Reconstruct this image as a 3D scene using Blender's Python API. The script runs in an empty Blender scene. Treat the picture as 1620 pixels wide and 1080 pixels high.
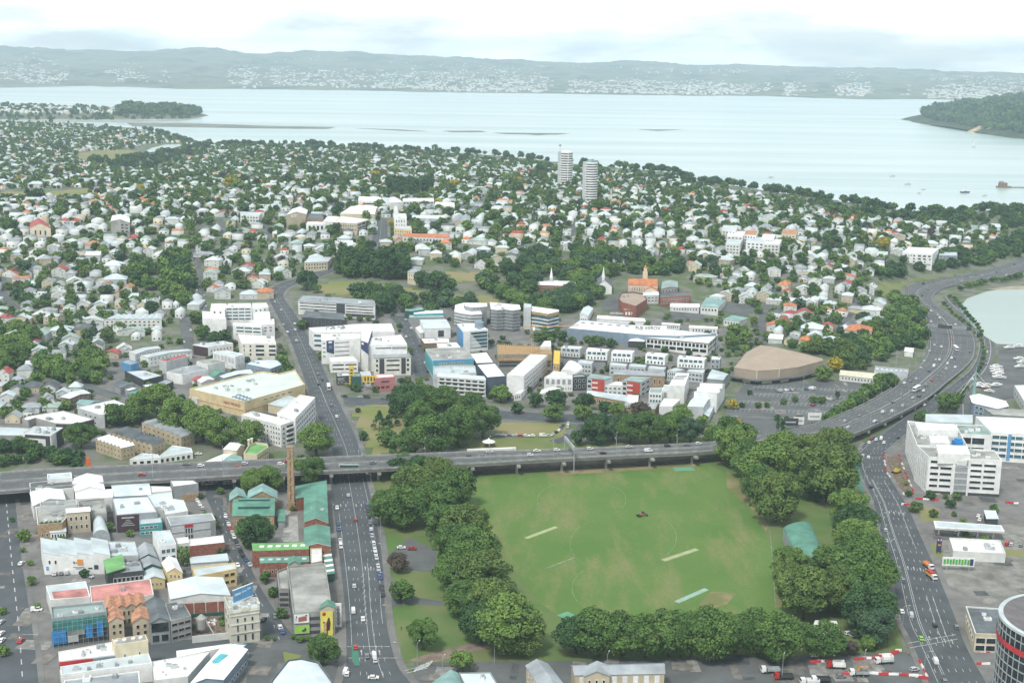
import bpy,math,random
import numpy as np
from mathutils import Matrix,Vector
random.seed(7);RNG=np.random.default_rng(11)
scene=bpy.context.scene
COL=scene.collection
FPX,CAMZ,PITCH,ROLL=2080.0,240.0,math.radians(12.15),math.radians(0.77)
cp,sp,cr,sr=math.cos(PITCH),math.sin(PITCH),math.cos(ROLL),math.sin(ROLL)
FWD=np.array([0,cp,-sp]);_r=np.array([1.0,0,0]);_u=np.array([0,sp,cp])
RGT=_r*cr+_u*sr
UPV=-_r*sr+_u*cr
cam=bpy.data.cameras.new('camera');camo=bpy.data.objects.new('camera',cam);COL.objects.link(camo)
cam.sensor_width=36.0;cam.lens=36.0*FPX/1620.0
cam.clip_start=1.0;cam.clip_end=60000.0
camo.matrix_world=Matrix(((RGT[0],UPV[0],-FWD[0],0),(RGT[1],UPV[1],-FWD[1],0),(RGT[2],UPV[2],-FWD[2],CAMZ),(0,0,0,1)))
scene.camera=camo
SUN_EL,SUN_AZ=math.radians(56),math.radians(-152)
sun=bpy.data.lights.new('sun','SUN');suno=bpy.data.objects.new('sun',sun);COL.objects.link(suno)
sun.energy=2.9;sun.angle=math.radians(10);sun.color=(1.0,0.965,0.90)
sd=Vector((math.sin(SUN_AZ)*math.cos(SUN_EL),math.cos(SUN_AZ)*math.cos(SUN_EL),math.sin(SUN_EL)))
suno.rotation_euler=sd.to_track_quat('Z','Y').to_euler()
world=bpy.data.worlds.new('World');scene.world=world;world.use_nodes=True
nt=world.node_tree;nt.nodes.clear()
out=nt.nodes.new('ShaderNodeOutputWorld')
sky=nt.nodes.new('ShaderNodeTexSky');sky.sky_type='NISHITA';sky.sun_disc=False
sky.sun_elevation=SUN_EL;sky.sun_rotation=SUN_AZ;sky.altitude=100;sky.air_density=1.0;sky.dust_density=1.2
bg1=nt.nodes.new('ShaderNodeBackground');bg1.inputs['Strength'].default_value=0.11
nt.links.new(sky.outputs[0],bg1.inputs['Color'])
bg2=nt.nodes.new('ShaderNodeBackground');bg2.inputs['Strength'].default_value=1.25
tc=nt.nodes.new('ShaderNodeTexCoord');mp=nt.nodes.new('ShaderNodeMapping');mp.inputs['Scale'].default_value=(3.0,3.0,13.0)
mp.inputs['Location'].default_value=(1.3,0.2,0.4)
nz=nt.nodes.new('ShaderNodeTexNoise');nz.inputs['Scale'].default_value=2.2;nz.inputs['Detail'].default_value=7.0;nz.inputs['Roughness'].default_value=0.55
rp=nt.nodes.new('ShaderNodeValToRGB');rp.color_ramp.elements[0].position=0.36;rp.color_ramp.elements[0].color=(0.45,0.45,0.45,1)
rp.color_ramp.elements[1].position=0.56;rp.color_ramp.elements[1].color=(1,1,1,1)
nz2=nt.nodes.new('ShaderNodeTexNoise');nz2.inputs['Scale'].default_value=5.0;nz2.inputs['Detail'].default_value=6.0
rp2=nt.nodes.new('ShaderNodeValToRGB');rp2.color_ramp.elements[0].position=0.42;rp2.color_ramp.elements[0].color=(0.78,0.85,0.90,1)
rp2.color_ramp.elements[1].position=0.62;rp2.color_ramp.elements[1].color=(1.0,1.0,0.98,1)
mix=nt.nodes.new('ShaderNodeMixShader')
L=nt.links.new
L(tc.outputs['Generated'],mp.inputs[0]);L(mp.outputs[0],nz.inputs['Vector']);L(mp.outputs[0],nz2.inputs['Vector'])
L(nz.outputs['Fac'],rp.inputs[0]);L(nz2.outputs['Fac'],rp2.inputs[0]);L(rp2.outputs[0],bg2.inputs['Color'])
sx=nt.nodes.new('ShaderNodeSeparateXYZ');mr=nt.nodes.new('ShaderNodeMapRange');mr.inputs['From Min'].default_value=0.0;mr.inputs['From Max'].default_value=0.25;mr.inputs['To Min'].default_value=1.8;mr.inputs['To Max'].default_value=1.06
L(tc.outputs['Generated'],sx.inputs[0]);L(sx.outputs['Z'],mr.inputs['Value']);L(mr.outputs[0],bg2.inputs['Strength'])
L(rp.outputs[0],mix.inputs[0]);L(bg1.outputs[0],mix.inputs[1]);L(bg2.outputs[0],mix.inputs[2]);L(mix.outputs[0],out.inputs['Surface'])
scene.view_settings.view_transform='Standard';scene.view_settings.look='None'
scene.view_settings.exposure=0.08;scene.view_settings.gamma=1.0
scene.render.engine='CYCLES'
cy=scene.cycles
cy.max_bounces=5;cy.diffuse_bounces=2;cy.glossy_bounces=2;cy.transmission_bounces=2;cy.volume_bounces=1;cy.transparent_max_bounces=4
cy.use_denoising=True;cy.caustics_reflective=False;cy.caustics_refractive=False
def ray(u,v):
 d=FWD+RGT*((u-810.0)/FPX)+UPV*((540.0-v)/FPX)
 return d
def at_z(u,v,z):
 d=ray(u,v);t=(z-CAMZ)/d[2]
 return np.array([d[0]*t,d[1]*t,z])
def project(p):
 q=np.asarray(p,float)-np.array([0,0,CAMZ])
 w=q@FWD
 return 810+FPX*(q@RGT)/w,540-FPX*(q@UPV)/w
ORD=('first second third fourth fifth sixth seventh eighth ninth tenth eleventh twelfth thirteenth fourteenth fifteenth sixteenth seventeenth ' 'eighteenth nineteenth twentieth').split()
_T=['twenty','thirty','forty','fifty','sixty','seventy','eighty','ninety']
def ordinal(i):
 if i<20:return ORD[i]
 n=i+1
 if n>=100:return('hundredth' if n==100 else 'hundred-and-'+ordinal(n-101))
 t,o=divmod(n,10)
 return(_T[t-2][:-1]+'ieth')if o==0 else _T[t-2]+'-'+ORD[o-1]
CTRL=[(-200,1080,4),(0,1080,4),(300,1080,4),(800,1080,4),(1300,1080,4),(1600,1080,4),(1800,1000,4),(-200,800,4),(0,780,4),(200,850,4),(400,760,4),(600,900,4),(800,740,4),(1000,850,4),(1200,740,4),(1400,850,4),(1600,720,4),(1450,600,4),(1540,480,4),(1620,440,4),(1480,455,4.5),(1700,520,4),(560,660,4),(700,670,4),(850,660,4),(1000,650,4),(1200,620,4),(1320,640,4),(300,700,4),(100,720,4),(1620,600,4),(520,600,8),(480,520,15),(440,470,22),(510,430,32),(590,385,46),(600,352,55),(610,330,58),(700,600,6),(660,520,14),(800,540,9),(850,490,16),(900,460,20),(950,462,22),(1020,450,25),(1090,460,21),(1170,530,8),(1250,570,4),(1290,530,12),(1350,510,13),(1400,470,17),(1380,430,24),(1440,420,16),(1500,405,18),(1580,375,18),(1000,560,8),(900,560,8),(1300,380,38),(1200,430,28),(1100,390,40),(1000,400,36),(900,390,38),(750,440,30),(800,400,40),(700,370,50),(0,610,8),(100,580,9),(200,570,9),(300,530,13),(150,490,19),(300,440,29),(80,430,31),(0,460,26),(200,400,41),(380,430,29),(60,350,56),(250,350,56),(400,345,56),(430,385,41),(-200,450,30),(-200,350,55),(0,320,60),(300,310,60),(500,310,60),(800,305,57),(930,320,53),(1100,335,47),(1250,345,41),(1400,350,34),(1530,360,26),(1620,350,20),(500,245,26),(700,252,28),(900,270,32),(1080,290,31),(1200,305,31),(1300,320,30),(1400,338,26),(1500,345,23),(1620,343,19),(1800,350,16),(1440,590,2),(1480,560,2),(1500,575,2),(1470,530,2),(1540,550,2),(1500,510,2),(1465,490,2),(1480,470,3),(1430,462,3),(1455,450,3),(1500,442,3),(1570,435,3),(1620,415,4),(1650,405,4),(1560,500,2),(1600,560,2),(1400,620,2),(1350,655,2),(0,250,30),(150,275,36),(170,243,12),(275,236,2),(240,262,22),(330,245,18),(400,240,24),(0,210,22),(100,208,16),(200,208,5),(-200,230,25),(-200,200,20)]
_cp=np.array([at_z(u,v,z)for u,v,z in CTRL])
def _pc(x,y):
 return np.stack([x/y*2080.0,-520000.0/y*2.2],-1)
_C=_pc(_cp[:,0],_cp[:,1]);_c2=60.0**2
def _phi(a,b):return np.sqrt(((a[:,None,:]-b[None,:,:])**2).sum(-1)+_c2)
_A=_phi(_C,_C)-1e-9;_W=np.linalg.solve(_A+np.eye(len(_C))*-3.0,_cp[:,2]-20.0)
COAST=[(-300,196),(0,193),(100,192),(205,201),(240,206),(318,226),(420,228),(500,228),(640,238),(760,246),(840,254),(960,267),(1080,277),(1098,291),(1150,297),(1250,312),(1350,325),(1430,337),(1500,340),(1560,338),(1640,340),(1900,352)]
_cz=[4,4,4,4,6,14,18,20,20,20,22,22,22,22,22,22,20,18,16,14,12,10]
_cw=np.array([at_z(u,v,z)for(u,v),z in zip(COAST,_cz)])
_ct=_cw[:,0]/_cw[:,1];_cr=np.hypot(_cw[:,0],_cw[:,1])
def hgt(x,y):
 x=np.atleast_1d(np.asarray(x,float));y=np.atleast_1d(np.asarray(y,float))
 yy=np.maximum(y,60.0)
 h=np.empty(len(x))
 for i in range(0,len(x),20000):
  s=slice(i,i+20000)
  h[s]=_phi(_pc(x[s],yy[s]),_C)@_W+20.0
 h=4.0+np.maximum(0,h-5.0)
 h=np.where(yy<640,4.0,h)
 t=x/yy;r=np.hypot(x,yy);R=np.interp(t,_ct,_cr)
 k=np.clip((R+30-r)/30.0,0,1)
 return h*k*k*(3-2*k)-4.0*(1-k)
def h1(x,y):return float(hgt([x],[y])[0])
def ground(u,v,lo=250.0,hi=5200.0):
 d=ray(u,v);d=d/math.hypot(d[0],d[1])
 if d[2]>=-1e-4:return None
 rs=np.geomspace(lo,hi,320)
 z=CAMZ+d[2]*rs;hh=hgt(d[0]*rs,d[1]*rs)
 below=np.nonzero(z<=hh)[0]
 if len(below)==0:return at_z(u,v,0.0)
 i=below[0]
 if i==0:a=rs[0];b=rs[0]
 else:a,b=rs[i-1],rs[i]
 for _ in range(18):
  m=(a+b)/2
  if CAMZ+d[2]*m<=h1(d[0]*m,d[1]*m):b=m
  else:a=m
 return np.array([d[0]*b,d[1]*b,h1(d[0]*b,d[1]*b)])
def above(u,v,h):
 """world point seen at pixel (u,v) that stands h metres over the ground below it"""
 g=4.0
 for _ in range(9):
  p=at_z(u,v,g+h);g2=h1(p[0],p[1]);g=0.5*(g+g2)
 return np.array([p[0],p[1],g+h]),g
MATS={}
def material(name,color,rough=0.85,var=0.12,scale=0.35,color2=None,spec=0.3,bump=0.0,metal=0.0,detail=4.0,lo=0.35,hi=0.65):
 if name in MATS:return MATS[name]
 m=bpy.data.materials.new(name);m.use_nodes=True;t=m.node_tree
 b=t.nodes['Principled BSDF'];b.inputs['Roughness'].default_value=rough;b.inputs['Specular IOR Level'].default_value=spec;b.inputs['Metallic'].default_value=metal
 c1=tuple(color)+(1,)
 c2=tuple(color2)+(1,)if color2 else tuple(min(1,c*(1-var*1.6))for c in color)+(1,)
 if not color2:c1=tuple(min(0.92,c*(1+var*0.5))for c in color)+(1,)
 g=t.nodes.new('ShaderNodeNewGeometry');n=t.nodes.new('ShaderNodeTexNoise')
 n.inputs['Scale'].default_value=scale;n.inputs['Detail'].default_value=detail;n.inputs['Roughness'].default_value=0.6
 r=t.nodes.new('ShaderNodeValToRGB');r.color_ramp.elements[0].position=lo;r.color_ramp.elements[1].position=hi
 r.color_ramp.elements[0].color=c2;r.color_ramp.elements[1].color=c1
 t.links.new(g.outputs['Position'],n.inputs['Vector']);t.links.new(n.outputs['Fac'],r.inputs[0]);t.links.new(r.outputs[0],b.inputs['Base Color'])
 if bump:
  bp=t.nodes.new('ShaderNodeBump');bp.inputs['Strength'].default_value=bump;bp.inputs['Distance'].default_value=0.3
  t.links.new(n.outputs['Fac'],bp.inputs['Height']);t.links.new(bp.outputs[0],b.inputs['Normal'])
 MATS[name]=m;return m
def M(name):return MATS[name]
def paint(key,c,rough=0.7,var=0.10,scale=0.25):
 return material(key,c,rough,var,scale)
WHITE=paint('white_paint',(0.80,0.81,0.79));OFFW=paint('off_white',(0.68,0.69,0.66));CREAM=paint('cream',(0.64,0.57,0.41));PALE=paint('pale_grey',(0.52,0.55,0.55))
GREY=paint('mid_grey',(0.30,0.32,0.33));DARK=paint('charcoal',(0.065,0.07,0.075));CONC=material('concrete',(0.33,0.33,0.31),0.9,0.2,0.12)
TAN=material('tan_brick',(0.40,0.28,0.17),0.9,0.2,0.8);BRICK=material('red_brick',(0.30,0.125,0.085),0.9,0.22,0.8);BEIGE=paint('beige',(0.52,0.45,0.33))
YEL=paint('pale_yellow',(0.66,0.53,0.27));NAVY=paint('navy',(0.045,0.06,0.14));BLUE=paint('sky_blue',(0.12,0.33,0.58));TEAL=paint('teal_paint',(0.10,0.36,0.36))
RED=paint('red_paint',(0.50,0.045,0.05));PINKR=paint('pink_render',(0.48,0.20,0.20));DGREEN=paint('dark_green',(0.035,0.10,0.085));MAROON=paint('maroon',(0.075,0.045,0.055))
SLATEB=paint('blue_grey_paint',(0.22,0.29,0.36));BROWN=material('brown_wall',(0.25,0.18,0.13),0.9,0.2,0.6);LIME=paint('lime_green',(0.35,0.62,0.10));GOLD=paint('yellow_paint',(0.72,0.52,0.08))
R_WHITE=material('roof_white_metal',(0.82,0.83,0.82),0.55,0.13,0.10);R_PALE=material('roof_pale_metal',(0.52,0.60,0.62),0.5,0.13,0.10);R_BLUE=material('roof_blue_metal',(0.62,0.71,0.75),0.5,0.12,0.10)
R_GREY=material('roof_grey_metal',(0.33,0.37,0.39),0.6,0.2,0.10);R_DARK=material('roof_dark_metal',(0.13,0.155,0.165),0.6,0.25,0.12);R_GREEN=material('roof_green_metal',(0.115,0.285,0.215),0.6,0.2,0.12)
R_LGREEN=material('roof_bright_green',(0.17,0.40,0.14),0.6,0.15,0.15);R_TEAL=material('roof_teal_metal',(0.25,0.41,0.385),0.6,0.2,0.12);R_PINK=material('roof_pink_metal',(0.58,0.26,0.235),0.75,0.3,0.12)
R_TERRA=material('roof_terracotta',(0.50,0.26,0.16),0.85,0.25,0.4);R_RED=material('roof_red_metal',(0.42,0.10,0.085),0.7,0.25,0.2);R_ORANGE=material('roof_orange_tile',(0.55,0.21,0.10),0.8,0.25,0.3)
R_BROWN=material('roof_brown',(0.37,0.305,0.24),0.8,0.06,0.10);R_CONC=material('roof_concrete',(0.36,0.37,0.345),0.9,0.25,0.09);R_DBROWN=material('roof_dark_brown',(0.17,0.115,0.10),0.85,0.25,0.3)
R_GREENG=material('roof_grey_green',(0.30,0.39,0.37),0.8,0.15,0.12);TIMBER=material('raw_timber',(0.52,0.35,0.17),0.85,0.25,0.7)
GLASS=material('window_glass',(0.035,0.05,0.055),0.12,0.5,0.35,spec=0.6);GLASSB=material('blue_glass',(0.07,0.16,0.19),0.12,0.3,0.2,spec=0.6);METAL=material('grey_steel',(0.38,0.41,0.42),0.5,0.15,0.6)
ASPH=material('asphalt',(0.088,0.101,0.108),0.9,0.14,0.08,detail=10.0);ASPH2=material('worn_asphalt',(0.125,0.135,0.135),0.95,0.18,0.06,detail=8.0);LINE=material('road_paint',(0.58,0.60,0.59),0.8,0.35,1.5)
PAVE=material('pavement',(0.19,0.19,0.18),0.95,0.18,0.10,detail=8.0);KERB=material('kerb_concrete',(0.36,0.36,0.34),0.9,0.2,0.3)
RUBBER=material('tyre_rubber',(0.03,0.03,0.03),0.9,0.2,2.0);CARGLASS=material('car_glass',(0.02,0.025,0.03),0.1,0.3,1.0,spec=0.7)
def leaf_mat(name,a,b):
 return material(name,a,0.75,0.0,0.09,color2=b,spec=0.12,detail=5.0,lo=0.38,hi=0.62)
LEAF=[leaf_mat('leaf_mid',(0.118,0.205,0.052),(0.070,0.138,0.040)),leaf_mat('leaf_dark',(0.070,0.138,0.048),(0.044,0.096,0.037)),leaf_mat('leaf_light',(0.165,0.262,0.064),(0.115,0.196,0.050)),leaf_mat('leaf_yellow',(0.46,0.37,0.04),(0.27,0.25,0.04)),leaf_mat('leaf_purple',(0.13,0.10,0.075),(0.09,0.075,0.06)),leaf_mat('leaf_bluegreen',(0.088,0.155,0.080),(0.056,0.110,0.060)),leaf_mat('leaf_olive',(0.142,0.208,0.056),(0.090,0.150,0.043))]
HGLASS=material('house_glass',(0.10,0.12,0.125),0.2,0.4,0.5);WBOARD=paint('weatherboard',(0.60,0.625,0.60));R_MINT=material('roof_mint',(0.36,0.465,0.415),0.6,0.2,0.12);R_SILV=material('roof_silver',(0.60,0.645,0.64),.55,.15,.1)
BARK=material('bark',(0.11,0.085,0.06),0.95,0.3,2.0)
class MB:
 def __init__(s):s.v=[];s.f=[];s.m=[];s.mats=[]
 def mi(s,mat):
  if mat not in s.mats:s.mats.append(mat)
  return s.mats.index(mat)
 def poly(s,pts,mat):
  n=len(s.v);s.v+=[tuple(map(float,p))for p in pts];s.f.append(tuple(range(n,n+len(pts))));s.m.append(s.mi(mat))
 def prism(s,pts,z0,z1,mat,top=None,bottom=False):
  """vertical prism over CCW polygon pts"""
  n=len(pts)
  for i in range(n):
   a,b=pts[i],pts[(i+1)%n]
   s.poly([(a[0],a[1],z0),(b[0],b[1],z0),(b[0],b[1],z1),(a[0],a[1],z1)],mat)
  s.poly([(p[0],p[1],z1)for p in pts],top or mat)
  if bottom:s.poly([(p[0],p[1],z0)for p in reversed(pts)],mat)
 def box(s,c,sx,sy,sz,mat,rz=0.0,top=None):
  """c = centre of the base"""
  ca,sa=math.cos(rz),math.sin(rz)
  q=[(c[0]+ca*x-sa*y,c[1]+sa*x+ca*y)for x,y in((-sx/2,-sy/2),(sx/2,-sy/2),(sx/2,sy/2),(-sx/2,sy/2))]
  s.prism(q,c[2],c[2]+sz,mat,top,True)
 def bar(s,a,b,w,mat,n=4):
  a=Vector(a);b=Vector(b);d=(b-a).normalized();x=d.orthogonal().normalized();y=d.cross(x)
  w2=w if isinstance(w,(tuple,list))else(w,w)
  ra=[a+(x*math.cos(2*math.pi*i/n)+y*math.sin(2*math.pi*i/n))*w2[0]/2 for i in range(n)]
  rb=[b+(x*math.cos(2*math.pi*i/n)+y*math.sin(2*math.pi*i/n))*w2[1]/2 for i in range(n)]
  for i in range(n):s.poly([ra[i],ra[(i+1)%n],rb[(i+1)%n],rb[i]],mat)
  s.poly(list(reversed(ra)),mat);s.poly(rb,mat)
 def mesh(s,name):
  me=bpy.data.meshes.new(name);me.from_pydata(s.v,[],s.f)
  for m in s.mats:me.materials.append(m)
  if len(s.mats)>1:me.polygons.foreach_set('material_index',s.m)
  return me
 def obj(s,name,parent=None,loc=(0,0,0)):
  return link(name,s.mesh(name),parent,loc)
def link(name,me,parent=None,loc=(0,0,0),rz=0.0):
 o=bpy.data.objects.new(name,me);COL.objects.link(o)
 if parent is not None:o.parent=parent
 o.location=loc
 if rz:o.rotation_euler=(0,0,rz)
 return o
def tag(o,label,cat,group=None,kind=None):
 o['label']=label;o['category']=cat
 if group:o['group']=group
 if kind:o['kind']=kind
 return o
def structure(o,label=None):
 o['kind']='structure'
 if label:o['label']=label
 return o
def empty(name,loc,rz=0.0):
 o=bpy.data.objects.new(name,None);COL.objects.link(o);o.location=loc;o.rotation_euler=(0,0,rz);o.empty_display_size=0.5
 return o
def np_mesh(name,V,Fq,mi,mats):
 """big mesh from numpy: V (n,3), Fq (m,4) quads or (m,3)"""
 me=bpy.data.meshes.new(name);k=Fq.shape[1]
 me.vertices.add(len(V));me.vertices.foreach_set('co',V.astype(np.float32).ravel())
 me.loops.add(Fq.size);me.loops.foreach_set('vertex_index',Fq.astype(np.int32).ravel())
 me.polygons.add(len(Fq));me.polygons.foreach_set('loop_start',np.arange(0,Fq.size,k,dtype=np.int32))
 me.polygons.foreach_set('loop_total',np.full(len(Fq),k,np.int32))
 for m in mats:me.materials.append(m)
 if mi is not None:me.polygons.foreach_set('material_index',np.asarray(mi,np.int32))
 me.update(calc_edges=True);return me
LAND=[]
def landmark(words_,u,v):LAND.append((words_,u,v))
def autolabel(items,noun_plural):
 """items: dicts with attr, u, v, objs -> distinct labels by nearest landmark, side and order"""
 groups={}
 for it in items:
  j=min(range(len(LAND)),key=lambda k:(LAND[k][1]-it['u'])**2+1.6*(LAND[k][2]-it['v'])**2)
  du,dv=it['u']-LAND[j][1],it['v']-LAND[j][2]
  side=('left of' if du<0 else 'right of')if abs(du)>1.1*abs(dv)else('beyond' if dv<0 else 'in front of')
  it['d']=du*du+1.6*dv*dv
  groups.setdefault((it['attr'],side,LAND[j][0]),[]).append(it)
 for(attr,side,lm),its in groups.items():
  its.sort(key=lambda q:q['d'])
  for i,it in enumerate(its):
   lab=f'{attr} {side} {lm}' if len(its)==1 else f'{attr} {side} {lm}, {ordinal(i)} closest to it'
   it['obj']['label']=lab
def fan(name,t0,t1,nt_,r0,r1,nr,zf,mat):
 ts=np.linspace(t0,t1,nt_);ys=np.geomspace(r0,r1,nr)
 X=(ts[None,:]*ys[:,None]).ravel();Y=np.repeat(ys,nt_)
 Z=zf(X,Y)
 V=np.stack([X,Y,Z],-1)
 i=np.arange((nr-1)*(nt_-1));r=i//(nt_-1);c=i%(nt_-1);a=r*nt_+c
 Fq=np.stack([a,a+1,a+nt_+1,a+nt_],-1)
 me=np_mesh(name,V,Fq,None,[mat]);me.polygons.foreach_set('use_smooth',np.ones(len(Fq),bool))
 return link(name,me)
GROUND=material('suburb_ground',(0.095,0.135,0.06),0.95,0,0.06,color2=(0.165,0.17,0.14),detail=8.0,lo=0.44,hi=0.56)
GRASS=material('grass',(0.115,0.165,0.045),0.95,0,0.03,color2=(0.19,0.19,0.085),detail=9.0,lo=0.30,hi=0.62)
DRYGRASS=material('dry_grass',(0.17,0.205,0.06),0.95,0,0.02,color2=(0.25,0.22,0.115),detail=8.0,lo=0.38,hi=0.62)
structure(fan('ground',-0.75,0.75,260,150,4300,300,hgt,GROUND))
def water_mat(name,base,rough):
 m=bpy.data.materials.new(name);m.use_nodes=True;t=m.node_tree;b=t.nodes['Principled BSDF']
 b.inputs['Roughness'].default_value=rough;b.inputs['IOR'].default_value=1.33
 g=t.nodes.new('ShaderNodeNewGeometry');mp_=t.nodes.new('ShaderNodeMapping');mp_.inputs['Scale'].default_value=(0.0005,0.0042,1)
 n=t.nodes.new('ShaderNodeTexNoise');n.inputs['Scale'].default_value=1.0;n.inputs['Detail'].default_value=6.0
 r=t.nodes.new('ShaderNodeValToRGB');r.color_ramp.elements[0].position=0.35;r.color_ramp.elements[1].position=0.65
 r.color_ramp.elements[0].color=base[0]+(1,);r.color_ramp.elements[1].color=base[1]+(1,)
 t.links.new(g.outputs['Position'],mp_.inputs[0]);t.links.new(mp_.outputs[0],n.inputs['Vector']);t.links.new(n.outputs['Fac'],r.inputs[0]);t.links.new(r.outputs[0],b.inputs['Base Color'])
 n2=t.nodes.new('ShaderNodeTexNoise');n2.inputs['Scale'].default_value=0.4;n2.inputs['Detail'].default_value=3.0
 bp=t.nodes.new('ShaderNodeBump');bp.inputs['Strength'].default_value=0.35;bp.inputs['Distance'].default_value=0.3
 t.links.new(g.outputs['Position'],n2.inputs['Vector']);t.links.new(n2.outputs['Fac'],bp.inputs['Height']);t.links.new(bp.outputs[0],b.inputs['Normal'])
 return m
WATER=water_mat('harbour_water',((0.33,0.455,0.44),(0.48,0.585,0.57)),0.25)
WATER2=water_mat('sheltered_water',((0.27,0.36,0.32),(0.34,0.43,0.385)),0.2)
b=MB();b.poly([(-16000,900,0),(16000,900,0),(16000,14000,0),(-16000,14000,0)],WATER)
structure(b.obj('water'),'wide pale turquoise harbour beyond the suburb')
def vnoise(x,seed,octs=5):
 rg=np.random.default_rng(seed);s=np.zeros_like(x);a=1.0;f=1.0
 for _ in range(octs):
  tab=rg.uniform(-1,1,4096);q=x*f;i=np.floor(q).astype(int);fr=q-i;fr=fr*fr*(3-2*fr)
  s+=a*(tab[i%4096]*(1-fr)+tab[(i+1)%4096]*fr);a*=0.5;f*=2.03
 return s
def far_h(X,Y):
 t=X/Y
 shore=9150+250*vnoise(t*12+50,3)+np.interp(t,[-0.45,-0.2,0,0.2,0.34,0.42],[500,100,100,0,-300,-1200])
 k=np.clip((Y-shore)/400,0,1)
 roll=28+20*vnoise(t*60+Y*0.0011+90,5)+14*vnoise(t*90-Y*0.0016+300,8)
 rng=np.interp(t,[-.5,-.389,-.332,-.269,-.231,-.188,-.12,-.077,-.005,.043,.091,.188,.284,.389,.5],[370,350,276,274,346,268,310,268,236,220,214,200,172,160,150])
 rng=rng+7*vnoise(t*40+11,21)+3*vnoise(t*160+70,22,3)-50
 ridge=np.exp(-((Y-18300)/3300.0)**2)
 r2=0.55*np.exp(-((Y-14200-900*np.sin(t*14))/1500.0)**2)*(0.55+0.35*vnoise(t*22+400,31))
 return-4+k*(6+np.maximum(4,roll)*np.clip((Y-shore)/2500,0.1,1)+rng*ridge*np.clip((Y-11000)/3000,0,1)+60*r2)
FAR=material('far_land',(0.06,0.09,0.055),0.95,0,0.0025,color2=(0.16,0.17,0.12),detail=12.0,lo=0.46,hi=0.60)
structure(fan('hills',-0.6,0.6,420,7000,21000,150,far_h,FAR),'distant hills and far shore across the harbour')
def in_poly(px,py,poly):
 px=np.asarray(px);py=np.asarray(py);r=np.zeros(px.shape,bool);n=len(poly)
 for i in range(n):
  x1,y1=poly[i];x2,y2=poly[(i+1)%n]
  c=((y1>py)!=(y2>py))&(px<(x2-x1)*(py-y1)/(y2-y1+1e-12)+x1)
  r^=c
 return r
def sheet(name,px,mat,dz,label=None,kind='structure',z=4.0):
 b=MB();pts=[at_z(u,v,z+dz)for u,v in px]
 a=sum(pts[i][0]*pts[(i+1)%len(pts)][1]-pts[(i+1)%len(pts)][0]*pts[i][1]for i in range(len(pts)))
 if a<0:pts.reverse()
 b.poly(pts,mat);o=b.obj(name);o['kind']=kind
 if label:o['label']=label
 return o
def draped(name,px,mat,dz,step=7.0,label=None):
 """sheet following sloping ground: polygon of pixels on the terrain"""
 P=np.array([ground(u,v)[:2]for u,v in px]);lo=P.min(0);hi=P.max(0)
 nx=max(2,int((hi[0]-lo[0])/step));ny=max(2,int((hi[1]-lo[1])/step))
 xs=np.linspace(lo[0],hi[0],nx);ys=np.linspace(lo[1],hi[1],ny)
 X,Y=np.meshgrid(xs,ys);Z=hgt(X.ravel(),Y.ravel())+dz
 V=np.stack([X.ravel(),Y.ravel(),Z],-1)
 i=np.arange((nx-1)*(ny-1));r=i//(nx-1);c=i%(nx-1);a=r*nx+c
 cx=(X.ravel()[a]+X.ravel()[a+1])/2;cyy=(Y.ravel()[a]+Y.ravel()[a+nx])/2
 k=in_poly(cx,cyy,P);a=a[k]
 o=link(name,np_mesh(name,V,np.stack([a,a+1,a+nx+1,a+nx],-1),None,[mat]));o['kind']='structure'
 if label:o['label']=label
 return o
ROADS=[]
def dens(stn,step=12.0):
 out_=[stn[0]]
 for a,b in zip(stn,stn[1:]):
  n=max(1,int(np.linalg.norm((a[0]+a[1])/2-(b[0]+b[1])/2)/step))
  for i in range(1,n+1):out_.append(tuple(a[k]+(b[k]-a[k])*i/n for k in range(2)))
 return out_
def smooth(st):
 if len(st)<3:return st
 out_=[st[0]]
 for i in range(len(st)-1):
  p0=st[max(0,i-1)];p1=st[i];p2=st[i+1];p3=st[min(len(st)-1,i+2)]
  for k in(1,2,3,4):
   t=k/4
   out_.append(tuple(0.5*(2*p1[j]+(p2[j]-p0[j])*t+(2*p0[j]-5*p1[j]+4*p2[j]-p3[j])*t*t+(3*p1[j]-p0[j]-3*p2[j]+p3[j])*t**3)for j in range(2)))
 return out_
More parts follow.
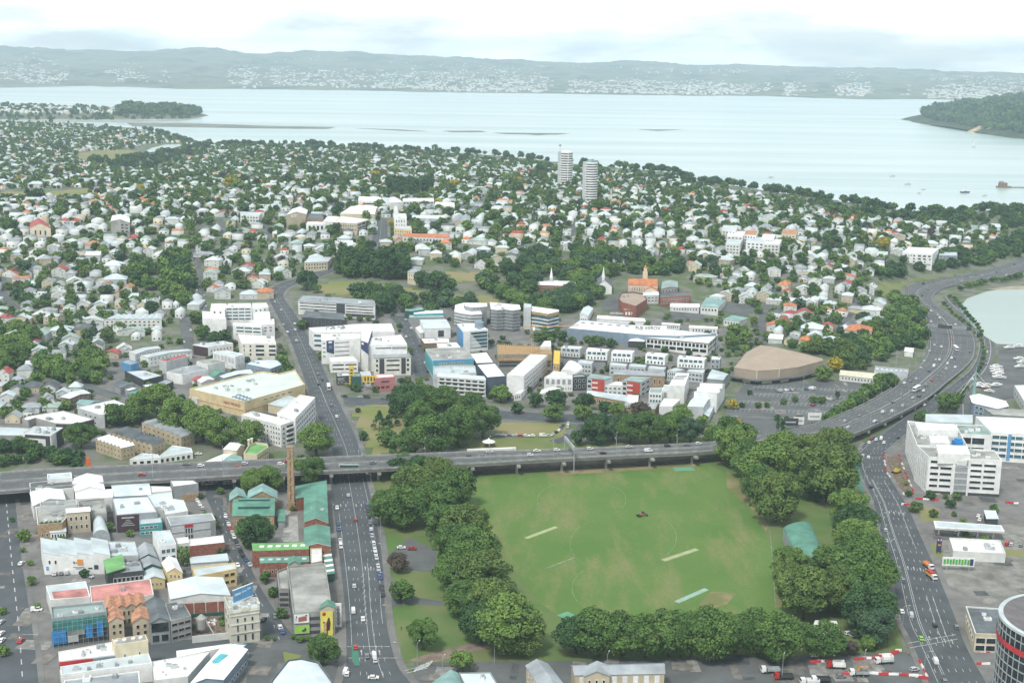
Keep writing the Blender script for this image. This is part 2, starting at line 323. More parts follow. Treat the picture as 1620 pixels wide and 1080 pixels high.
class Road:
 def __init__(s,name,edges,mat=ASPH,dz=0.10,label=None,footpath=0.0,z=None,smooth_=True,nlat=3):
  st=[]
  for e in edges:
   if z is None and len(e)==4:a=ground(e[0],e[1]);b=ground(e[2],e[3])
   else:zz=e[4]if len(e)>4 else z;a=at_z(e[0],e[1],zz);b=at_z(e[2],e[3],zz)
   st.append((a,b))
  s.fixed=z is not None or len(edges[0])>4
  if smooth_:st=smooth(st)
  s.st=dens(st);s.dz=dz;s.name=name
  s.w=float(np.mean([np.linalg.norm(a-b)for a,b in s.st]))
  mb=MB();rows=[]
  for a,b in s.st:
   row=[]
   for k in range(nlat+1):
    p=a+(b-a)*k/nlat
    row.append((p[0],p[1],(p[2]if s.fixed else h1(p[0],p[1]))+dz))
   rows.append(row)
  for r0,r1 in zip(rows,rows[1:]):
   for k in range(nlat):mb.poly([r0[k],r0[k+1],r1[k+1],r1[k]],mat)
  s.o=structure(mb.obj(name),label)
  poly=[tuple(a[:2])for a,b in s.st]+[tuple(b[:2])for a,b in reversed(s.st)]
  ROADS.append(np.array(poly))
  L_=[0.0]
  for(a,b),(c,d)in zip(s.st,s.st[1:]):L_.append(L_[-1]+float(np.linalg.norm((a+b)/2-(c+d)/2)))
  s.cum=np.array(L_);s.len=L_[-1]
  if footpath:
   for side in(0,1):
    fb=MB();prev=None
    for i,(a,b)in enumerate(s.st):
     p,q=(a,b)if side==0 else(b,a)
     n=(p-q);n=n/np.linalg.norm(n);p2=p+n*footpath
     z1=(h1(p[0],p[1])if not s.fixed else p[2])+0.16;z2=(h1(p2[0],p2[1])if not s.fixed else p2[2])+0.16
     cur=[(p[0],p[1],z1-0.15),(p[0],p[1],z1),(p2[0],p2[1],z2),(p2[0],p2[1],z2-.15)]
     if prev:
      for k in range(3):fb.poly([prev[k],prev[k+1],cur[k+1],cur[k]],KERB if k==0 else PAVE)
     prev=cur
    structure(fb.obj('footpath'))
 def pt(s,d,f):
  d=min(max(d,0),s.len);i=int(np.searchsorted(s.cum,d,'right')-1);i=min(max(i,0),len(s.st)-2)
  t=(d-s.cum[i])/max(1e-6,s.cum[i+1]-s.cum[i])
  a=s.st[i][0]+(s.st[i+1][0]-s.st[i][0])*t;b=s.st[i][1]+(s.st[i+1][1]-s.st[i][1])*t
  p=a+(b-a)*f
  if not s.fixed:p=np.array([p[0],p[1],h1(p[0],p[1])])
  c0=s.st[i][0]+(s.st[i][1]-s.st[i][0])*f;c1=s.st[i+1][0]+(s.st[i+1][1]-s.st[i+1][0])*f
  return p+np.array([0,0,s.dz]),math.atan2(c1[1]-c0[1],c1[0]-c0[0])
 def lines(s,specs,up=0.05,wid=0.22):
  """specs: (fraction, dash, gap, start, end) ; dash 0 = solid"""
  mb=MB()
  for f,dash,gap,d0,d1 in specs:
   d1=s.len if d1 is None else d1;d=d0
   while d<d1-0.5:
    e=min(d+(dash or 10.0),d1)
    p,a=s.pt(d,f);q,a2=s.pt(e,f)
    n=np.array([-math.sin(a),math.cos(a),0])*wid/2;n2=np.array([-math.sin(a2),math.cos(a2),0])*wid/2;z=np.array([0,0,up])
    mb.poly([p-n+z,q-n2+z,q+n2+z,p+n+z],LINE)
    d=e+gap
  o=mb.obj('lane_marking',s.o);return o
 def arrow(s,mb,d,f,L_=5.0,w=0.9):
  p,a=s.pt(d,f);c,s_=math.cos(a),math.sin(a)
  def T(x,y):return(p[0]+c*x-s_*y,p[1]+s_*x+c*y,p[2]+0.05)
  mb.poly([T(0,-.15),T(L_*.6,-.15),T(L_*.6,.15),T(0,.15)],LINE);mb.poly([T(L_*.6,-w/2),T(L_,0),T(L_*.6,w/2)],LINE)
sheet('pavement',[(-80,1200),(-60,772),(300,757),(525,745),(530,900),(552,1060),(552,1200)],PAVE,0.02,'paved ground of the old warehouse block')
sheet('pavement',[(1395,716),(1450,690),(1640,650),(1760,700),(1760,1200),(1400,1200),(1480,1085),(1440,960),(1418,820)],PAVE,0.02,'paved yards beside the wide arterial road')
sheet('pavement',[(500,655),(545,628),(700,640),(1120,655),(1120,668),(900,668),(640,655),(560,648)],PAVE,0.02)
sheet('gravel_yard',[(1530,835),(1600,828),(1700,850),(1700,965),(1560,955),(1500,925),(1478,860)],material('gravel',(0.24,0.24,0.215),0.95,0.3,0.12,detail=9.0),0.05,'grey unsealed gravel yard')
sheet('pavement',[(655,1040),(1460,1030),(1500,1200),(655,1200)],ASPH2,0.02,'asphalt street along the near side of the park')
sheet('road',[(-40,765),(300,757),(300,768),(230,775),(20,800),(-40,800)],ASPH,0.06,'service road under the flyover')
sheet('road',[(330,765),(440,758),(530,752),(530,765),(480,775),(365,780),(357,815),(338,815),(322,790)],ASPH,0.065)
sheet('road',[(396,1010),(470,1006),(545,1015),(560,1085),(560,1150),(380,1150),(392,1060)],ASPH2,0.065,'wide asphalt junction before the car park building')
sheet('road',[(225,1015),(400,1005),(420,1015),(400,1030),(225,1045)],ASPH,0.07)
sheet('grass',[(448,1030),(478,1036),(470,1044),(450,1046)],DRYGRASS,0.16,'small triangular traffic island of dry grass')
sheet('car_park',[(1180,600),(1372,604),(1392,628),(1300,684),(1125,690)],ASPH2,0.07,'large asphalt car park in front of the brown roofed arena')
OVAL=[(742,757),(860,744),(1000,738),(1120,732),(1150,750),(1190,800),(1222,870),(1235,960),(1215,985),(1080,990),(900,985),(850,950),(805,890),(770,830)]
sheet('grass',[(618,1048),(607,900),(590,800),(580,748),(700,736),(1130,716),(1240,690),(1345,692),(1372,790),(1420,985),(1430,1030),(1180,1040),(850,1045)],material('park_grass',(0.088,0.162,0.042),0.95,0,0.04,color2=(0.150,0.175,0.07),detail=8.0,lo=0.38,hi=0.62),0.03,'park grass under the plane trees')
def oval_mat():
 m=bpy.data.materials.new('oval_grass');m.use_nodes=True;t=m.node_tree;b=t.nodes['Principled BSDF'];b.inputs['Roughness'].default_value=0.95;b.inputs['Specular IOR Level'].default_value=0.1
 g=t.nodes.new('ShaderNodeNewGeometry')
 def noise(sc,det,lo,hi,vec=None):
  n=t.nodes.new('ShaderNodeTexNoise');n.inputs['Scale'].default_value=sc;n.inputs['Detail'].default_value=det;n.inputs['Roughness'].default_value=0.62
  t.links.new(vec or g.outputs['Position'],n.inputs['Vector'])
  r=t.nodes.new('ShaderNodeMapRange');r.inputs['From Min'].default_value=lo;r.inputs['From Max'].default_value=hi;t.links.new(n.outputs['Fac'],r.inputs['Value']);return r.outputs[0]
 def mixc(f,a,c):
  x=t.nodes.new('ShaderNodeMix');x.data_type='RGBA';t.links.new(f,x.inputs[0])
  for i,q in((6,a),(7,c)):
   if isinstance(q,tuple):x.inputs[i].default_value=q+(1,)
   else:t.links.new(q,x.inputs[i])
  return x.outputs[2]
 base=mixc(noise(0.02,8,0.35,0.65),(0.092,0.182,0.040),(0.130,0.212,0.054))
 mp_=t.nodes.new('ShaderNodeMapping');mp_.inputs['Scale'].default_value=(1,0.25,1);mp_.inputs['Rotation'].default_value=(0,0,0.6);t.links.new(g.outputs['Position'],mp_.inputs[0])
 base=mixc(noise(0.085,9,0.47,0.72,mp_.outputs[0]),base,(0.235,0.225,0.10))
 base=mixc(noise(0.9,3,0.3,1.1),base,(0.085,0.145,0.055))
 t.links.new(base,b.inputs['Base Color']);return m
sheet('lawn',OVAL,oval_mat(),0.06,'mown green sports field with worn dry patches')
WORN=material('worn_turf',(0.27,0.225,0.125),0.95,0,0.06,color2=(0.15,0.165,0.06),detail=9.0,lo=0.42,hi=0.58)
PITCH_T=material('pitch_turf',(0.36,0.40,0.22),0.95,0.1,0.2);PITCHG=material('artificial_turf',(0.13,0.33,0.20),0.95,0.1,0.3);PITCHB=material('pale_artificial_turf',(0.28,0.42,0.34),0.95,0.1,0.3)
def strip(name,a,b_,w0,mat,dz,label,cat='pitch'):
 p=at_z(*a,4+dz);q=at_z(*b_,4+dz);d=(q-p)/np.linalg.norm(q-p);n=np.array([-d[1],d[0],0])*w0/2
 mb=MB();mb.poly([p-n,q-n,q+n,p+n],mat);return tag(mb.obj(name),label,cat)
strip('cricket_pitch',(832,851),(880,833),2.6,PITCH_T,0.10,'pale worn cricket strip at the left of the green field')
strip('cricket_pitch',(1049,886),(1103,868),3.0,PITCH_T,0.10,'pale cricket strip in the middle right of the green field')
strip('cricket_pitch',(1070,952),(1118,931),2.8,PITCHB,0.10,'bluish green artificial strip beside the worn turf block')
sheet('worn_turf',[(1105,955),(1125,935),(1165,938),(1150,955),(1120,964)],WORN,0.09)
sheet('worn_turf',[(1150,745),(1180,770),(1216,830),(1212,840),(1185,800),(1150,770)],WORN,0.085)
sheet('worn_turf',[(860,745),(1100,733),(1100,738),(1000,744),(870,752)],WORN,0.085)
sheet('worn_turf',[(1226,880),(1236,900),(1238,960),(1228,960)],WORN,0.085)
strip('artificial_pitch',(1066,742),(1098,741),7.0,PITCHG,0.11,'small green artificial turf square by the flyover piers')
strip('cricket_pitch',(888,976),(905,970),6.0,PITCHG,0.11,'green artificial turf patch at the near left of the field')
mb=MB()
def ring(mb,px,w0,dz,closed=False,mat=None):
 P=[at_z(u,v,4+dz)for u,v in px]
 for a,c in zip(P,P[1:]+([P[0]]if closed else[])):
  d=(c-a)/np.linalg.norm(c-a);n=np.array([-d[1],d[0],0])*w0/2;mb.poly([a-n,c-n,c+n,a+n],mat or PITCH_T)
FAINT=material('faint_line',(0.24,0.30,0.17),0.95,0.3,0.3)
def arc(cx,cy_,rx,ry,a0,a1):return[(cx+rx*math.cos(math.radians(a0+(a1-a0)*k/18)),cy_+ry*math.sin(math.radians(a0+(a1-a0)*k/18)))for k in range(19)]
for q in(arc(900,790,50,26,110,250),arc(960,790,30,22,-80,70),arc(960,860,58,40,120,250),arc(960,930,55,38,120,240),arc(1010,850,60,40,-60,60)):ring(mb,q,.22,.105,mat=FAINT)
ring(mb,[(1213,800),(1219,850),(1222,880),(1227,960)],.35,.105,mat=FAINT);ring(mb,[(865,898),(912,880)],.8,.105,mat=FAINT)
structure(mb.obj('field_marking'),'faint pale boundary lines on the field')
sheet('path',[(640,1045),(690,1030),(735,1020),(790,1010),(800,1018),(740,1032),(690,1046)],material('brick_path',(0.24,0.185,0.15),0.95,0.2,0.3),0.07)
sheet('path',[(607,905),(660,945),(700,950),(700,958),(660,955),(612,960)],ASPH2,0.075)
sheet('path',[(648,850),(690,870),(690,905),(640,900),(610,880)],ASPH2,0.075)
draped('grass',[(560,650),(575,640),(620,640),(660,655),(680,700),(590,720),(572,690)],DRYGRASS,0.12,5.0,'dry grass triangle beside the avenue')
sheet('grass',[(790,668),(900,668),(890,690),(800,688),(780,680)],DRYGRASS,0.06,'dry grass square beyond the flyover')
sheet('grass',[(740,695),(880,690),(930,700),(1120,690),(1120,712),(740,720)],GRASS,0.05,'green lawn just beyond the flyover')
sheet('road',[(868,697),(900,688),(918,668),(935,668),(920,690),(885,702)],ASPH,0.09)
draped('grass',[(498,450),(560,445),(640,455),(700,468),(780,468),(800,482),(700,486),(560,470),(505,462)],DRYGRASS,0.25,6,'sloping dry park grass below the poplars')
draped('grass',[(705,430),(770,432),(790,445),(715,446)],DRYGRASS,0.25,5,'mown dry terrace lawn below the houses')
draped('grass',[(1375,465),(1395,445),(1450,440),(1530,432),(1440,445),(1415,462),(1400,472)],material('verge_grass',(0.135,0.19,0.05),0.95,0,0.03,color2=(0.20,0.21,0.09),detail=8.0),0.25,5,'green grassy verge at the motorway bend')
draped('grass',[(120,243),(170,236),(215,239),(220,246),(180,257),(120,252)],DRYGRASS,0.5,12,'green sports ground far among the houses')
draped('grass',[(0,303),(60,305),(150,298),(150,306),(60,313),(0,313)],DRYGRASS,0.5,10,'strip of dry playing field far left')
draped('grass',[(298,417),(306,415),(312,440),(304,443)],DRYGRASS,0.3,4)
draped('car_park',[(1048,490),(1115,488),(1110,508),(1048,510)],ASPH2,0.3,4,'dark asphalt school court')
draped('car_park',[(1130,475),(1205,478),(1185,500),(1140,492)],ASPH2,0.3,4,'dark asphalt courts by the school')
draped('car_park',[(980,462),(1010,470),(1000,492),(955,492),(950,478)],ASPH2,0.3,4)
def patch(name,px,z,mat,label):return sheet(name,px,mat,0,label,z=z)
patch('water',[(240,234),(262,229),(285,228),(286,231),(262,238),(238,241),(222,243)],6.0,WATER2,'small tidal cove among the far houses')
patch('water',[(1517,487),(1530,472),(1560,461),(1590,456),(1640,455),(1760,470),(1760,560),(1625,546),(1577,544),(1555,530),(1535,512)],4.35,WATER2,'sheltered marina basin beside the motorway')
MUD=material('mud',(0.20,0.22,0.185),0.9,0.25,0.01)
patch('mudflat',[(200,194),(300,195),(420,199),(530,201),(520,204),(400,203),(280,201),(210,200)],0.5,MUD,'dark tidal reef spit running into the harbour')
for pl in([(560,203),(630,205),(680,208),(640,207)],[(700,207),(760,207),(770,209),(715,209)],[(780,210),(900,211),(880,213),(800,212)],[(1010,205),(1080,205),(1040,207)],[(830,212),(870,212),(850,214)]):
 patch('mudflat',pl,0.5,MUD,'thin dark reef strip breaking the harbour surface')
patch('mudflat',[(0,188),(80,187),(200,188),(310,188),(290,191),(180,193),(60,192)],0.4,material('pale_mud',(0.36,0.36,0.32),0.8,0.2,0.01),'pale mud beach under the wooded point')
patch('mudflat',[(0,133),(180,132),(190,135),(60,138),(0,139)],0.6,MUD,None);patch('mudflat',[(620,143),(860,141),(1020,145),(1100,148),(860,146)],0.6,MUD,None)
patch('beach',[(1560,458),(1600,452),(1640,452),(1640,457),(1590,458)],4.4,material('sand',(0.34,0.31,0.23),0.95,0.2,0.1),'pale sandy edge of the marina basin')
def mound(name,px,hmax,mat,label,seed=1,step=60.0,edge=140.0):
 P=np.array([at_z(u,v,0)[:2]for u,v in px]);lo=P.min(0)-step;hi=P.max(0)+step
 xs=np.arange(lo[0],hi[0],step/2);ys=np.arange(lo[1],hi[1],step)
 X,Y=np.meshgrid(xs,ys);x=X.ravel();y=Y.ravel();D=np.full(len(x),1e9)
 for i in range(len(P)):
  a=P[i];b_=P[(i+1)%len(P)];ab=b_-a;t=np.clip(((x-a[0])*ab[0]+(y-a[1])*ab[1])/(ab@ab),0,1)
  D=np.minimum(D,np.hypot(x-a[0]-t*ab[0],y-a[1]-t*ab[1]))
 D=np.where(in_poly(x,y,P),D,-D)
 z=-3+(hmax+3)*np.clip(D/edge+0.35,0,1)**0.8*(0.85+0.12*vnoise(x*0.004+y*0.006+40,seed));z=np.where(D<-edge*.3,-3,z)
 nx=len(xs);i=np.arange((len(ys)-1)*(nx-1));r=i//(nx-1);c=i%(nx-1);a=r*nx+c
 me=np_mesh(name,np.stack([x,y,z],-1),np.stack([a,a+1,a+nx+1,a+nx],-1),None,[mat]);me.polygons.foreach_set('use_smooth',np.ones(len(i),bool))
 o=structure(link(name,me),label)
 return P,lambda px_,py_:float(np.interp(0,[0],[0]))
SAND=material('cliff_clay',(0.50,0.40,0.24),0.95,0.3,0.05)
sheet('dirt',[(740,752),(900,742),(1000,738),(1120,732),(1125,720),(1000,724),(740,738)],material('shaded_dirt',(0.16,0.145,0.115),.95,.3,.15),.07,'bare earth strip darkened in colour for shade under the flyover')  # brown-grey earth, with the flyover deck's shade put into its colour
mound('headland',[(-120,189),(60,188),(180,188),(260,188),(300,187),(318,183),(300,178),(200,174),(100,170),(-120,168)],15,GROUND,'wooded point with houses across the bay',4)
mound('headland',[(1455,190),(1490,196),(1520,203),(1560,209),(1600,214),(1700,226),(1800,222),(1800,168),(1700,166),(1560,174),(1480,184)],62,material('bush_ground',(0.05,0.08,0.03),0.95,0.3,0.02),'dark wooded headland across the water',9,60,260)
draped('pavement',[(-20,640),(60,620),(180,565),(300,545),(430,480),(450,560),(500,660),(505,705),(300,690),(150,705),(130,745),(-20,690)],PAVE,0.07,6,'paved yards between the low commercial blocks')
draped('pavement',[(478,475),(600,485),(720,470),(840,505),(1010,500),(1150,520),(1140,600),(1115,640),(900,640),(560,622),(520,570)],PAVE,0.07,6,'paved ground among the apartment and office blocks')
AVE=Road('road',[(536,1090,660,1090),(547,1058,632,1058),(548,1017,618,1017),(546,964,609,964),(539,897,606,897),(530,823,595,823),(523,763,581,763),(522,745,577,745),(527,718,571,718),(516,690,562,690),(504,660,548,660),(496,640,538,640),(482,600,519,600),(460,540,492,540),(439,500,469,500),(426,474,449,471),(424,463,450,462),(433,454,456,456),(450,446,468,450),(475,438,492,443),(500,428,520,433),(530,417,548,421),(560,408,580,411),(580,398,601,400),(588,380,612,380),(592,362,613,362),(594,348,612,348)],ASPH,0.13,'wide avenue climbing from the foreground to the ridge',3.2,nlat=6)
LANE=Road('road',[(416,1013,468,1010),(412,978,446,982),(384,929,414,932),(372,892,396,896),(356,869,382,866),(343,825,360,825),(326,787,352,787)],ASPH,0.10,'narrow lane lined with parked cars past the market',2.0)
WEST=Road('road',[(-5,1090,62,1090),(-5,1000,52,1000),(-8,883,34,883),(-14,790,24,790)],ASPH,0.10,'street at the far left edge',2.5)
ART=Road('road',[(1474,1090,1560,1080),(1440,1010,1528,1022),(1424,975,1513,982),(1408,890,1480,900),(1393,839,1455,845),(1381,791,1434,798),(1364,754,1408,756),(1356,725,1398,722),(1368,700,1420,700)],ASPH,0.10,'multi-lane arterial road along the right side of the park',2.5,nlat=6)
RAMP=Road('road',[(1358,715,1402,715),(1385,692,1432,690),(1425,664,1470,660),(1472,632,1500,635),(1508,606,1528,607),(1535,584,1549,586),(1547,560,1557,560),(1549,538,1557,536),(1540,524,1546,518),(1520,508,1524,502)],ASPH,0.075,'on-ramp road beside the flyover')
WHD=Road('road',[(1508,668,1540,660),(1514,640,1533,640),(1520,618,1533,625),(1540,596,1551,604),(1556,575,1568,580),(1561,548,1574,548),(1553,528,1564,525),(1531,508,1541,503),(1506,488,1514,483),(1491,470,1499,467)],ASPH2,0.09,'waterside drive between motorway and marina')
BEA=Road('road',[(545,640,545,627),(622,645,620,632),(700,653,700,642),(800,663,800,650),(920,669,920,656),(1000,668,1000,658),(1110,668,1105,658)],ASPH,0.11,'cross street behind the flyover',1.5)
NAP=Road('road',[(657,596,681,596),(649,557,670,557),(633,520,653,520),(615,500,640,500)],ASPH,0.18,'side street beside the white hospital blocks',1.5)
FRA=Road('road',[(291,552,308,552),(284,510,303,510),(288,496,306,496)],ASPH2,0.2,'short steep street left of the white apartments')
FRB=Road('road',[(316,490,328,490),(306,440,321,440),(302,404,316,404),(300,392,312,392)],ASPH2,0.2,'long straight suburban street running uphill')
EXTRA_ROADS=[[(140,462,149,462),(138,425,147,425),(136,395,143,395)],[(2,455,14,455),(-2,430,6,430)],[(18,490,30,487),(-5,462,5,455)],[(345,345,352,345),(352,385,362,385)],[(410,345,420,345),(418,380,430,380)],[(650,330,657,330),(660,350,668,350)],[(690,412,700,415),(735,388,742,392)],[(1195,520,1212,525),(1205,490,1222,492),(1222,455,1232,458)],[(1320,525,1332,527),(1345,480,1358,484),(1355,468,1366,470)],[(1200,545,1215,545),(1198,520,1213,523)],[(1040,345,1048,345),(1030,375,1040,375)],[(905,350,915,350),(895,375,905,378)],[(95,600,110,596),(150,622,165,616),(185,632,200,626)],[(1060,430,1068,432),(1090,400,1097,402)],[(520,330,527,330),(535,305,541,305)],[(205,345,214,345),(208,325,216,325)],[(190,215,195,215),(196,236,202,236)],[(750,330,760,330),(770,310,778,310)]]
for e in EXTRA_ROADS:Road('road',e,ASPH2,0.25)
MWAY=[(-160,772,-160,792,11),(0,749,0,777,12),(200,738,200,762,12.5),(300,734,300,757,12.5),(460,727,460,748,12.5),(610,721,610,741,12.5),(740,716,740,734,12.5),(860,713,860,727,12.5),(1000,707,1000,720,12.5),(1120,701,1120,714,12),(1210,690,1210,704,11.5),(1290,672,1335,690,10.5),(1340,652,1385,672,9.5),(1381,633,1432,650,8.5),(1416,611,1472,627,7.2),(1438,592,1500,604,6.0),(1460,570,1526,583,5.0),(1469,548,1542,564,4.6),(1468,526,1544,539,4.5),(1463,504,1535,523,4.5),(1454,487,1507,501,4.5),(1440,474,1479,479,4.5),(1424,464,1478,467,4.5),(1436,452,1492,457,4.6),(1466,442,1530,447,4.7),(1514,435,1577,441,4.8),(1561,426,1620,428,5),(1592,416,1645,418,5.2),(1625,400,1690,400,5.5)]
MOT=Road('road',MWAY,material('motorway_asphalt',(0.115,0.125,0.127),0.9,0.12,0.08,detail=10.0),0.0,'elevated motorway sweeping across and round to the right',nlat=6)
def inset(P,d):
 n=len(P);out_=[]
 for i in range(n):
  p0,p1,p2=P[i-1],P[i],P[(i+1)%n]
  e1=p1-p0;e1=e1/(np.linalg.norm(e1)+1e-9);e2=p2-p1;e2=e2/(np.linalg.norm(e2)+1e-9)
  n1=np.array([-e1[1],e1[0]]);n2=np.array([-e2[1],e2[0]]);k=n1+n2;q=k@n1
  out_.append(p1+k*d/max(q,0.35))
 return out_
_WIN={}
def win_mesh(name,w,h,frame,glass,nx=1,ny=1,depth=0.12):
 key=(name,round(w,1),round(h,1),frame.name,glass.name,nx,ny)
 if key in _WIN:return _WIN[key]
 b=MB();fr=min(0.14,w*0.12)
 b.poly([(-w/2,-depth*.4,0),(w/2,-depth*.4,0),(w/2,-depth*.4,h),(-w/2,-depth*.4,h)],glass)
 def bx(x0,x1,z0,z1):
  y0,y1=-depth,0.05
  b.poly([(x0,y0,z0),(x1,y0,z0),(x1,y0,z1),(x0,y0,z1)],frame);b.poly([(x0,y0,z1),(x1,y0,z1),(x1,y1,z1),(x0,y1,z1)],frame)
  b.poly([(x0,y1,z0),(x1,y1,z0),(x1,y0,z0),(x0,y0,z0)],frame);b.poly([(x0,y1,z0),(x0,y0,z0),(x0,y0,z1),(x0,y1,z1)],frame);b.poly([(x1,y0,z0),(x1,y1,z0),(x1,y1,z1),(x1,y0,z1)],frame)
 bx(-w/2,w/2,h-fr,h);bx(-w/2,w/2,0,fr);bx(-w/2,-w/2+fr,fr,h-fr);bx(w/2-fr,w/2,fr,h-fr)
 for i in range(1,nx):x=-w/2+w*i/nx;bx(x-fr*.4,x+fr*.4,fr,h-fr)
 me=b.mesh(name);_WIN[key]=me;return me
class Zone:
 def __init__(s,u0,v0,k):s.u0,s.v0,s.k=u0,v0,k
 def __call__(s,x,y):return s.u0+x/s.k,s.v0+y/s.k
PX=Zone(0,0,1.0)
BLD=[]
class Building:
 pass
def bld(zone,pts,h,name,label,cat,wall,roof,rt='flat',rise=2.0,base=None,wins=(),par=0.7,units=0,n=5,axis='v',parent=None,group=None,frame=None,glass=None,overhang=0.35,trim=None):
 frame=frame or WHITE;glass=glass or GLASS
 px=[zone(x,y)for x,y in pts]
 cu,cv=np.mean([p[0]for p in px]),np.mean([p[1]for p in px])
 _,g=above(cu,cv,h)
 P3=[at_z(u,v,g+h)for u,v in px];P=[p[:2]for p in P3]
 area=sum(P[i][0]*P[(i+1)%len(P)][1]-P[(i+1)%len(P)][0]*P[i][1]for i in range(len(P)))
 if area<0:P.reverse()
 c=np.mean(P,0);gmin=min(h1(p[0],p[1])for p in P)
 zb=min(gmin,g)-0.3 if base is None else g+base
 B=Building();B.g=g;B.h=h;B.c=c;B.P=P;B.zt=g+h
 if base is None:BLD.append((np.array(P),B))
 if parent is None:
  root=empty(name,(c[0],c[1],zb));tag(root,label,cat,group);LASTB.append((label,cu,cv))
 else:root=parent
 B.root=root;B.org=np.array([c[0],c[1],zb])if parent is None else np.array(root.location)
 Q=[p-B.org[:2]for p in P];z1=g+h-B.org[2];z0=zb-B.org[2]
 B.Q=Q;B.z0,B.z1=z0,z1
 wm=MB();rm=MB();N=len(Q)
 def wallq(a,b_,za,zb_,zc=None,mat=wall):
  wm.poly([(a[0],a[1],za),(b_[0],b_[1],za),(b_[0],b_[1],zb_),(a[0],a[1],zb_ if zc is None else zc)],mat)
 if base is not None:wm.poly([(p[0],p[1],z0)for p in reversed(Q)],wall)
 if rt=='flat':
  I=inset(Q,0.4);zt=z1+par*0.5;zr=z1-par*0.5
  for i in range(N):
   a,b_=Q[i],Q[(i+1)%N];ia,ib=I[i],I[(i+1)%N]
   wallq(a,b_,z0,zt);tm=trim or wall
   wm.poly([(a[0],a[1],zt),(b_[0],b_[1],zt),(ib[0],ib[1],zt),(ia[0],ia[1],zt)],tm)
   wm.poly([(ia[0],ia[1],zt),(ib[0],ib[1],zt),(ib[0],ib[1],zr),(ia[0],ia[1],zr)],tm)
  rm.poly([(p[0],p[1],zr)for p in I],roof);B.zr=zr
 elif rt=='slab':
  for i in range(N):wallq(Q[i],Q[(i+1)%N],z0,z1-0.3)
  rm.prism([tuple(p)for p in inset(Q,-overhang)],z1-0.3,z1,roof,None,True);B.zr=z1
 elif rt in('apex',):
  for i in range(N):wallq(Q[i],Q[(i+1)%N],z0,z1)
  O=inset(Q,-overhang)
  ax=np.mean(Q,0)if not isinstance(axis,tuple)else at_z(*zone(*axis),g+h+rise)[:2]-B.org[:2]
  for i in range(N):a,b_=O[i],O[(i+1)%N];rm.poly([(a[0],a[1],z1-.1),(b_[0],b_[1],z1-.1),(ax[0],ax[1],z1+rise)],roof)
  B.zr=z1
 else:
  q=[np.array(p)for p in Q]
  if axis=='u':q=[q[1],q[2],q[3],q[0]]
  def quad_parts(q,k):
   out_=[]
   for i in range(k):
    out_.append([q[0]+(q[1]-q[0])*i/k,q[0]+(q[1]-q[0])*(i+1)/k,q[3]+(q[2]-q[3])*(i+1)/k,q[3]+(q[2]-q[3])*i/k])
   return out_
  k=n if rt in('gables','saw','barrels')else 1
  parts=quad_parts(q,k)
  for i in range(4):wallq(q[i],q[(i+1)%4],z0,z1)
  for r in parts:
   fl,fr_,br,bl=r;ov=overhang
   if rt in('gable','gables'):
    m0=(fl+fr_)/2;m1=(bl+br)/2;d=(m1-m0)/np.linalg.norm(m1-m0)*ov
    wm.poly([(fl[0],fl[1],z1),(fr_[0],fr_[1],z1),(m0[0],m0[1],z1+rise)],wall);wm.poly([(br[0],br[1],z1),(bl[0],bl[1],z1),(m1[0],m1[1],z1+rise)],wall)
    s=(fr_-fl)/np.linalg.norm(fr_-fl)*ov;dz=rise*ov/(np.linalg.norm(fr_-fl)/2)
    e0,e1=m0-d,m1+d;u_=0.12
    a0,a1=fl-d-s,bl+d-s;b0,b1=fr_-d+s,br+d+s;zl=z1-dz+u_;zh=z1+rise+u_
    rm.poly([(a1[0],a1[1],zl),(a0[0],a0[1],zl),(e0[0],e0[1],zh),(e1[0],e1[1],zh)],roof);rm.poly([(b0[0],b0[1],zl),(b1[0],b1[1],zl),(e1[0],e1[1],zh),(e0[0],e0[1],zh)],roof)
    for(p_,q_,r_)in((a0,e0,b0),(b1,e1,a1)):
     rm.poly([(p_[0],p_[1],zl),(p_[0],p_[1],zl-.22),(q_[0],q_[1],zh-.22),(q_[0],q_[1],zh)],trim or roof);rm.poly([(q_[0],q_[1],zh),(q_[0],q_[1],zh-.22),(r_[0],r_[1],zl-.22),(r_[0],r_[1],zl)],trim or roof)
   elif rt=='hip':
    O=inset(r,-ov);m0=(O[0]+O[1])/2;m1=(O[3]+O[2])/2;Lr=np.linalg.norm(m1-m0);w_=np.linalg.norm(O[1]-O[0])/2
    t_=min(0.46,w_/Lr);e0=m0+(m1-m0)*t_;e1=m1+(m0-m1)*t_;zl=z1
    A=lambda p,z:(p[0],p[1],z)
    rm.poly([A(O[0],zl),A(O[1],zl),A(e0,z1+rise)],roof);rm.poly([A(O[1],zl),A(O[2],zl),A(e1,z1+rise),A(e0,z1+rise)],roof)
    rm.poly([A(O[2],zl),A(O[3],zl),A(e1,z1+rise)],roof);rm.poly([A(O[3],zl),A(O[0],zl),A(e0,z1+rise),A(e1,z1+rise)],roof)
    rm.poly([A(p,zl)for p in reversed(O)],wall)
   elif rt in('shed','saw'):
    lift=rise
    wm.poly([(bl[0],bl[1],z1),(fl[0],fl[1],z1),(fl[0],fl[1],z1+lift),(bl[0],bl[1],z1+lift)],wall)
    wm.poly([(fl[0],fl[1],z1),(fr_[0],fr_[1],z1),(fl[0],fl[1],z1+lift)],wall);wm.poly([(br[0],br[1],z1),(bl[0],bl[1],z1),(bl[0],bl[1],z1+lift)],wall)
    rm.poly([(fl[0],fl[1],z1+lift+.1),(fr_[0],fr_[1],z1+.1),(br[0],br[1],z1+.1),(bl[0],bl[1],z1+lift+.1)],roof)
   elif rt in('barrel','barrels'):
    S=10;arc0=[];arc1=[]
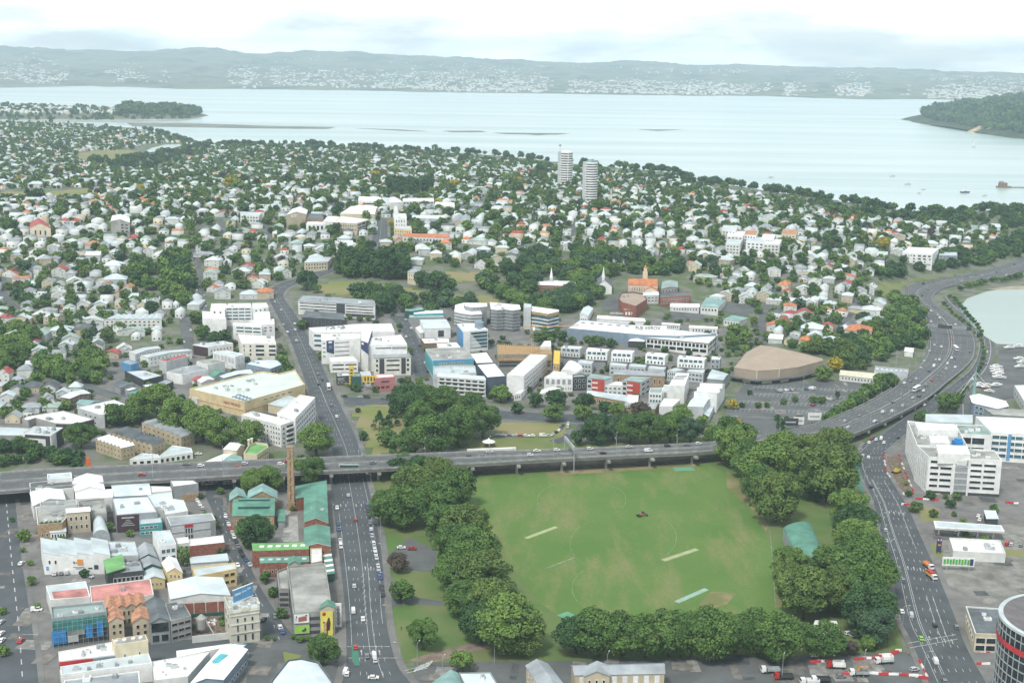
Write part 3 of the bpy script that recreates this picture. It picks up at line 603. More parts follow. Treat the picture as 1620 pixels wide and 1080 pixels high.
    for j in range(S+1):
     a_=math.pi*j/S;t_=(1-math.cos(a_))/2;zz=z1+rise*math.sin(a_)
     p_=fl+(fr_-fl)*t_;q_=bl+(br-bl)*t_;arc0.append((p_[0],p_[1],zz));arc1.append((q_[0],q_[1],zz))
    for j in range(S):rm.poly([arc0[j],arc0[j+1],arc1[j+1],arc1[j]],roof)
    wm.poly([(fr_[0],fr_[1],z1)]+list(reversed(arc0[:-1])),wall);wm.poly(arc1,wall)
  B.zr=z1
 wm_name,rm_name=('wall','roof')if base is None else('upper_wall','upper_roof')
 B.wall=wm.obj(wm_name,root);B.roof=rm.obj(rm_name,root);B.q=Q
 for w in wins:windows(B,*w,frame=frame,glass=glass)
 for i in range(units):
  ub=MB();fx,fy=RNG.uniform(0.15,0.85),RNG.uniform(0.2,0.8)
  q4=Q if len(Q)==4 else[Q[0],Q[1],Q[len(Q)//2+1],Q[-1]]
  p=(q4[0]*(1-fx)+q4[1]*fx)*(1-fy)+(q4[3]*(1-fx)+q4[2]*fx)*fy
  e=Q[1]-Q[0];a=math.atan2(e[1],e[0]);sx,sy,sz=RNG.uniform(1.0,3.4),RNG.uniform(1.0,2.6),RNG.uniform(0.7,1.8)
  mm=(PALE,METAL,GREY,WHITE)[int(RNG.integers(4))]
  ub.box((0,0,0),sx,sy,sz,mm,0);ub.box((0,0,sz),sx*.6,sy*.6,0.25,METAL,0)
  link('roof_unit',ub.mesh('roof_unit'),B.roof,(p[0],p[1],B.zr),a)
 return B
LASTB=[]
def windows(B,edge,rows,cols,x0=0.06,x1=0.94,y0=0.08,y1=0.92,wf=0.6,hf=0.5,nx=1,name='window',frame=None,glass=None,skip=(),depth=0.12):
 Q=B.Q;a,b_=Q[edge],Q[(edge+1)%len(Q)];e=b_-a;Ln=np.linalg.norm(e);e=e/Ln;nrm=np.array([e[1],-e[0]])
 H_=B.h;zz0=B.z1-H_;cw=(x1-x0)*Ln/cols;ch=(y1-y0)*H_/rows
 me=win_mesh(name,cw*wf,ch*hf,frame or WHITE,glass or GLASS,nx,depth=depth);rz=math.atan2(e[1],e[0])
 for r in range(rows):
  for c in range(cols):
   if(r,c)in skip:continue
   p=a+e*(x0*Ln+(c+0.5)*cw)+nrm*0.02;z=zz0+y0*H_+r*ch+ch*(1-hf)/2
   link(name,me,B.root,(p[0],p[1],z),rz)
def panel(B,edge,x0,x1,y0,y1,mat,name='panel',out_=0.12,shape=None,th=0.1):
 """flat slab mounted on a wall; fractions along edge and of the height"""
 Q=B.Q;a,b_=Q[edge],Q[(edge+1)%len(Q)];e=b_-a;Ln=np.linalg.norm(e);e=e/Ln;nrm=np.array([e[1],-e[0]])
 zz0=B.z1-B.h;mb=MB()
 pts=[(x0,y0),(x1,y0),(x1,y1),(x0,y1)]if shape is None else shape
 f=[tuple(a+e*x*Ln+nrm*(out_+th))+(zz0+y*B.h,)for x,y in pts];k=[tuple(a+e*x*Ln+nrm*0.01)+(zz0+y*B.h,)for x,y in pts]
 mb.poly(f,mat);n=len(f)
 for i in range(n):mb.poly([f[(i+1)%n],f[i],k[i],k[(i+1)%n]],mat)
 return mb.obj(name,B.root)
def text_on(B,edge,x,y,s,size,mat,out_=0.3,align='CENTER',parent=None,vertical=False):
 Q=B.Q;a,b_=Q[edge],Q[(edge+1)%len(Q)];e=b_-a;Ln=np.linalg.norm(e);e=e/Ln;nrm=np.array([e[1],-e[0]])
 p=a+e*x*Ln+nrm*out_;z=B.z1-B.h+y*B.h
 return text3(s,size,mat,(p[0],p[1],z),math.atan2(e[1],e[0]),B.root,align,vertical)
def text3(s,size,mat,loc,rz,parent=None,align='CENTER',vertical=False,flat=False,name='lettering'):
 cu=bpy.data.curves.new(name,'FONT');cu.body=s;cu.size=size;cu.align_x=align;cu.align_y='CENTER';cu.extrude=0.03
 tmp=bpy.data.objects.new('tmp',cu);COL.objects.link(tmp);bpy.context.view_layer.update()
 me=bpy.data.meshes.new_from_object(tmp.evaluated_get(bpy.context.evaluated_depsgraph_get()));bpy.data.objects.remove(tmp);bpy.data.curves.remove(cu)
 me.materials.clear();me.materials.append(mat);o=bpy.data.objects.new(name,me);COL.objects.link(o)
 if parent is not None:o.parent=parent
 o.location=loc
 if flat:o.rotation_euler=(0,0,rz)
 else:
  o.rotation_euler=(math.pi/2,0,rz)
  if vertical:o.rotation_euler=(math.pi/2,math.pi/2,rz)
 return o
za,zb,zc,zd,ze,zf=Zone(30,740,9),Zone(170,740,7.716),Zone(50,840,9),Zone(150,850,6),Zone(60,910,6.355),Zone(230,980,4.909)
bld(za,[(160,345),(780,290),(755,145),(150,220)],8,'warehouse','flat grey roofed block with white parapet tight against the flyover, left end','warehouse',OFFW,R_GREENG,units=4)
bld(za,[(405,168),(758,138),(745,68),(402,92)],10.5,'warehouse','tall white walled block touching the flyover behind the flat grey roof','warehouse',WHITE,R_PALE)
bld(za,[(205,535),(655,445),(620,312),(160,350)],8,'warehouse','cream white gabled shed with dark triangular vent above the red side wall','warehouse',WHITE,R_WHITE,'gable',2.0)
bld(za,[(800,330),(1215,300),(1178,112),(770,152)],8.5,'warehouse','large white gabled hall with parapet walls beside the flyover','warehouse',WHITE,R_WHITE,'gable',2.2,axis='v')
bld(za,[(805,440),(1340,415),(1340,298),(800,340)],8,'warehouse','long blank white flat box in front of the gabled white hall','warehouse',WHITE,R_WHITE,par=0.3)
B=bld(za,[(265,815),(612,785),(840,530),(235,562)],8,'apartment_building','concrete and brick apartments with plants along the roof terrace','apartments',TAN,R_CONC,units=5,trim=OFFW,wins=[(0,1,2,.1,.45,.1,.55,.5,.5)])
hb_=MB()
for i in range(14):
 f=0.1+0.8*i/13;p=B.Q[0]+(B.Q[1]-B.Q[0])*f;hb_.box((p[0],p[1]+0.8,B.z1),1.0,0.8,0.9+0.5*math.sin(i*2.1),LEAF[i%3],0.3*i)
hb_.obj('planter_box',B.root)
bld(za,[(310,560),(830,520),(812,455),(300,490)],10,'apartment_building','grey concrete stair block behind the brick apartments with roof plants','apartments',PALE,R_CONC,units=2,wins=[(0,1,3,.1,.6,.3,.8,.3,.5)])
bld(za,[(680,640),(1010,612),(995,550),(668,578)],11,'apartment_building','tall cream house with shallow white gable roof and tan lower wall','apartments',BEIGE,R_WHITE,'gable',1.0,axis='u',wins=[(0,2,4,.06,.94,.1,.9,.5,.5)])
bld(za,[(1030,655),(1250,648),(1222,440),(850,470)],8,'warehouse','concrete block with three square skylights on its grey roof','warehouse',CONC,R_CONC,units=3)
bld(za,[(1060,985),(1300,985),(1225,775),(1055,785)],3,'barrel_shed','steel barrel vaulted shed standing in the dark yard','shed',METAL,R_PALE,'barrel',4.0)
bld(za,[(445,920),(665,905),(660,840),(440,865)],4,'garden_pavilion','small white lattice sided pavilion below the cream house','pavilion',WHITE,R_PALE,'gable',.8,axis='u',wins=[(0,1,5,.05,.95,.15,.9,.7,.7)])
bld(zb,[(80,350),(530,325),(500,182),(50,205)],7,'warehouse','pale blue metal roof with raised ridge right against the flyover','warehouse',PALE,R_BLUE,'gable',1.2,axis='u',units=2)
B=bld(zb,[(105,575),(610,540),(500,345),(55,370)],9.5,'warehouse','pale blue roofed block with huge dark purple sign wall','warehouse',GREY,R_BLUE,par=.4,units=2)
panel(B,0,.01,.55,.04,.97,MAROON,'sign_board')
for i,(w_,y_)in enumerate(((.30,.83),(.10,.70),(.15,.60),(.24,.50),(.32,.40))):
 panel(B,0,.28-w_/2,.28+w_/2,y_-(.035 if i==0 else.014),y_+(.035 if i==0 else.014),PALE,'lettering',.26,th=.05)
B=bld(zb,[(390,690),(670,665),(655,590),(385,605)],6.5,'shop_building','teal glass fronted shop with pale flat roof beside the dark sign wall','shop',TEAL,R_PALE,par=.3,wins=[(0,2,4,.03,.8,.05,.95,.95,.45)],glass=GLASSB)
bld(zb,[(705,570),(985,525),(930,395),(800,378),(780,290),(490,330),(555,480),(680,470)],8,'warehouse','stepped pale blue metal roof dotted with small vents','warehouse',OFFW,R_BLUE,par=.4,units=9)
bld(zb,[(540,300),(790,275),(765,228),(525,222)],7,'warehouse','small pinkish white flat roof between the blue metal roofs','warehouse',OFFW,R_WHITE,par=.3)
B=bld(zb,[(800,228),(1110,190),(1050,150),(765,155)],9,'warehouse','grey walled store with white roof and tan brick base beside the lane','warehouse',GREY,R_WHITE,par=.3,wins=[(0,1,1,.5,.62,.25,.5,.6,.6)])
panel(B,0,.3,1.0,0.0,.42,TAN,'brick_base')
B=bld(zb,[(770,710),(1320,640),(1275,555),(722,602)],9,'office_building','two storey office with blue grey roof, white panels and red strip','office',GREY,R_GREY,trim=OFFW,wins=[(0,2,1,.02,.30,.1,.98,.98,.7),(0,2,1,.50,.88,.1,.98,.98,.7)],glass=PALE)
panel(B,0,.31,.49,.82,.98,RED,'red_strip');windows(B,0,2,3,.31,.49,.05,.8,.9,.85);windows(B,1,2,3,.05,.95,.1,.95,.8,.6)
B=bld(zb,[(1000,955),(1430,910),(1412,822),(1000,868)],6,'warehouse','long white roofed brick store reaching the lane with green roof patch','warehouse',BRICK,R_WHITE,par=.4,trim=OFFW)
bld(zb,[(850,930),(1000,908),(985,842),(840,855)],7,'shop_building','little white roofed block joined to the long brick store','shop',OFFW,R_WHITE,par=.3,wins=[(0,1,2,.06,.94,.4,.9,.8,.6)])
B=bld(zb,[(630,960),(840,930),(762,765),(548,780)],12,'office_building','tall narrow white block with green glass balconies on its front','office',WHITE,R_PALE,units=1,trim=OFFW,wins=[(0,3,3,.1,.95,.08,.92,.85,.62)],glass=GLASSB)
bld(zd,[(430,195),(592,190),(542,68),(405,100)],6.5,'gabled_store','grey gabled store with dark green end wall, farther of two in line','shed',DGREEN,R_GREY,'gable',2.2)
bld(zd,[(455,288),(632,275),(592,200),(430,215)],6,'gabled_store','grey gabled store with dark green end wall, nearer of two in line','shed',DGREEN,R_GREY,'gable',1.8)
bld(zd,[(140,175),(415,170),(380,40),(120,40)],7,'warehouse','low grey white flat roof behind the bright green roof','warehouse',PALE,R_PALE,par=.4,units=4)
B=bld(zc,[(170,355),(1120,345),(1080,130),(125,135)],9,'warehouse','long white warehouse with sawtooth roofs and orange emblem on its blank wall','warehouse',WHITE,R_PALE,'saw',1.6,n=4,axis='v',wins=[(0,1,2,.04,.22,.55,.8,.4,.9)])
ORANGE=paint('orange_paint',(0.75,0.32,0.08))
panel(B,0,.48,.58,.50,.80,ORANGE,'emblem',shape=[(.46,.62),(.50,.62),(.50,.52),(.585,.52),(.585,.82),(.50,.82),(.50,.72)])
panel(B,0,.44,.465,.58,.72,DARK,'emblem',shape=[(.435,.65),(.45,.58),(.465,.65),(.45,.72)])
panel(B,0,.75,.81,.28,.5,DARK,'door');panel(B,0,.66,.72,.30,.36,DARK,'vent');panel(B,0,.03,.065,.25,.45,BLUE,'notice');panel(B,0,.43,.6,.40,.42,GREY,'lettering');panel(B,0,.47,.56,.32,.34,GREY,'lettering')
B=bld(zc,[(1075,590),(1325,515),(1280,327),(1030,412)],8.5,'pavilion_building','bright grass green sloping roof with white edge above dark walls','restaurant',DARK,R_LGREEN,'slab')
bld(zd,[(118,352),(467,315),(437,215),(250,235)],7,'restaurant_building','dark glass fronted building under grey and green roofs below the green slope','restaurant',DARK,R_GREY,par=.4,units=6,wins=[(0,1,8,.03,.97,.2,.8,.85,.7)])
B=bld(zc,[(268,980),(835,935),(772,715),(203,780)],7,'warehouse','square grey roof with salmon pink panel and white edges','warehouse',OFFW,R_PALE,par=.5,trim=WHITE)
p4=[B.Q[0]*(1-a)*(1-b_)+B.Q[1]*a*(1-b_)+B.Q[2]*a*b_+B.Q[3]*(1-a)*b_ for a,b_ in((.1,.06),(.97,.06),(.97,.58),(.1,.58))]
mb=MB();mb.prism([tuple(p)for p in p4],B.zr,B.zr+.2,R_PINK);mb.obj('pink_panel',B.roof)
bld(ze,[(535,272),(1165,192),(1130,32),(520,110)],7,'warehouse','long salmon pink metal roof behind the terracotta terraces','warehouse',OFFW,R_PINK,par=.4,trim=OFFW,units=1)
B=bld(ze,[(140,440),(690,370),(660,272),(130,322)],12,'construction_building','building under scaffold net with bright blue tarpaulins','building site',GREY,R_GREENG,units=5,par=1.0)
NET=paint('teal_netting',(0.06,0.24,0.22),0.9,.3);TARP=paint('blue_tarpaulin',(0.035,0.27,0.62),0.5,.2)
panel(B,0,0,1,.52,.93,NET,'scaffold_net',.9);panel(B,0,-.02,.24,.12,.60,TARP,'tarpaulin',1.2);panel(B,0,.60,.72,.22,.68,TARP,'tarpaulin',1.2);panel(B,0,.80,.92,.22,.76,TARP,'tarpaulin',1.2);panel(B,0,.26,.58,.36,.6,CONC,'hoarding',.8);panel(B,0,.26,.46,.12,.36,PALE,'hoarding',.8);panel(B,0,0,1,.0,.50,DARK,'scaffold_net',.4)
mb=MB()
for i in range(12):
 f=i/11;p=B.Q[0]+(B.Q[1]-B.Q[0])*f;e=B.Q[1]-B.Q[0];nn=np.array([e[1],-e[0]])/np.linalg.norm(e)*1.6;p=p+nn;mb.bar((p[0],p[1],0),(p[0],p[1],B.z1+1),.1,METAL)
for k in range(6):
 a=B.Q[0]+nn;c_=B.Q[1]+nn;mb.bar((a[0],a[1],B.h*k/6+1),(c_[0],c_[1],B.h*k/6+1),.1,METAL)
mb.obj('scaffold',B.root)
bld(ze,[(690,342),(1082,290),(1056,192),(672,232)],9,'terrace_house','rear row of four terracotta gabled cream terraces','terrace',BEIGE,R_TERRA,'gables',1.4,n=4,axis='v',wins=[(0,2,8,.03,.97,.1,.9,.5,.6)],frame=BEIGE)
bld(ze,[(715,462),(862,440),(838,345),(690,347)],10,'terrace_house','cream gabled terrace with terracotta roof, left of the narrow court','terrace',BEIGE,R_TERRA,'gable',1.8,wins=[(0,3,2,.1,.95,.05,.9,.5,.6)],frame=BEIGE)
bld(ze,[(950,468),(1117,440),(1086,320),(945,382)],10,'terrace_house','cream gabled terrace with terracotta roof, right of the narrow court','terrace',BEIGE,R_TERRA,'gable',1.8,wins=[(0,3,2,.1,.95,.05,.9,.5,.6)],frame=BEIGE)
B=bld(zd,[(522,812),(712,790),(652,592),(480,612)],9.5,'loft_building','dark grey gabled loft with black glazed front and white ground floor','loft',GREY,R_DARK,'gable',2.0,wins=[(0,1,1,.04,.96,.52,1.0,.98,.95),(0,1,2,.04,.96,.08,.45,.8,.9)],frame=GREY)
B=bld(zd,[(720,795),(915,745),(832,605),(665,630)],9.5,'loft_building','dark flat roofed concrete loft with wide bands of windows','loft',CONC,R_DARK,par=.5,units=3,wins=[(0,3,3,.03,.97,.05,.95,.92,.5)],frame=CONC)
B=bld(zd,[(722,582),(1282,545),(1210,380),(692,432)],9,'warehouse','wide pale blue gabled warehouse with red brick front panels','warehouse',OFFW,R_BLUE,'gable',1.8)
for x0,x1 in((.22,.37),(.39,.57),(.59,.78),(.80,.97)):panel(B,0,x0,x1,.22,.72,BRICK,'brick_panel')
panel(B,0,.02,.98,.0,.18,DGREEN,'hoarding')
bld(zd,[(690,322),(830,330),(772,198),(637,240)],7,'cottage','pale yellow gabled cottage with rusty white roof','cottage',YEL,R_WHITE,'gable',2.2,wins=[(0,1,3,.1,.9,.5,.9,.45,.6)])
bld(zd,[(470,402),(665,390),(630,285),(470,300)],4.5,'cottage','low pale yellow cottage with wide grey white roof','cottage',YEL,R_PALE,'gable',1.6,wins=[(0,1,3,.3,.9,.2,.8,.4,.5)])
bld(zd,[(955,372),(1345,297),(1328,240),(925,290)],8,'office_building','yellow two storey building with white metal roof beside the lane','office',YEL,R_PALE,par=.5,wins=[(0,2,2,.68,.97,.1,.95,.8,.5)],frame=YEL)
bld(zd,[(915,240),(1265,215),(1250,150),(905,185)],4,'garden_store','low white roof behind a planted strip with a palm','shed',OFFW,R_PALE,'slab')
zh=Zone(330,920,9.82)
HOT=paint('hotel_stucco',(0.60,0.59,0.50))
B=bld(zh,[(335,490),(785,425),(762,262),(240,252)],14,'hotel','ornate cream white three storey corner hotel with arched ground floor windows','hotel',HOT,R_PALE,par=1.6,units=3)
windows(B,0,1,3,.12,.88,.66,.84,.30,.75,frame=HOT);windows(B,0,1,3,.12,.88,.38,.62,.26,.8,frame=HOT);windows(B,0,1,3,.12,.88,.06,.32,.36,.85,frame=HOT);windows(B,1,3,4,.05,.95,.08,.85,.35,.6,frame=HOT);windows(B,3,2,2,.1,.9,.3,.9,.4,.6,frame=HOT)
for y_ in(.345,.62,.90,1.0):panel(B,0,-.01,1.01,y_-.006,y_+.010,HOT,'cornice',.12,th=.22);panel(B,1,-.01,1.01,y_-.006,y_+.010,HOT,'cornice',.12,th=.22)
for x_ in(0.02,.33,.66,.98):
 p=B.Q[0]+(B.Q[1]-B.Q[0])*x_;mb=MB();mb.box((0,0,0),.9,.9,2.0,HOT);mb.box((0,0,2.0),1.2,1.2,.25,WHITE);mb.box((0,0,2.25),.6,.6,.7,HOT);link('urn',mb.mesh('urn'),B.root,(p[0],p[1]+.5,B.z1+.6))
panel(B,0,.36,.64,1.0,1.1,HOT,'pediment',.1,shape=[(.34,1.02),(.66,1.02),(.62,1.10),(.5,1.16),(.38,1.10)],th=.5)
bb=empty('billboard',(B.c[0]-1,B.c[1]+1,B.g+14));tag(bb,'long blue billboard propped on the ornate hotel roof','billboard')
e0=at_z(*zh(385,322),B.g+15.2);e1=at_z(*zh(688,200),B.g+15.2);d=e1-e0;rz=math.atan2(d[1],d[0]);Lb=np.linalg.norm(d);org=np.array(bb.location)
mb=MB();c0=(e0+e1)/2-org;mb.box((c0[0],c0[1],c0[2]),Lb,.3,5.2,BLUE,rz);mb.obj('board',bb)
mb=MB();mb.box((c0[0],c0[1],c0[2]+5.2),Lb+.3,.5,.25,WHITE,rz);mb.box((c0[0],c0[1],c0[2]-.25),Lb+.3,.5,.25,WHITE,rz);mb.obj('board_frame',bb)
mb=MB()
for f in(-.4,0,.4):mb.bar((c0[0]+math.cos(rz)*Lb*f,c0[1]+math.sin(rz)*Lb*f,c0[2]+3),(c0[0]+math.cos(rz)*Lb*f-math.sin(rz)*3,c0[1]+math.sin(rz)*Lb*f+math.cos(rz)*3,-.5),.25,METAL)
mb.obj('prop',bb)
nrm_=np.array([math.sin(rz),-math.cos(rz),0])*.17;pl=MB()
for x_,w_,z_,h_ in((-.28,.3,2.6,.9),(.05,.25,2.9,.6),(.3,.18,3.3,.8)):
 q=c0+np.array([math.cos(rz),math.sin(rz),0])*Lb*x_+nrm_;pl.box((q[0],q[1],q[2]+z_),Lb*w_,.05,h_,R_BLUE,rz)
pl.obj('picture_panel',bb)
B=bld(ze,[(212,862),(777,797),(742,670),(205,768)],8.5,'market_store','white ribbed roof store with red and dark teal front band','store',OFFW,R_WHITE,par=.4,units=5)
panel(B,0,0,.60,.62,.97,RED,'fascia');panel(B,0,.60,1.0,.62,.97,SLATEB,'fascia')
B=bld(ze,[(777,700),(1107,650),(1082,595),(742,640)],13,'warehouse','tall blank cream box with four white discs on its roof edge','warehouse',CREAM,R_CONC,par=.4,wins=[(0,1,2,.05,.95,.55,.72,.12,.6)])
for f in(.18,.42,.68,.9):
 p=B.Q[3]*(1-f)+B.Q[2]*f;mb=MB();mb.bar((0,0,0),(0,0,.5),1.6,WHITE,12);link('roof_vent',mb.mesh('roof_vent'),B.roof,(p[0],p[1]-2.2,B.zr))
bld(ze,[(230,1000),(1147,880),(1112,780),(225,917)],7.5,'market_store','long grey metal roof with white front wall below the red band','store',WHITE,R_PALE,par=.4,units=6)
bld(ze,[(255,1120),(1030,1100),(1015,962),(265,1055)],6.5,'market_store','dark blue grey roof cut by the lower edge of the view','store',WHITE,R_GREY,par=.4,units=2)
bld(zf,[(245,290),(660,205),(668,184),(240,242)],6,'market_hall','narrow white roof strip at the back of the fish market','market',WHITE,R_WHITE,par=.3)
bld(zf,[(70,470),(330,440),(500,250),(50,325)],6,'market_hall','broad cream white roof with ribs beside the blue walled market hall','market',OFFW,R_WHITE,par=.3,units=5)
B=bld(zf,[(345,500),(605,462),(790,232),(600,205)],7.5,'market_hall','white gabled market hall with turquoise roof sign and navy side wall','market',SLATEB,R_WHITE,'gable',1.6,wins=[(1,1,8,.05,.95,.15,.55,.6,.6)],trim=WHITE)
q0,q1=at_z(*zf(540,330),B.g+9.2),at_z(*zf(615,265),B.g+9.2);d=q1-q0;mb=MB();cc=(q0+q1)/2-B.org;mb.box((cc[0],cc[1],cc[2]-.1),np.linalg.norm(d),3.2,.15,paint('turquoise',(0.10,0.45,0.50)),math.atan2(d[1],d[0]));mb.obj('roof_sign',B.roof)
B=bld(zf,[(670,180),(690,222),(770,210),(790,190)],6,'market_hall','small white roofed entrance end of the market hall','market',SLATEB,R_WHITE,par=.3)
B=bld(PX,[(405,1125),(550,1125),(528,1080),(504,1047),(478,1041),(455,1044),(430,1075)],10,'exhibition_hall','pale blue rounded glass roof rising into the bottom of the view','hall',GREY,R_BLUE,par=.8,trim=R_DARK)
mb=MB();I=inset(B.Q,1.0);cc=np.mean(I,0)
for i in range(len(I)):a,b_=I[i],I[(i+1)%len(I)];m0,m1=(a+cc)/2,(b_+cc)/2;mb.poly([(a[0],a[1],B.z1),(b_[0],b_[1],B.z1),(m1[0],m1[1],B.z1+1.6),(m0[0],m0[1],B.z1+1.6)],R_BLUE);mb.poly([(m0[0],m0[1],B.z1+1.6),(m1[0],m1[1],B.z1+1.6),(cc[0],cc[1],B.z1+2.2)],R_BLUE)
mb.obj('dome',B.root)
zg,zk2=Zone(350,740,6),Zone(400,850,6.35)
B=bld(zg,[(110,455),(502,450),(505,287),(120,292)],7.5,'market_building','big square green metal roof with two long raised vents','market',TAN,R_GREEN,'gable',2.4,axis='u',wins=[(0,1,8,.05,.95,.2,.8,.5,.6)])
for fy in(.30,.72):
 mb=MB();a=B.Q[0]*(1-fy)+B.Q[3]*fy;c_=B.Q[1]*(1-fy)+B.Q[2]*fy;a2=a+(c_-a)*.13;c2=a+(c_-a)*.88;rz=math.atan2(*(c2-a2)[::-1]);m_=(a2+c2)/2
 mb.box((m_[0],m_[1],B.z1+1.0),np.linalg.norm(c2-a2),2.6,1.5,DGREEN,rz,R_GREEN);mb.obj('roof_vent',B.roof)
bld(zg,[(78,310),(248,285),(205,205),(85,240)],7,'market_building','small teal gabled roof behind the big green market roof, left','market',TAN,R_TEAL,'gable',2.5)
bld(zg,[(250,290),(528,285),(528,218),(262,212)],7,'market_building','larger teal gabled roof behind the big green market roof, right','market',TAN,R_TEAL,'gable',4.0)
bld(zg,[(790,508),(1012,518),(1000,252),(790,272)],7,'market_building','long green gabled market hall beside the avenue with roof vents','market',BRICK,R_GREEN,'gable',2.2,units=3,trim=OFFW)
bld(zg,[(710,288),(1000,250),(995,118),(708,172)],7,'market_building','green market roof at the far corner by the flyover','market',BRICK,R_GREEN,'gable',2.0,axis='u',trim=OFFW)
bld(zg,[(795,740),(1035,740),(1025,558),(790,568)],7.5,'market_building','square green roof with brick front nearer along the avenue','market',BRICK,R_GREEN,'gable',1.6,trim=OFFW)
bld(zg,[(850,905),(960,882),(955,758),(845,765)],6.5,'market_building','beige flat roofed block between green roof and parking deck','market',BEIGE,OFFW,par=.4)
B=bld(zg,[(300,808),(832,790),(830,705),(290,715)],7,'market_building','long bright green roof with a row of six white skylights','market',BRICK,R_LGREEN,'shed',1.0,axis='u')
for i in range(6):
 f=.17+.145*i;p=(B.Q[0]*(1-f)+B.Q[1]*f)*.5+(B.Q[3]*(1-f)+B.Q[2]*f)*.5;mb=MB();mb.box((0,0,0),2.2,2.2,.5,WHITE,0);link('skylight',mb.mesh('skylight'),B.roof,(p[0],p[1],B.z1+.45))
B=bld(zg,[(370,925),(837,910),(835,835),(360,845)],6,'market_building','long teal green roof with gabled porch before the bright green roof','market',BRICK,R_GREEN,'shed',1.0,axis='u',wins=[(0,1,7,.05,.6,.2,.8,.5,.5)])
for i in range(5):
 f=(.05,.22,.38,.54,.90)[i];p=(B.Q[0]*(1-f)+B.Q[1]*f)*.5+(B.Q[3]*(1-f)+B.Q[2]*f)*.5;mb=MB();mb.box((0,0,0),2.0,2.0,.45,R_PALE,0);link('skylight',mb.mesh('skylight'),B.roof,(p[0],p[1],B.z1+.45))
bld(zg,[(640,915),(748,910),(742,862),(636,862)],7,'gate_house','little gabled green roof porch of the market entrance','gatehouse',BEIGE,R_GREEN,'gable',1.6,wins=[(0,1,2,.1,.9,.2,.8,.6,.7)])
bld(zg,[(540,500),(602,502),(600,392),(545,392)],4,'market_stall','green and white striped canopy stall in the market court','stall',GREY,R_GREEN,'slab')
for i in range(10):
 x=965+i*4;y=775+i*24
 bld(zg,[(x,y+14),(x+70,y+4),(x+68,y-10),(x-2,y)],4,'awning',('white' if i%2==0 else 'green')+' shop awning over the pavement, '+ordinal(i)+' from the market along the parking deck','awning',DGREEN,(R_WHITE if i%2==0 else R_GREEN),'slab',group='awnings along the avenue pavement')
sheet('court',[zg(585,700),zg(735,695),zg(722,390),zg(602,395)],KERB,0.06,'pale paved court below the chimney')
cb=ground(*zg(668,392));ch=empty('brick_chimney',cb);tag(ch,'tall tapering square brick chimney with recessed panels in the market court','chimney')
CH_H=36.0;mb=MB();mb.box((0,0,0),4.2,4.2,4.0,TAN,.04);mb.box((0,0,4.0),4.5,4.5,.5,KERB,.04);mb.obj('base',ch)
mb=MB();c_,s_=math.cos(.04),math.sin(.04)
def sq(w):return[(c_*x-s_*y,s_*x+c_*y)for x,y in((-w/2,-w/2),(w/2,-w/2),(w/2,w/2),(-w/2,w/2))]
for(za_,wa),(zb_,wb)in(((4.5,3.7),(CH_H-3,3.0)),):
 for i in range(4):a,b_,c2,d2=sq(wa)[i],sq(wa)[(i+1)%4],sq(wb)[(i+1)%4],sq(wb)[i];mb.poly([(*a,za_),(*b_,za_),(*c2,zb_),(*d2,zb_)],TAN)
mb.obj('shaft',ch)
PB=material('dark_brick',(0.20,0.13,0.09),0.9,.2,1.0);mb=MB()
for k in range(6):
 z0_=6+k*4.4
 for i in range(4):
  w1=3.7-.7*(z0_-4.5)/(CH_H-7.5)+.06;q=sq(w1);a,b_=np.array(q[i]),np.array(q[(i+1)%4]);m1,m2=a+(b_-a)*.40,a+(b_-a)*.60;w2=w1-.7*3.6/(CH_H-7.5);q2=sq(w2);a2,b2=np.array(q2[i]),np.array(q2[(i+1)%4]);m3,m4=a2+(b2-a2)*.60,a2+(b2-a2)*.40
  mb.poly([(*m1,z0_),(*m2,z0_),(*m3,z0_+3.6),(*m4,z0_+3.6)],PB)
mb.obj('brick_panel',ch)
mb=MB();mb.box((0,0,CH_H-3),3.4,3.4,1.9,TAN,.04);mb.box((0,0,CH_H-1.1),3.9,3.9,.5,KERB,.04);mb.box((0,0,CH_H-.6),3.0,3.0,.9,TAN,.04,DARK);mb.obj('cap',ch)
B=bld(zk2,[(405,765),(800,738),(727,265),(345,292)],10.5,'parking_building','concrete parking building with open roof deck and billboards on its end','car park building',CONC,R_CONC,par=1.0)
PARK=B
for k in range(3):panel(B,0,.03,.97,.10+.29*k,.24+.29*k,DARK,'parking_level',.02,th=.05);panel(B,3,.03,.97,.10+.29*k,.24+.29*k,DARK,'parking_level',.02,th=.05)
B2=bld(zk2,[(262,520),(362,520),(352,300),(240,345)],8.5,'parking_ramp','lower ramp wing of the parking building with open dark levels','car park ramp',CONC,R_CONC,par=.9)
for k in range(3):panel(B2,0,.05,.95,.08+.29*k,.24+.29*k,DARK,'parking_level',.02,th=.05);panel(B2,3,.03,.97,.08+.29*k,.24+.29*k,DARK,'parking_level',.02,th=.05)
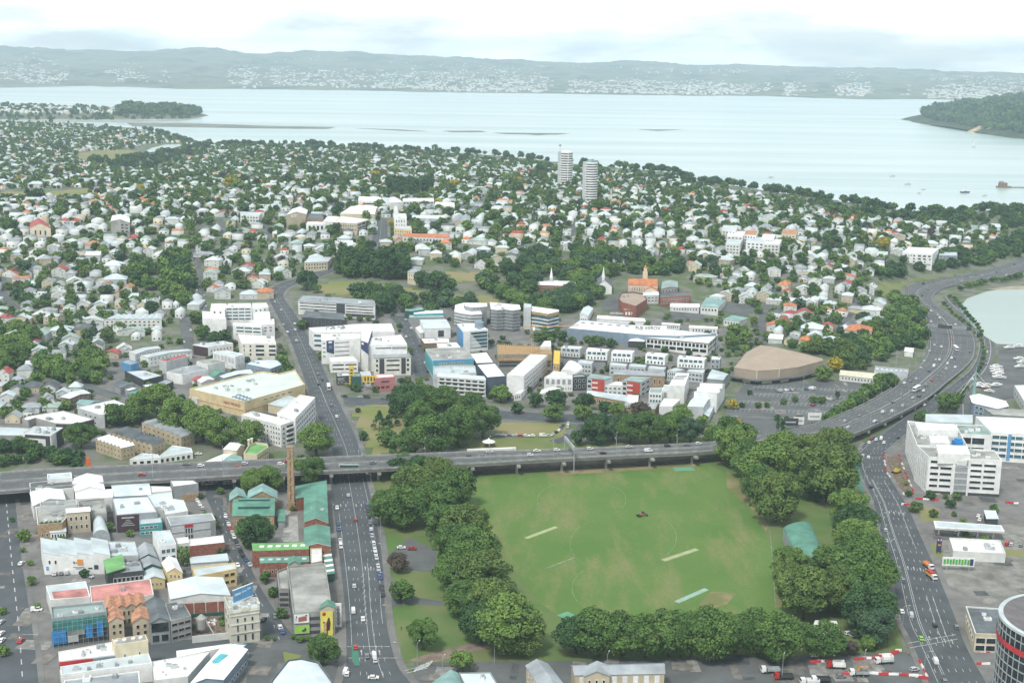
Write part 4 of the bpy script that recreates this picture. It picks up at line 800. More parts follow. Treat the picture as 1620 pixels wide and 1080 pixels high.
def wallboard(B,edge,x0,x1,y0,y1,label,base,marks):
 a,b_=B.Q[edge],B.Q[(edge+1)%len(B.Q)];e=b_-a;Ln=np.linalg.norm(e);e=e/Ln;nn=np.array([e[1],-e[0]]);rz=math.atan2(e[1],e[0])
 m_=a+e*Ln*(x0+x1)/2+nn*.55;z=B.z1-B.h+y0*B.h;W=(x1-x0)*Ln;Hh_=(y1-y0)*B.h
 o=empty('billboard',(m_[0]+B.org[0],m_[1]+B.org[1],B.org[2]+z),rz);tag(o,label,'billboard')
 mb=MB();mb.box((0,.15,0),W,.3,Hh_,base);mb.obj('board',o)
 mb=MB()
 for(xa,xb,za_,zb_)in((-W/2-.12,W/2+.12,-.12,.0),(-W/2-.12,W/2+.12,Hh_,Hh_+.12),(-W/2-.12,-W/2,0,Hh_),(W/2,W/2+.12,0,Hh_)):mb.box(((xa+xb)/2,.12,za_),xb-xa,.4,zb_-za_,METAL)
 mb.obj('board_frame',o)
 for nm,mat,pts in marks:
  mb=MB();mb.poly([((x-.5)*W,-.03,y*Hh_)for x,y in pts],mat);mb.obj(nm,o)
 return o,W,Hh_
def disc(cx,cy_,rx,ry,n=14):return[(cx+rx*math.cos(2*math.pi*i/n),cy_+ry*math.sin(2*math.pi*i/n))for i in range(n)]
MEAT=paint('poster_brown',(0.38,0.13,0.09));BOTT=paint('poster_dark_brown',(0.085,0.035,0.035));SKIN=paint('poster_skin',(0.50,0.32,0.22));GOLD2=paint('poster_yellow',(0.74,0.67,0.12))
o,W,Hh_=wallboard(B,0,.02,.40,.62,1.0,'white question mark billboard with brown picture on the parking building end',WHITE,[('picture_panel',MEAT,[(.28,.12),(.85,.2),(.85,.6),(.7,.75),(.28,.62)]),('picture_panel',DARK,[(.75,.7),(.88,.7),(.88,.85),(.75,.85)])])
text3('?',3.2,DARK,(-W*.36,-.06,Hh_*.5),0,o)
wallboard(B,0,.03,.40,.18,.52,'bright lime green billboard below the white question mark board',LIME,[('picture_panel',DARK,[(.5,.2),(.78,.25),(.8,.6),(.68,.72),(.66,.5),(.5,.4)]),('picture_panel',GREY,[(.55,.12),(.85,.12),(.85,.2),(.55,.2)])])
o,W,Hh_=wallboard(B,0,.69,1.0,-.02,1.06,'tall yellow poster of a figure hugging a dark bottle on the parking building',GOLD2,[('emblem',RED,disc(.3,.87,.16,.075)),('picture_panel',BOTT,[(.45,.22),(.75,.22),(.82,.5),(.78,.62),(.74,.72),(.62,.72),(.55,.6),(.48,.5)]),('picture_panel',SKIN,[(.22,.42),(.3,.52),(.44,.56),(.62,.66),(.66,.62),(.5,.48),(.40,.40),(.36,.3),(.28,.3)]),('picture_panel',BOTT,disc(.27,.55,.07,.04)),('picture_panel',SKIN,[(.28,.05),(.38,.05),(.42,.3),(.28,.3)]),('picture_panel',BOTT,[(.5,.05),(.58,.05),(.6,.22),(.48,.22)])])
bld(zk2,[(672,715),(822,700),(815,650),(690,672)],12,'roof_lantern','small green gabled roof over the yellow poster on the parking building','stair tower',BEIGE,R_GREEN,'gable',1.6)
sp_=ground(*zk2(862,905));o=empty('vertical_sign',sp_,.05);tag(o,'tall narrow white sign with vertical dark lettering at the parking building corner','sign')
mb=MB();mb.box((0,0,.6),2.6,.4,10.5,WHITE);mb.obj('board',o);mb=MB();mb.box((-1.0,0,0),.25,.3,.6,METAL);mb.box((1.0,0,0),.25,.3,.6,METAL);mb.obj('post',o)
mb=MB()
for k in range(14):mb.box((0,-.23,1.4+k*.62),.9+.3*((k*7)%3),.05,.38,DARK)
mb.obj('lettering',o)
zi,zj,zk,zl,z3=Zone(0,600,7.714),Zone(180,530,6.354),Zone(300,560,6),Zone(300,460,8.306),Zone(0,500,4.05)
bld(zi,[(-160,682),(252,688),(372,592),(-160,568)],8,'school_hall','pale roofed grey block running out of the view at the left','hall',CONC,R_PALE,par=.4)
B=bld(zi,[(255,660),(620,686),(768,590),(420,575)],10,'school_hall','white and black panelled block with dark glass corner behind the bushes','hall',WHITE,R_PALE,par=.5,units=7)
panel(B,0,.14,.97,.78,.97,DARK,'glass_band');windows(B,0,1,1,.33,.58,.25,.70,.95,.9);windows(B,0,1,1,.02,.18,.36,.58,.95,.8);panel(B,0,.82,.97,.05,.78,DARK,'glass_corner');panel(B,1,.45,.99,.02,.97,DARK,'dark_cladding')
B=bld(zi,[(270,485),(345,500),(430,470),(670,537),(910,547),(1150,485),(770,380),(325,450)],9,'school_hall','big white flat roof over grey ribbed walls behind the round tree','hall',CONC,R_WHITE,par=.4,units=4)
panel(B,3,.05,.98,.02,.96,DARK,'dark_cladding');panel(B,4,.25,.99,.02,.96,DARK,'dark_cladding')
B=bld(zi,[(945,342),(1000,365),(1210,430),(1272,430),(1620,340),(1390,248)],9,'school_hall','second white flat roof with dark end wall, farther back','hall',PALE,R_WHITE,par=.4,units=3,wins=[(1,2,3,.1,.9,.1,.9,.4,.4)])
panel(B,3,.02,.99,.02,.96,DARK,'dark_cladding')
bld(zi,[(738,215),(850,233),(1105,170),(1018,125)],7,'apartment_building','brown weatherboard flats under a pale blue metal roof','flats',BROWN,R_BLUE,'gable',1.2,axis='u',wins=[(1,2,4,.1,.95,.1,.9,.4,.5)])
bld(zi,[(935,292),(1050,322),(1240,265),(1020,245)],5,'house','low pale teal roofed building in front of the brown flats','house',PALE,R_TEAL,'gable',1.2,axis='u')
TB=paint('terrace_beige',(0.46,0.39,0.27))
def terrace(pts,roof,label,k):
 B=bld(z3,pts,7.5,'terrace_row',label,'terrace',TB,roof,'gables',1.3,n=k,axis='v',wins=[(0,2,k,.02,.98,.1,.92,.28,.4),(1,2,3,.1,.9,.1,.92,.3,.4)],frame=TB,overhang=.15)
terrace([(612,790),(775,845),(862,825),(690,765)],R_WHITE,'beige saw-edged terrace with white roof, nearest the flyover',7)
terrace([(715,750),(975,830),(1057,800),(800,712)],R_DARK,'beige saw-edged terrace with dark roof, middle of three',8)
terrace([(908,682),(1160,775),(1245,748),(985,662)],R_GREY,'beige saw-edged terrace with grey and pale roof, rearmost of three',8)
bld(z3,[(830,918),(1030,905),(1010,885),(910,878)],4,'workshop','white low workshop with pale roof beside the flyover bend','workshop',WHITE,R_PALE,par=.3,wins=[(0,1,4,.05,.95,.1,.8,.6,.7)])
bld(z3,[(1010,905),(1235,872),(1225,845),(1105,828)],4,'workshop','longer white workshop row with dark doors next to the car yard','workshop',WHITE,R_PALE,par=.3,wins=[(0,1,6,.05,.95,.05,.8,.6,.8)])
bld(zk,[(320,900),(445,912),(522,870),(455,840)],6.5,'cream_store','cream gabled store with white roof beside the green roofed theatre','store',CREAM,R_WHITE,'gable',2.0,axis='u',wins=[(0,1,2,.1,.6,.3,.7,.3,.6)])
B=bld(zk,[(512,950),(640,962),(748,890),(735,857),(625,843),(562,868)],7.5,'theatre_building','cream old theatre with green oval roof set behind its parapet','theatre',CREAM,R_LGREEN,par=1.4,wins=[(1,2,6,.05,.95,.1,.9,.45,.6),(0,1,2,.1,.9,.1,.5,.3,.7)],frame=CREAM)
for f in(.0,.45):p=B.Q[5]*(1-f)+B.Q[4]*f;mb=MB();mb.box((0,0,0),1.2,1.2,3.5,CREAM);mb.box((0,0,3.5),1.5,1.5,.4,WHITE);link('chimney',mb.mesh('chimney'),B.roof,(p[0],p[1],B.z1))
bld(zk,[(95,1043),(290,1043),(408,948),(325,945)],4,'canopy','sloping bright white canopy roof squeezed against the flyover','canopy',PALE,R_WHITE,'slab')
bld(zk,[(295,1040),(500,1012),(480,968),(410,950)],4,'canopy','teal and grey striped roof between canopy and theatre','canopy',GREY,R_TEAL,'gable',1.0,axis='u')
B=bld(zk,[(-3,332),(520,455),(1095,292),(1062,250),(1000,150),(840,190),(690,170),(615,180)],9,'supermarket','huge cream supermarket with pale green flat roof and red lettering','supermarket',paint('supermarket_cream',(0.68,0.56,0.33)),material('roof_pale_green',(0.60,0.68,0.63),.6,.08,.06),par=1.0,units=8)
text_on(B,0,.78,.64,'NEW WORLD',2.6,RED,.25)
windows(B,1,1,5,.28,.78,.70,.86,.7,.7);panel(B,0,.02,.98,.30,.33,R_TERRA,'red_stripe');panel(B,1,.02,.98,.30,.33,R_TERRA,'red_stripe')
mb=MB()
for i in range(5):
 for j in range(2):
  p=at_z(*zk(425+i*32+j*40,400+i*11-j*18),B.g+9)-B.org;mb.box((p[0],p[1],B.zr),3.4,1.6,.6,SLATEB,.4)
mb.obj('skylight',B.roof)
for x,y in((330,315),(472,350)):
 p=at_z(*zk(x,y),B.g+9.5)-B.org;mb=MB();mb.box((0,0,0),4.2,3.0,2.0,WHITE,.4);mb.box((0,0,2),3.0,2.2,.4,METAL,.4);link('roof_unit',mb.mesh('roof_unit'),B.roof,(p[0],p[1],B.zr))
bld(zk,[(-5,395),(70,425),(160,405),(90,380)],5,'lean_to','low white lean-to at the left corner of the supermarket','annex',OFFW,R_WHITE,par=.3)
bld(zk,[(745,472),(890,500),(1010,412),(930,392)],6,'entrance_canopy','cream edged canopy over the supermarket car entrance','canopy',CREAM,R_PALE,'slab')
sheet('car_park',[zk(520,560),zk(740,480),zk(890,520),zk(840,600),zk(600,600)],ASPH2,0.12)
B=bld(zk,[(490,577),(868,677),(982,637),(602,545)],14,'apartment_building','white four storey apartment wing with long flat white roof, left wing','apartments',WHITE,R_WHITE,par=.6,units=2,wins=[(0,4,9,.03,.70,.06,.92,.5,.5),(0,4,4,.72,.98,.06,.92,.5,.55),(1,4,1,.1,.3,.06,.92,.9,.5)],glass=GLASSB)
panel(B,1,.45,.95,.04,.9,DARK,'balcony_recess')
for k in range(4):panel(B,1,.42,.98,.06+.22*k,.13+.22*k,WHITE,'balcony',.5,th=.5)
bld(zk,[(830,562),(1003,612),(1192,412),(1045,388)],16,'apartment_building','white apartment wing with balconies along the avenue, right wing','apartments',WHITE,R_WHITE,par=.6,units=2,wins=[(1,4,11,.03,.97,.06,.9,.62,.58),(0,1,3,.1,.9,.75,.95,.4,.6)],glass=GLASSB)
B=bld(zl,[(465,215),(815,212),(800,165),(280,172)],16,'apartment_building','white apartment block with four glazed balcony floors, top of the white group','apartments',WHITE,R_WHITE,par=.6,wins=[(0,4,4,.03,.97,.28,.98,.9,.55)],glass=GLASSB,units=3)
B=bld(zl,[(270,250),(462,255),(470,205),(285,175)],15,'apartment_building','stepped white apartment end with small windows, upper left of group','apartments',WHITE,R_WHITE,par=.5,wins=[(0,1,2,.1,.9,.78,.95,.35,.7)])
bld(zl,[(168,362),(482,372),(440,292),(162,268)],11,'apartment_building','blank walled white block at the lower left of the white group','apartments',WHITE,R_WHITE,par=.5)
bld(zl,[(822,240),(1037,212),(1010,160),(822,165)],15,'apartment_building','white penthouse block at the road side of the white group','apartments',WHITE,R_WHITE,par=.5,wins=[(0,1,3,.1,.9,.8,.95,.4,.7)])
bld(zl,[(845,372),(1062,366),(1050,275),(835,280)],13,'apartment_building','stepped white terrace block below the penthouse, ribbed front','apartments',WHITE,R_WHITE,par=.5)
bld(zl,[(920,452),(1117,440),(1110,370),(780,388)],12,'apartment_building','white roof terrace block above the road bend','apartments',WHITE,R_WHITE,par=.5,wins=[(0,2,2,.2,.9,.5,.9,.5,.5)])
bld(zl,[(568,450),(950,470),(938,430),(568,424)],12,'apartment_building','mid white block with two rows of dark balcony glass','apartments',WHITE,R_WHITE,par=.5,wins=[(0,3,3,.1,.97,.25,.97,.9,.55)],glass=GLASSB)
B=bld(zl,[(680,692),(1137,697),(1105,600),(630,570)],13,'office_building','cream white office with three rows of dark band windows, front of the white group','office',paint('office_cream',(0.72,0.69,0.60)),R_WHITE,par=.6,units=3)
windows(B,0,3,1,.40,.66,.22,.98,.98,.62);windows(B,0,3,1,.78,.99,.22,.98,.98,.62);windows(B,0,3,1,.22,.29,.22,.98,.8,.65);windows(B,0,3,1,.05,.10,.22,.98,.8,.65)
B=bld(zl,[(42,707),(245,742),(572,690),(440,660)],8,'office_building','low block with dark maroon end wall and white windowed side','office',WHITE,R_PALE,par=.5,units=4,wins=[(1,1,7,.05,.95,.45,.8,.35,.6)])
panel(B,0,.02,.98,.02,.95,MAROON,'dark_cladding')
B=bld(zl,[(305,797),(600,868),(722,832),(490,785)],10,'apartment_building','white flats with a row of deep square balconies beside the dark walled block','flats',WHITE,R_PALE,par=.4,wins=[(0,1,6,.03,.97,.42,.92,.82,.85),(0,1,3,.4,.95,.05,.28,.4,.6),(1,2,2,.1,.9,.05,.95,.4,.4)],glass=PALE)
bld(zl,[(740,962),(1062,1027),(1217,967),(1140,900),(840,908)],5.5,'office_building','low pale blue roofed office with small dark windows below the cream office','office',SLATEB,R_BLUE,par=.3,units=2,wins=[(0,1,8,.04,.96,.2,.8,.4,.7),(1,1,4,.04,.96,.2,.8,.5,.7)])
bld(zj,[(155,168),(215,192),(470,130),(440,112)],7,'terrace_house','long white terrace with pale roof, farther of two parallel terraces','terrace',WHITE,R_PALE,'gable',1.0,axis='u',wins=[(1,2,9,.03,.97,.1,.95,.35,.45)])
bld(zj,[(265,207),(345,225),(785,155),(740,140)],7,'terrace_house','long white terrace with pale roof, nearer of two parallel terraces','terrace',WHITE,R_PALE,'gable',1.0,axis='u',wins=[(1,2,11,.03,.97,.1,.95,.35,.45)])
bld(zj,[(455,252),(530,268),(742,212),(722,190)],9,'warehouse','red roofed warehouse with tall blank pale side wall','warehouse',PALE,R_RED,par=.3,units=3)
bld(zj,[(530,370),(690,398),(952,342),(890,290),(690,322)],7,'warehouse','grey roofed warehouse with white side wall in front of the red roof','warehouse',WHITE,R_GREY,par=.3,units=2)
bld(zj,[(830,265),(945,302),(1117,262),(1000,235)],9,'warehouse','plain pale box with flat roof behind the small green gable','warehouse',OFFW,R_CONC,par=.4,units=1)
bld(zj,[(950,412),(1010,418),(1117,372),(1045,342)],4.5,'garage_building','small green gabled roof beside the pale box','garage',PALE,R_GREEN,'gable',1.4,axis='u')
bld(zj,[(1065,412),(1110,432),(1402,382),(1370,345)],6,'warehouse','long narrow pale blue roof behind the supermarket','warehouse',SLATEB,R_BLUE,'gable',1.2,axis='u',wins=[(1,1,6,.05,.9,.2,.8,.3,.6)])
bld(zj,[(840,455),(880,478),(1005,445),(960,412)],5,'house','small white roofed house by the supermarket corner','house',OFFW,R_WHITE,'gable',1.2,axis='u')
bld(zj,[(785,450),(810,465),(900,425),(870,412)],4,'house','small red roof tucked behind the white roofed house','house',OFFW,R_RED,'gable',1.0,axis='u')
bld(zj,[(110,362),(300,455),(500,405),(310,350)],5.5,'warehouse','pale roof with dark long side wall left of the grey warehouse','warehouse',DARK,R_PALE,par=.4,units=2)
bld(zj,[(0,502),(65,532),(215,500),(80,450)],5,'warehouse','charcoal gabled workshop at the far left of the low blocks','workshop',GREY,R_DARK,'gable',1.4,axis='u')
bld(zj,[(430,482),(492,512),(600,468),(525,440)],5.5,'warehouse','black walled box with grey roof left of the supermarket','workshop',DARK,R_GREY,par=.3)
bld(zj,[(290,500),(330,535),(482,520),(462,482)],4.5,'workshop','small white roofed shed in the low blocks','workshop',SLATEB,R_WHITE,par=.3)
bld(zj,[(130,575),(230,602),(372,560),(312,528)],5,'workshop','dark green roofed navy shed above the street trees','workshop',SLATEB,R_GREEN,par=.3,wins=[(0,1,3,.1,.9,.2,.8,.5,.6)])
bld(zj,[(75,272),(172,302),(248,275),(130,240)],6,'workshop','flat roofed block with bright blue end wall','workshop',BLUE,R_GREY,par=.4)
bld(zj,[(108,545),(150,560),(240,535),(190,520)],4,'workshop','tiny pale roofed shed behind the green roof','shed',GREY,R_WHITE,par=.3)
z4,zm,zn,zo,zp,z6=Zone(300,440,3.6),Zone(480,500,8.306),Zone(640,470,6),Zone(780,520,6.753),Zone(920,540,6.75),Zone(850,440,3.6)
B=bld(z4,[(617,128),(1057,155),(1052,125),(650,98)],11,'office_building','long grey roofed office with white and grey banded front above the avenue','office',OFFW,R_GREY,'slab',wins=[(0,3,1,.02,.50,.25,.95,.99,.45),(0,3,1,.62,.98,.25,.95,.99,.45)],units=3)
panel(B,0,.50,.61,.15,.97,DARK,'stair_bay');panel(B,0,.62,.99,.0,.22,DARK,'open_floor')
B=bld(z4,[(642,222),(882,238),(872,200),(662,185)],8,'pub_building','black walled old building with dark hipped roof below the banded office','pub',DARK,R_DARK,'hip',2.0,axis='u',wins=[(0,2,5,.05,.95,.1,.9,.6,.45)],frame=GREY)
B=bld(zm,[(70,155),(130,210),(240,215),(1200,205),(1155,100),(680,108),(340,140)],14,'hospital_building','white hospital wing with big white roof, rearmost','hospital',WHITE,R_WHITE,par=.6,units=9,wins=[(1,3,1,.05,.95,.1,.95,.95,.5)],glass=GLASSB)
B=bld(zm,[(235,322),(748,295),(750,235),(235,240)],18,'hospital_building','white hospital block with dark window bands and navy sign, left front','hospital',WHITE,R_WHITE,par=.6,units=3,wins=[(0,4,1,.33,.72,.22,.97,.98,.24),(0,4,1,.03,.11,.22,.97,.9,.3)])
panel(B,0,.13,.32,.42,.985,NAVY,'sign_board',shape=[(.13,.50),(.32,.40),(.32,.985),(.13,.985)]);panel(B,0,.18,.27,.88,.95,WHITE,'lettering',.26);
for y_ in(.76,.70,.65):panel(B,0,.19,.27,y_,y_+.012,PALE,'lettering',.26,th=.03)
B=bld(zm,[(757,320),(850,350),(905,178),(760,178)],22,'hospital_building','tall white lift tower with navy upper panel between the hospital blocks','hospital',OFFW,R_WHITE,par=.4)
panel(B,0,.02,.98,.62,.99,NAVY,'sign_board',shape=[(.02,.72),(.98,.60),(.98,.99),(.02,.99)]);panel(B,0,.12,.42,.88,.95,WHITE,'lettering',.26);panel(B,1,.02,.98,.55,.99,NAVY,'sign_board')
B=bld(zm,[(850,385),(1362,372),(1282,247),(852,290)],20,'hospital_building','white hospital block with stepped upper floor, right front','hospital',WHITE,R_WHITE,par=.6,units=4,wins=[(0,1,1,.18,.60,.84,.93,.98,.6)])
panel(B,0,.62,.98,.84,.92,GREY,'louvre')
B=bld(zm,[(925,545),(1412,532),(1372,452),(922,462)],13.5,'hospital_building','cream lower hospital front with dark glazed bays at both ends','hospital',paint('hospital_cream',(0.74,0.73,0.64)),R_GREY,'slab',wins=[(0,3,1,.33,.70,.14,.95,.98,.42),(0,3,1,.05,.12,.14,.95,.9,.62),(0,3,1,.88,.96,.14,.95,.9,.62)])
panel(B,0,.15,.28,.05,.93,DARK,'glazed_bay');panel(B,0,.74,.86,.05,.93,DARK,'glazed_bay')
B=bld(zm,[(355,602),(717,592),(650,530),(340,547)],8,'office_building','small white two storey office with band windows in front of the hospital','office',WHITE,R_WHITE,par=.5,wins=[(0,2,2,.05,.97,.1,.9,.92,.42)])
B=bld(zm,[(440,792),(622,782),(592,742),(430,748)],6.5,'shop_building','dark shopfront with pale roof at the avenue corner','shop',DARK,R_WHITE,par=.4,units=3,wins=[(0,2,3,.05,.95,.1,.9,.8,.6)]);panel(B,0,.05,.5,.55,.75,GREY,'sign_board')
panel(B,0,.60,.80,.35,.9,DGREEN,'sign_board');panel(B,0,.55,.98,.08,.2,ORANGE,'fascia')
bld(zm,[(622,800),(757,792),(750,748),(622,755)],9,'shop_building','dark green windowless box behind the yellow sign','shop',paint('bottle_green',(0.05,0.13,0.12)),R_GREENG,par=.4)
B=bld(zm,[(757,792),(887,777),(872,725),(747,735)],7.5,'shop_building','white two storey shop with blue flank between green box and pink block','shop',WHITE,R_PALE,par=.4,wins=[(0,2,2,.05,.95,.1,.9,.6,.5)]);panel(B,1,.05,.95,.05,.95,BLUE,'blue_flank')
B=bld(zm,[(935,818),(1202,798),(1182,755),(935,765)],10,'office_building','salmon pink block with white roof beside the street trees','office',PINKR,R_WHITE,par=.5,wins=[(0,1,1,.3,.75,.62,.8,.9,.7),(0,1,3,.05,.75,.2,.42,.8,.8)],frame=PINKR)
def sign_post(u,v,w,h,lift,mat,label,bars,barmat,tall=False,rz=0.0,cat='sign'):
 p=ground(u,v);o=empty('street_sign',p,rz);tag(o,label,cat);mb=MB();mb.box((0,0,lift),w,.4,h,mat);mb.obj('board',o);mb=MB()
 for x in((0,)if w<3 else(-w*.35,w*.35)):mb.box((x,0,0),.3,.3,lift,METAL)
 mb.obj('post',o);mb=MB()
 for(x,y,ww,hh)in bars:mb.box((x*w,-.24,lift+y*h),ww*w,.06,hh*h,barmat)
 if bars:mb.obj('lettering',o)
 return o
sign_post(*zm(635,948),3.4,15,2,GOLD,'tall yellow vertical sign on the green box corner',[(0,.1+.16*k,.5,.08)for k in range(5)],DARK)
sign_post(*zm(877,975),11,5,6,GOLD,'wide yellow sign on posts before the white shop',[(-.32+.2*k,.2,.10,.6)for k in range(4)],DARK)
bld(zn,[(40,192),(382,188),(362,168),(45,170)],5,'workshop','long pale roofed workshop with red base, second row above the white shed','workshop',GREY,R_PALE,par=.3)
bld(zn,[(90,162),(372,152),(365,122),(60,122)],6,'workshop','green fronted workshop with white roof, top of the side street','workshop',TEAL,R_WHITE,par=.3)
bld(zn,[(0,130),(70,135),(190,118),(170,92),(0,92)],6,'workshop','dark green roofed workshop at the upper end of the side street','workshop',DGREEN,R_TEAL,par=.3)
B=bld(zn,[(190,302),(437,292),(392,210),(145,215)],7,'warehouse','white gabled shed with dark roller door beside the side street','warehouse',WHITE,R_BLUE,'gable',.8,axis='u',overhang=.2);panel(B,0,.52,.74,.0,.75,DARK,'roller_door')
bld(zn,[(105,290),(150,340),(180,335),(145,270)],4,'lean_to','small white lean-to at the street end of the white shed','annex',WHITE,R_WHITE,'slab')
B=bld(zn,[(560,328),(792,308),(702,250),(500,255)],16,'office_building','white tower block with sky blue side wall and diagonal glass front','office',WHITE,R_WHITE,par=.6,units=2)
panel(B,3,.02,.98,.03,.94,BLUE,'blue_flank');panel(B,0,.28,.97,.10,.93,GLASSB,'glass_front');panel(B,0,.28,.85,.10,.93,PALE,'diagonal_panel',.2,shape=[(.28,.10),(.74,.14),(.28,.90)])
for k in range(4):panel(B,0,.30,.97,.20+.19*k,.23+.19*k,WHITE,'floor_edge',.26,th=.06)
mb=MB();p=(B.Q[1]*.55+B.Q[2]*.25+B.Q[3]*.2);mb.bar((p[0],p[1],B.zr),(p[0],p[1],B.zr+4.5),8.0,SLATEB,14);mb.obj('roof_tank',B.roof)
bld(zn,[(185,440),(432,430),(422,385),(150,390)],6.5,'warehouse','white roof with brown wall behind the turquoise block','warehouse',BROWN,R_WHITE,par=.4,units=4)
bld(zn,[(320,482),(532,476),(492,430),(305,436)],7.5,'warehouse','second white roof against the turquoise block','warehouse',WHITE,R_WHITE,par=.4,units=3)
B=bld(zn,[(270,602),(657,582),(582,480),(198,492)],14,'apartment_building','grey roofed block with turquoise and blue top storey','apartments',paint('pale_turquoise',(0.42,0.60,0.60)),R_CONC,par=.8,units=8,trim=PALE)
TURQ=paint('turquoise2',(0.10,0.42,0.47));panel(B,0,0,1,.88,1.0,BLUE,'blue_band');panel(B,0,0,.16,.74,.86,TURQ,'blue_band');panel(B,0,.8,1,.74,.88,TURQ,'blue_band');panel(B,3,.0,.99,.2,.9,TURQ,'blue_flank');windows(B,0,1,16,.17,.79,.72,.86,.5,.7,frame=BEIGE)
B=bld(zn,[(275,738),(682,722),(668,655),(270,660)],13,'apartment_building','pale grey apartments with open roof terraces below the turquoise storey','apartments',PALE,R_PALE,par=1.0,wins=[(0,1,7,.05,.95,.80,.97,.6,.7)],units=4)
B=bld(zn,[(310,750),(772,785),(752,752),(322,716)],13,'apartment_building','grey apartment front with four rows of recessed balconies, facing the park','apartments',PALE,R_BLUE,'barrel',.9,axis='u',wins=[(0,4,7,.03,.98,.06,.97,.78,.62)],glass=GLASS)
for k in range(4):panel(B,0,.03,.98,.06+.228*k,.10+.228*k,OFFW,'balcony',.5,th=.5)
bld(zn,[(680,628),(852,622),(782,520),(620,535)],12.5,'warehouse','white roof with dark edge, upper of a pair beside the balcony apartments','warehouse',DARK,R_WHITE,par=.3)
bld(zn,[(782,762),(962,748),(860,626),(685,640)],13,'warehouse','white roof over dark navy end wall, lower of a pair facing the park','warehouse',paint('dark_slate_blue',(0.085,0.115,0.15)),R_WHITE,par=.3)
z5=Zone(620,440,3.6)
def bands(B,edges,k,y0,y1,mat,frac=.45,out_=.5):
 for e in edges:
  for i in range(k):yy=y0+(y1-y0)*i/k;panel(B,e,-.005,1.005,yy,yy+(y1-y0)/k*frac,mat,'balcony',.1,th=out_)
B=bld(z5,[(358,190),(400,200),(455,207),(512,203),(500,180),(440,165),(410,140),(362,152)],12,'apartment_building','low curved grey apartment tower with white crescent roof, left of three','apartments',GREY,R_WHITE,'slab');bands(B,(0,1,2),4,.06,.95,PALE);windows(B,0,4,3,.05,.95,.1,.98,.7,.4);windows(B,1,4,4,.05,.95,.1,.98,.7,.4);windows(B,2,4,4,.05,.95,.1,.98,.7,.4)
bld(z5,[(455,165),(540,160),(540,142),(410,140),(420,158)],16,'apartment_building','round white roofed rear part of the low curved apartment tower','apartments',GREY,R_WHITE,'slab',wins=[(0,3,4,.05,.95,.5,.98,.7,.4)])
B=bld(z5,[(565,175),(600,180),(640,176),(690,182),(732,176),(725,152),(560,137)],18,'apartment_building','tallest dark grey curved apartment tower with wavy balconies, middle of three','apartments',paint('tower_grey',(0.17,0.19,0.20)),R_WHITE,'slab',units=4);bands(B,(0,1,2,3),6,.05,.97,GREY,.35);[windows(B,e,6,3,.05,.95,.08,1.0,.7,.4)for e in(0,1,2,3)]
B=bld(z5,[(790,187),(835,192),(890,202),(950,188),(948,180),(800,160)],16,'apartment_building','curved tower under construction with pale floor bands and yellow top, right of three','building site',GLASSB,R_WHITE,'slab');bands(B,(0,1,2),4,.02,.80,OFFW,.35);[panel(B,e,0,1,.84,.96,TIMBER,'formwork',.3,th=.2)for e in(0,1,2)]
bld(z5,[(750,165),(792,168),(795,148),(752,142)],19,'lift_tower','plain grey slab tower beside the banded curved tower','lift tower',PALE,R_PALE,par=.3)
B=bld(zo,[(50,275),(632,272),(622,192),(40,170)],12,'construction_building','building site with raw timber roof trusses above open concrete floors','building site',CONC,TIMBER,'flat',par=.4)
mb=MB()
for i in range(26):
 f=(i+.5)/26;a=B.Q[0]*(1-f)+B.Q[1]*f;c_=B.Q[3]*(1-f)+B.Q[2]*f;mb.bar((a[0],a[1]-.6,B.z1-2.4),(a[0],a[1],B.z1+.6),.35,TIMBER);mb.bar((a[0],a[1],B.z1+.6),(c_[0],c_[1],B.z1+1.4),.35,TIMBER)
mb.obj('roof_truss',B.roof);panel(B,0,0,1,.60,.80,TIMBER,'timber_frame',.2);panel(B,0,.03,.97,.42,.56,DARK,'open_floor');panel(B,0,.03,.97,.2,.36,DARK,'open_floor')
bld(zo,[(505,188),(620,186),(618,130),(550,130)],14,'stair_tower','small white stair tower at the back of the timber building site','stair tower',WHITE,R_WHITE,par=.3)
B=bld(zo,[(147,492),(330,502),(582,282),(400,272)],15,'apartment_building','long white hall-like apartment block with blank white gable end','apartments',WHITE,R_WHITE,par=.35)
windows(B,1,4,15,.04,.97,.05,.85,.5,.5);
mb=MB()
for i in range(1,8):f=i/8;a=B.Q[0]*(1-f)+B.Q[3]*f;c_=B.Q[1]*(1-f)+B.Q[2]*f;mb.bar((a[0],a[1],B.z1+.2),(c_[0],c_[1],B.z1+.2),.35,PALE)
mb.obj('roof_seam',B.roof)
bld(zo,[(225,700),(300,690),(335,655),(270,655)],5,'annex_building','small white entrance block at the foot of the white gable end','annex',WHITE,R_WHITE,par=.4,wins=[(0,1,3,.1,.9,.2,.9,.5,.6)])
B=bld(zo,[(548,520),(852,528),(842,500),(600,488)],10,'apartment_building','white flats with five tall grey windows beside the white barrel roof','flats',WHITE,R_WHITE,par=.5,wins=[(0,1,5,.02,.98,.48,.95,.62,.85),(0,1,8,.3,.98,.05,.4,.5,.6)],glass=GREY)
bld(zo,[(850,520),(1003,512),(962,482),(852,490)],10,'apartment_building','dark panelled end of the white flats','flats',DARK,R_GREENG,par=.5,wins=[(0,2,3,.05,.95,.1,.95,.6,.6)])
bld(zo,[(722,458),(882,492),(962,432),(800,356)],9,'apartment_building','white barrel vaulted block with a row of roof slots','apartments',WHITE,R_WHITE,'barrel',3.0,axis='v')
bld(zo,[(610,482),(792,497),(782,470),(645,450)],11,'apartment_building','flat white box behind the five windowed flats','flats',OFFW,R_WHITE,par=.3)
bld(zo,[(490,700),(640,660),(730,630),(620,622),(520,650)],5,'hall','low white roof half hidden by trees in front of the white flats','hall',WHITE,R_WHITE,par=.3)
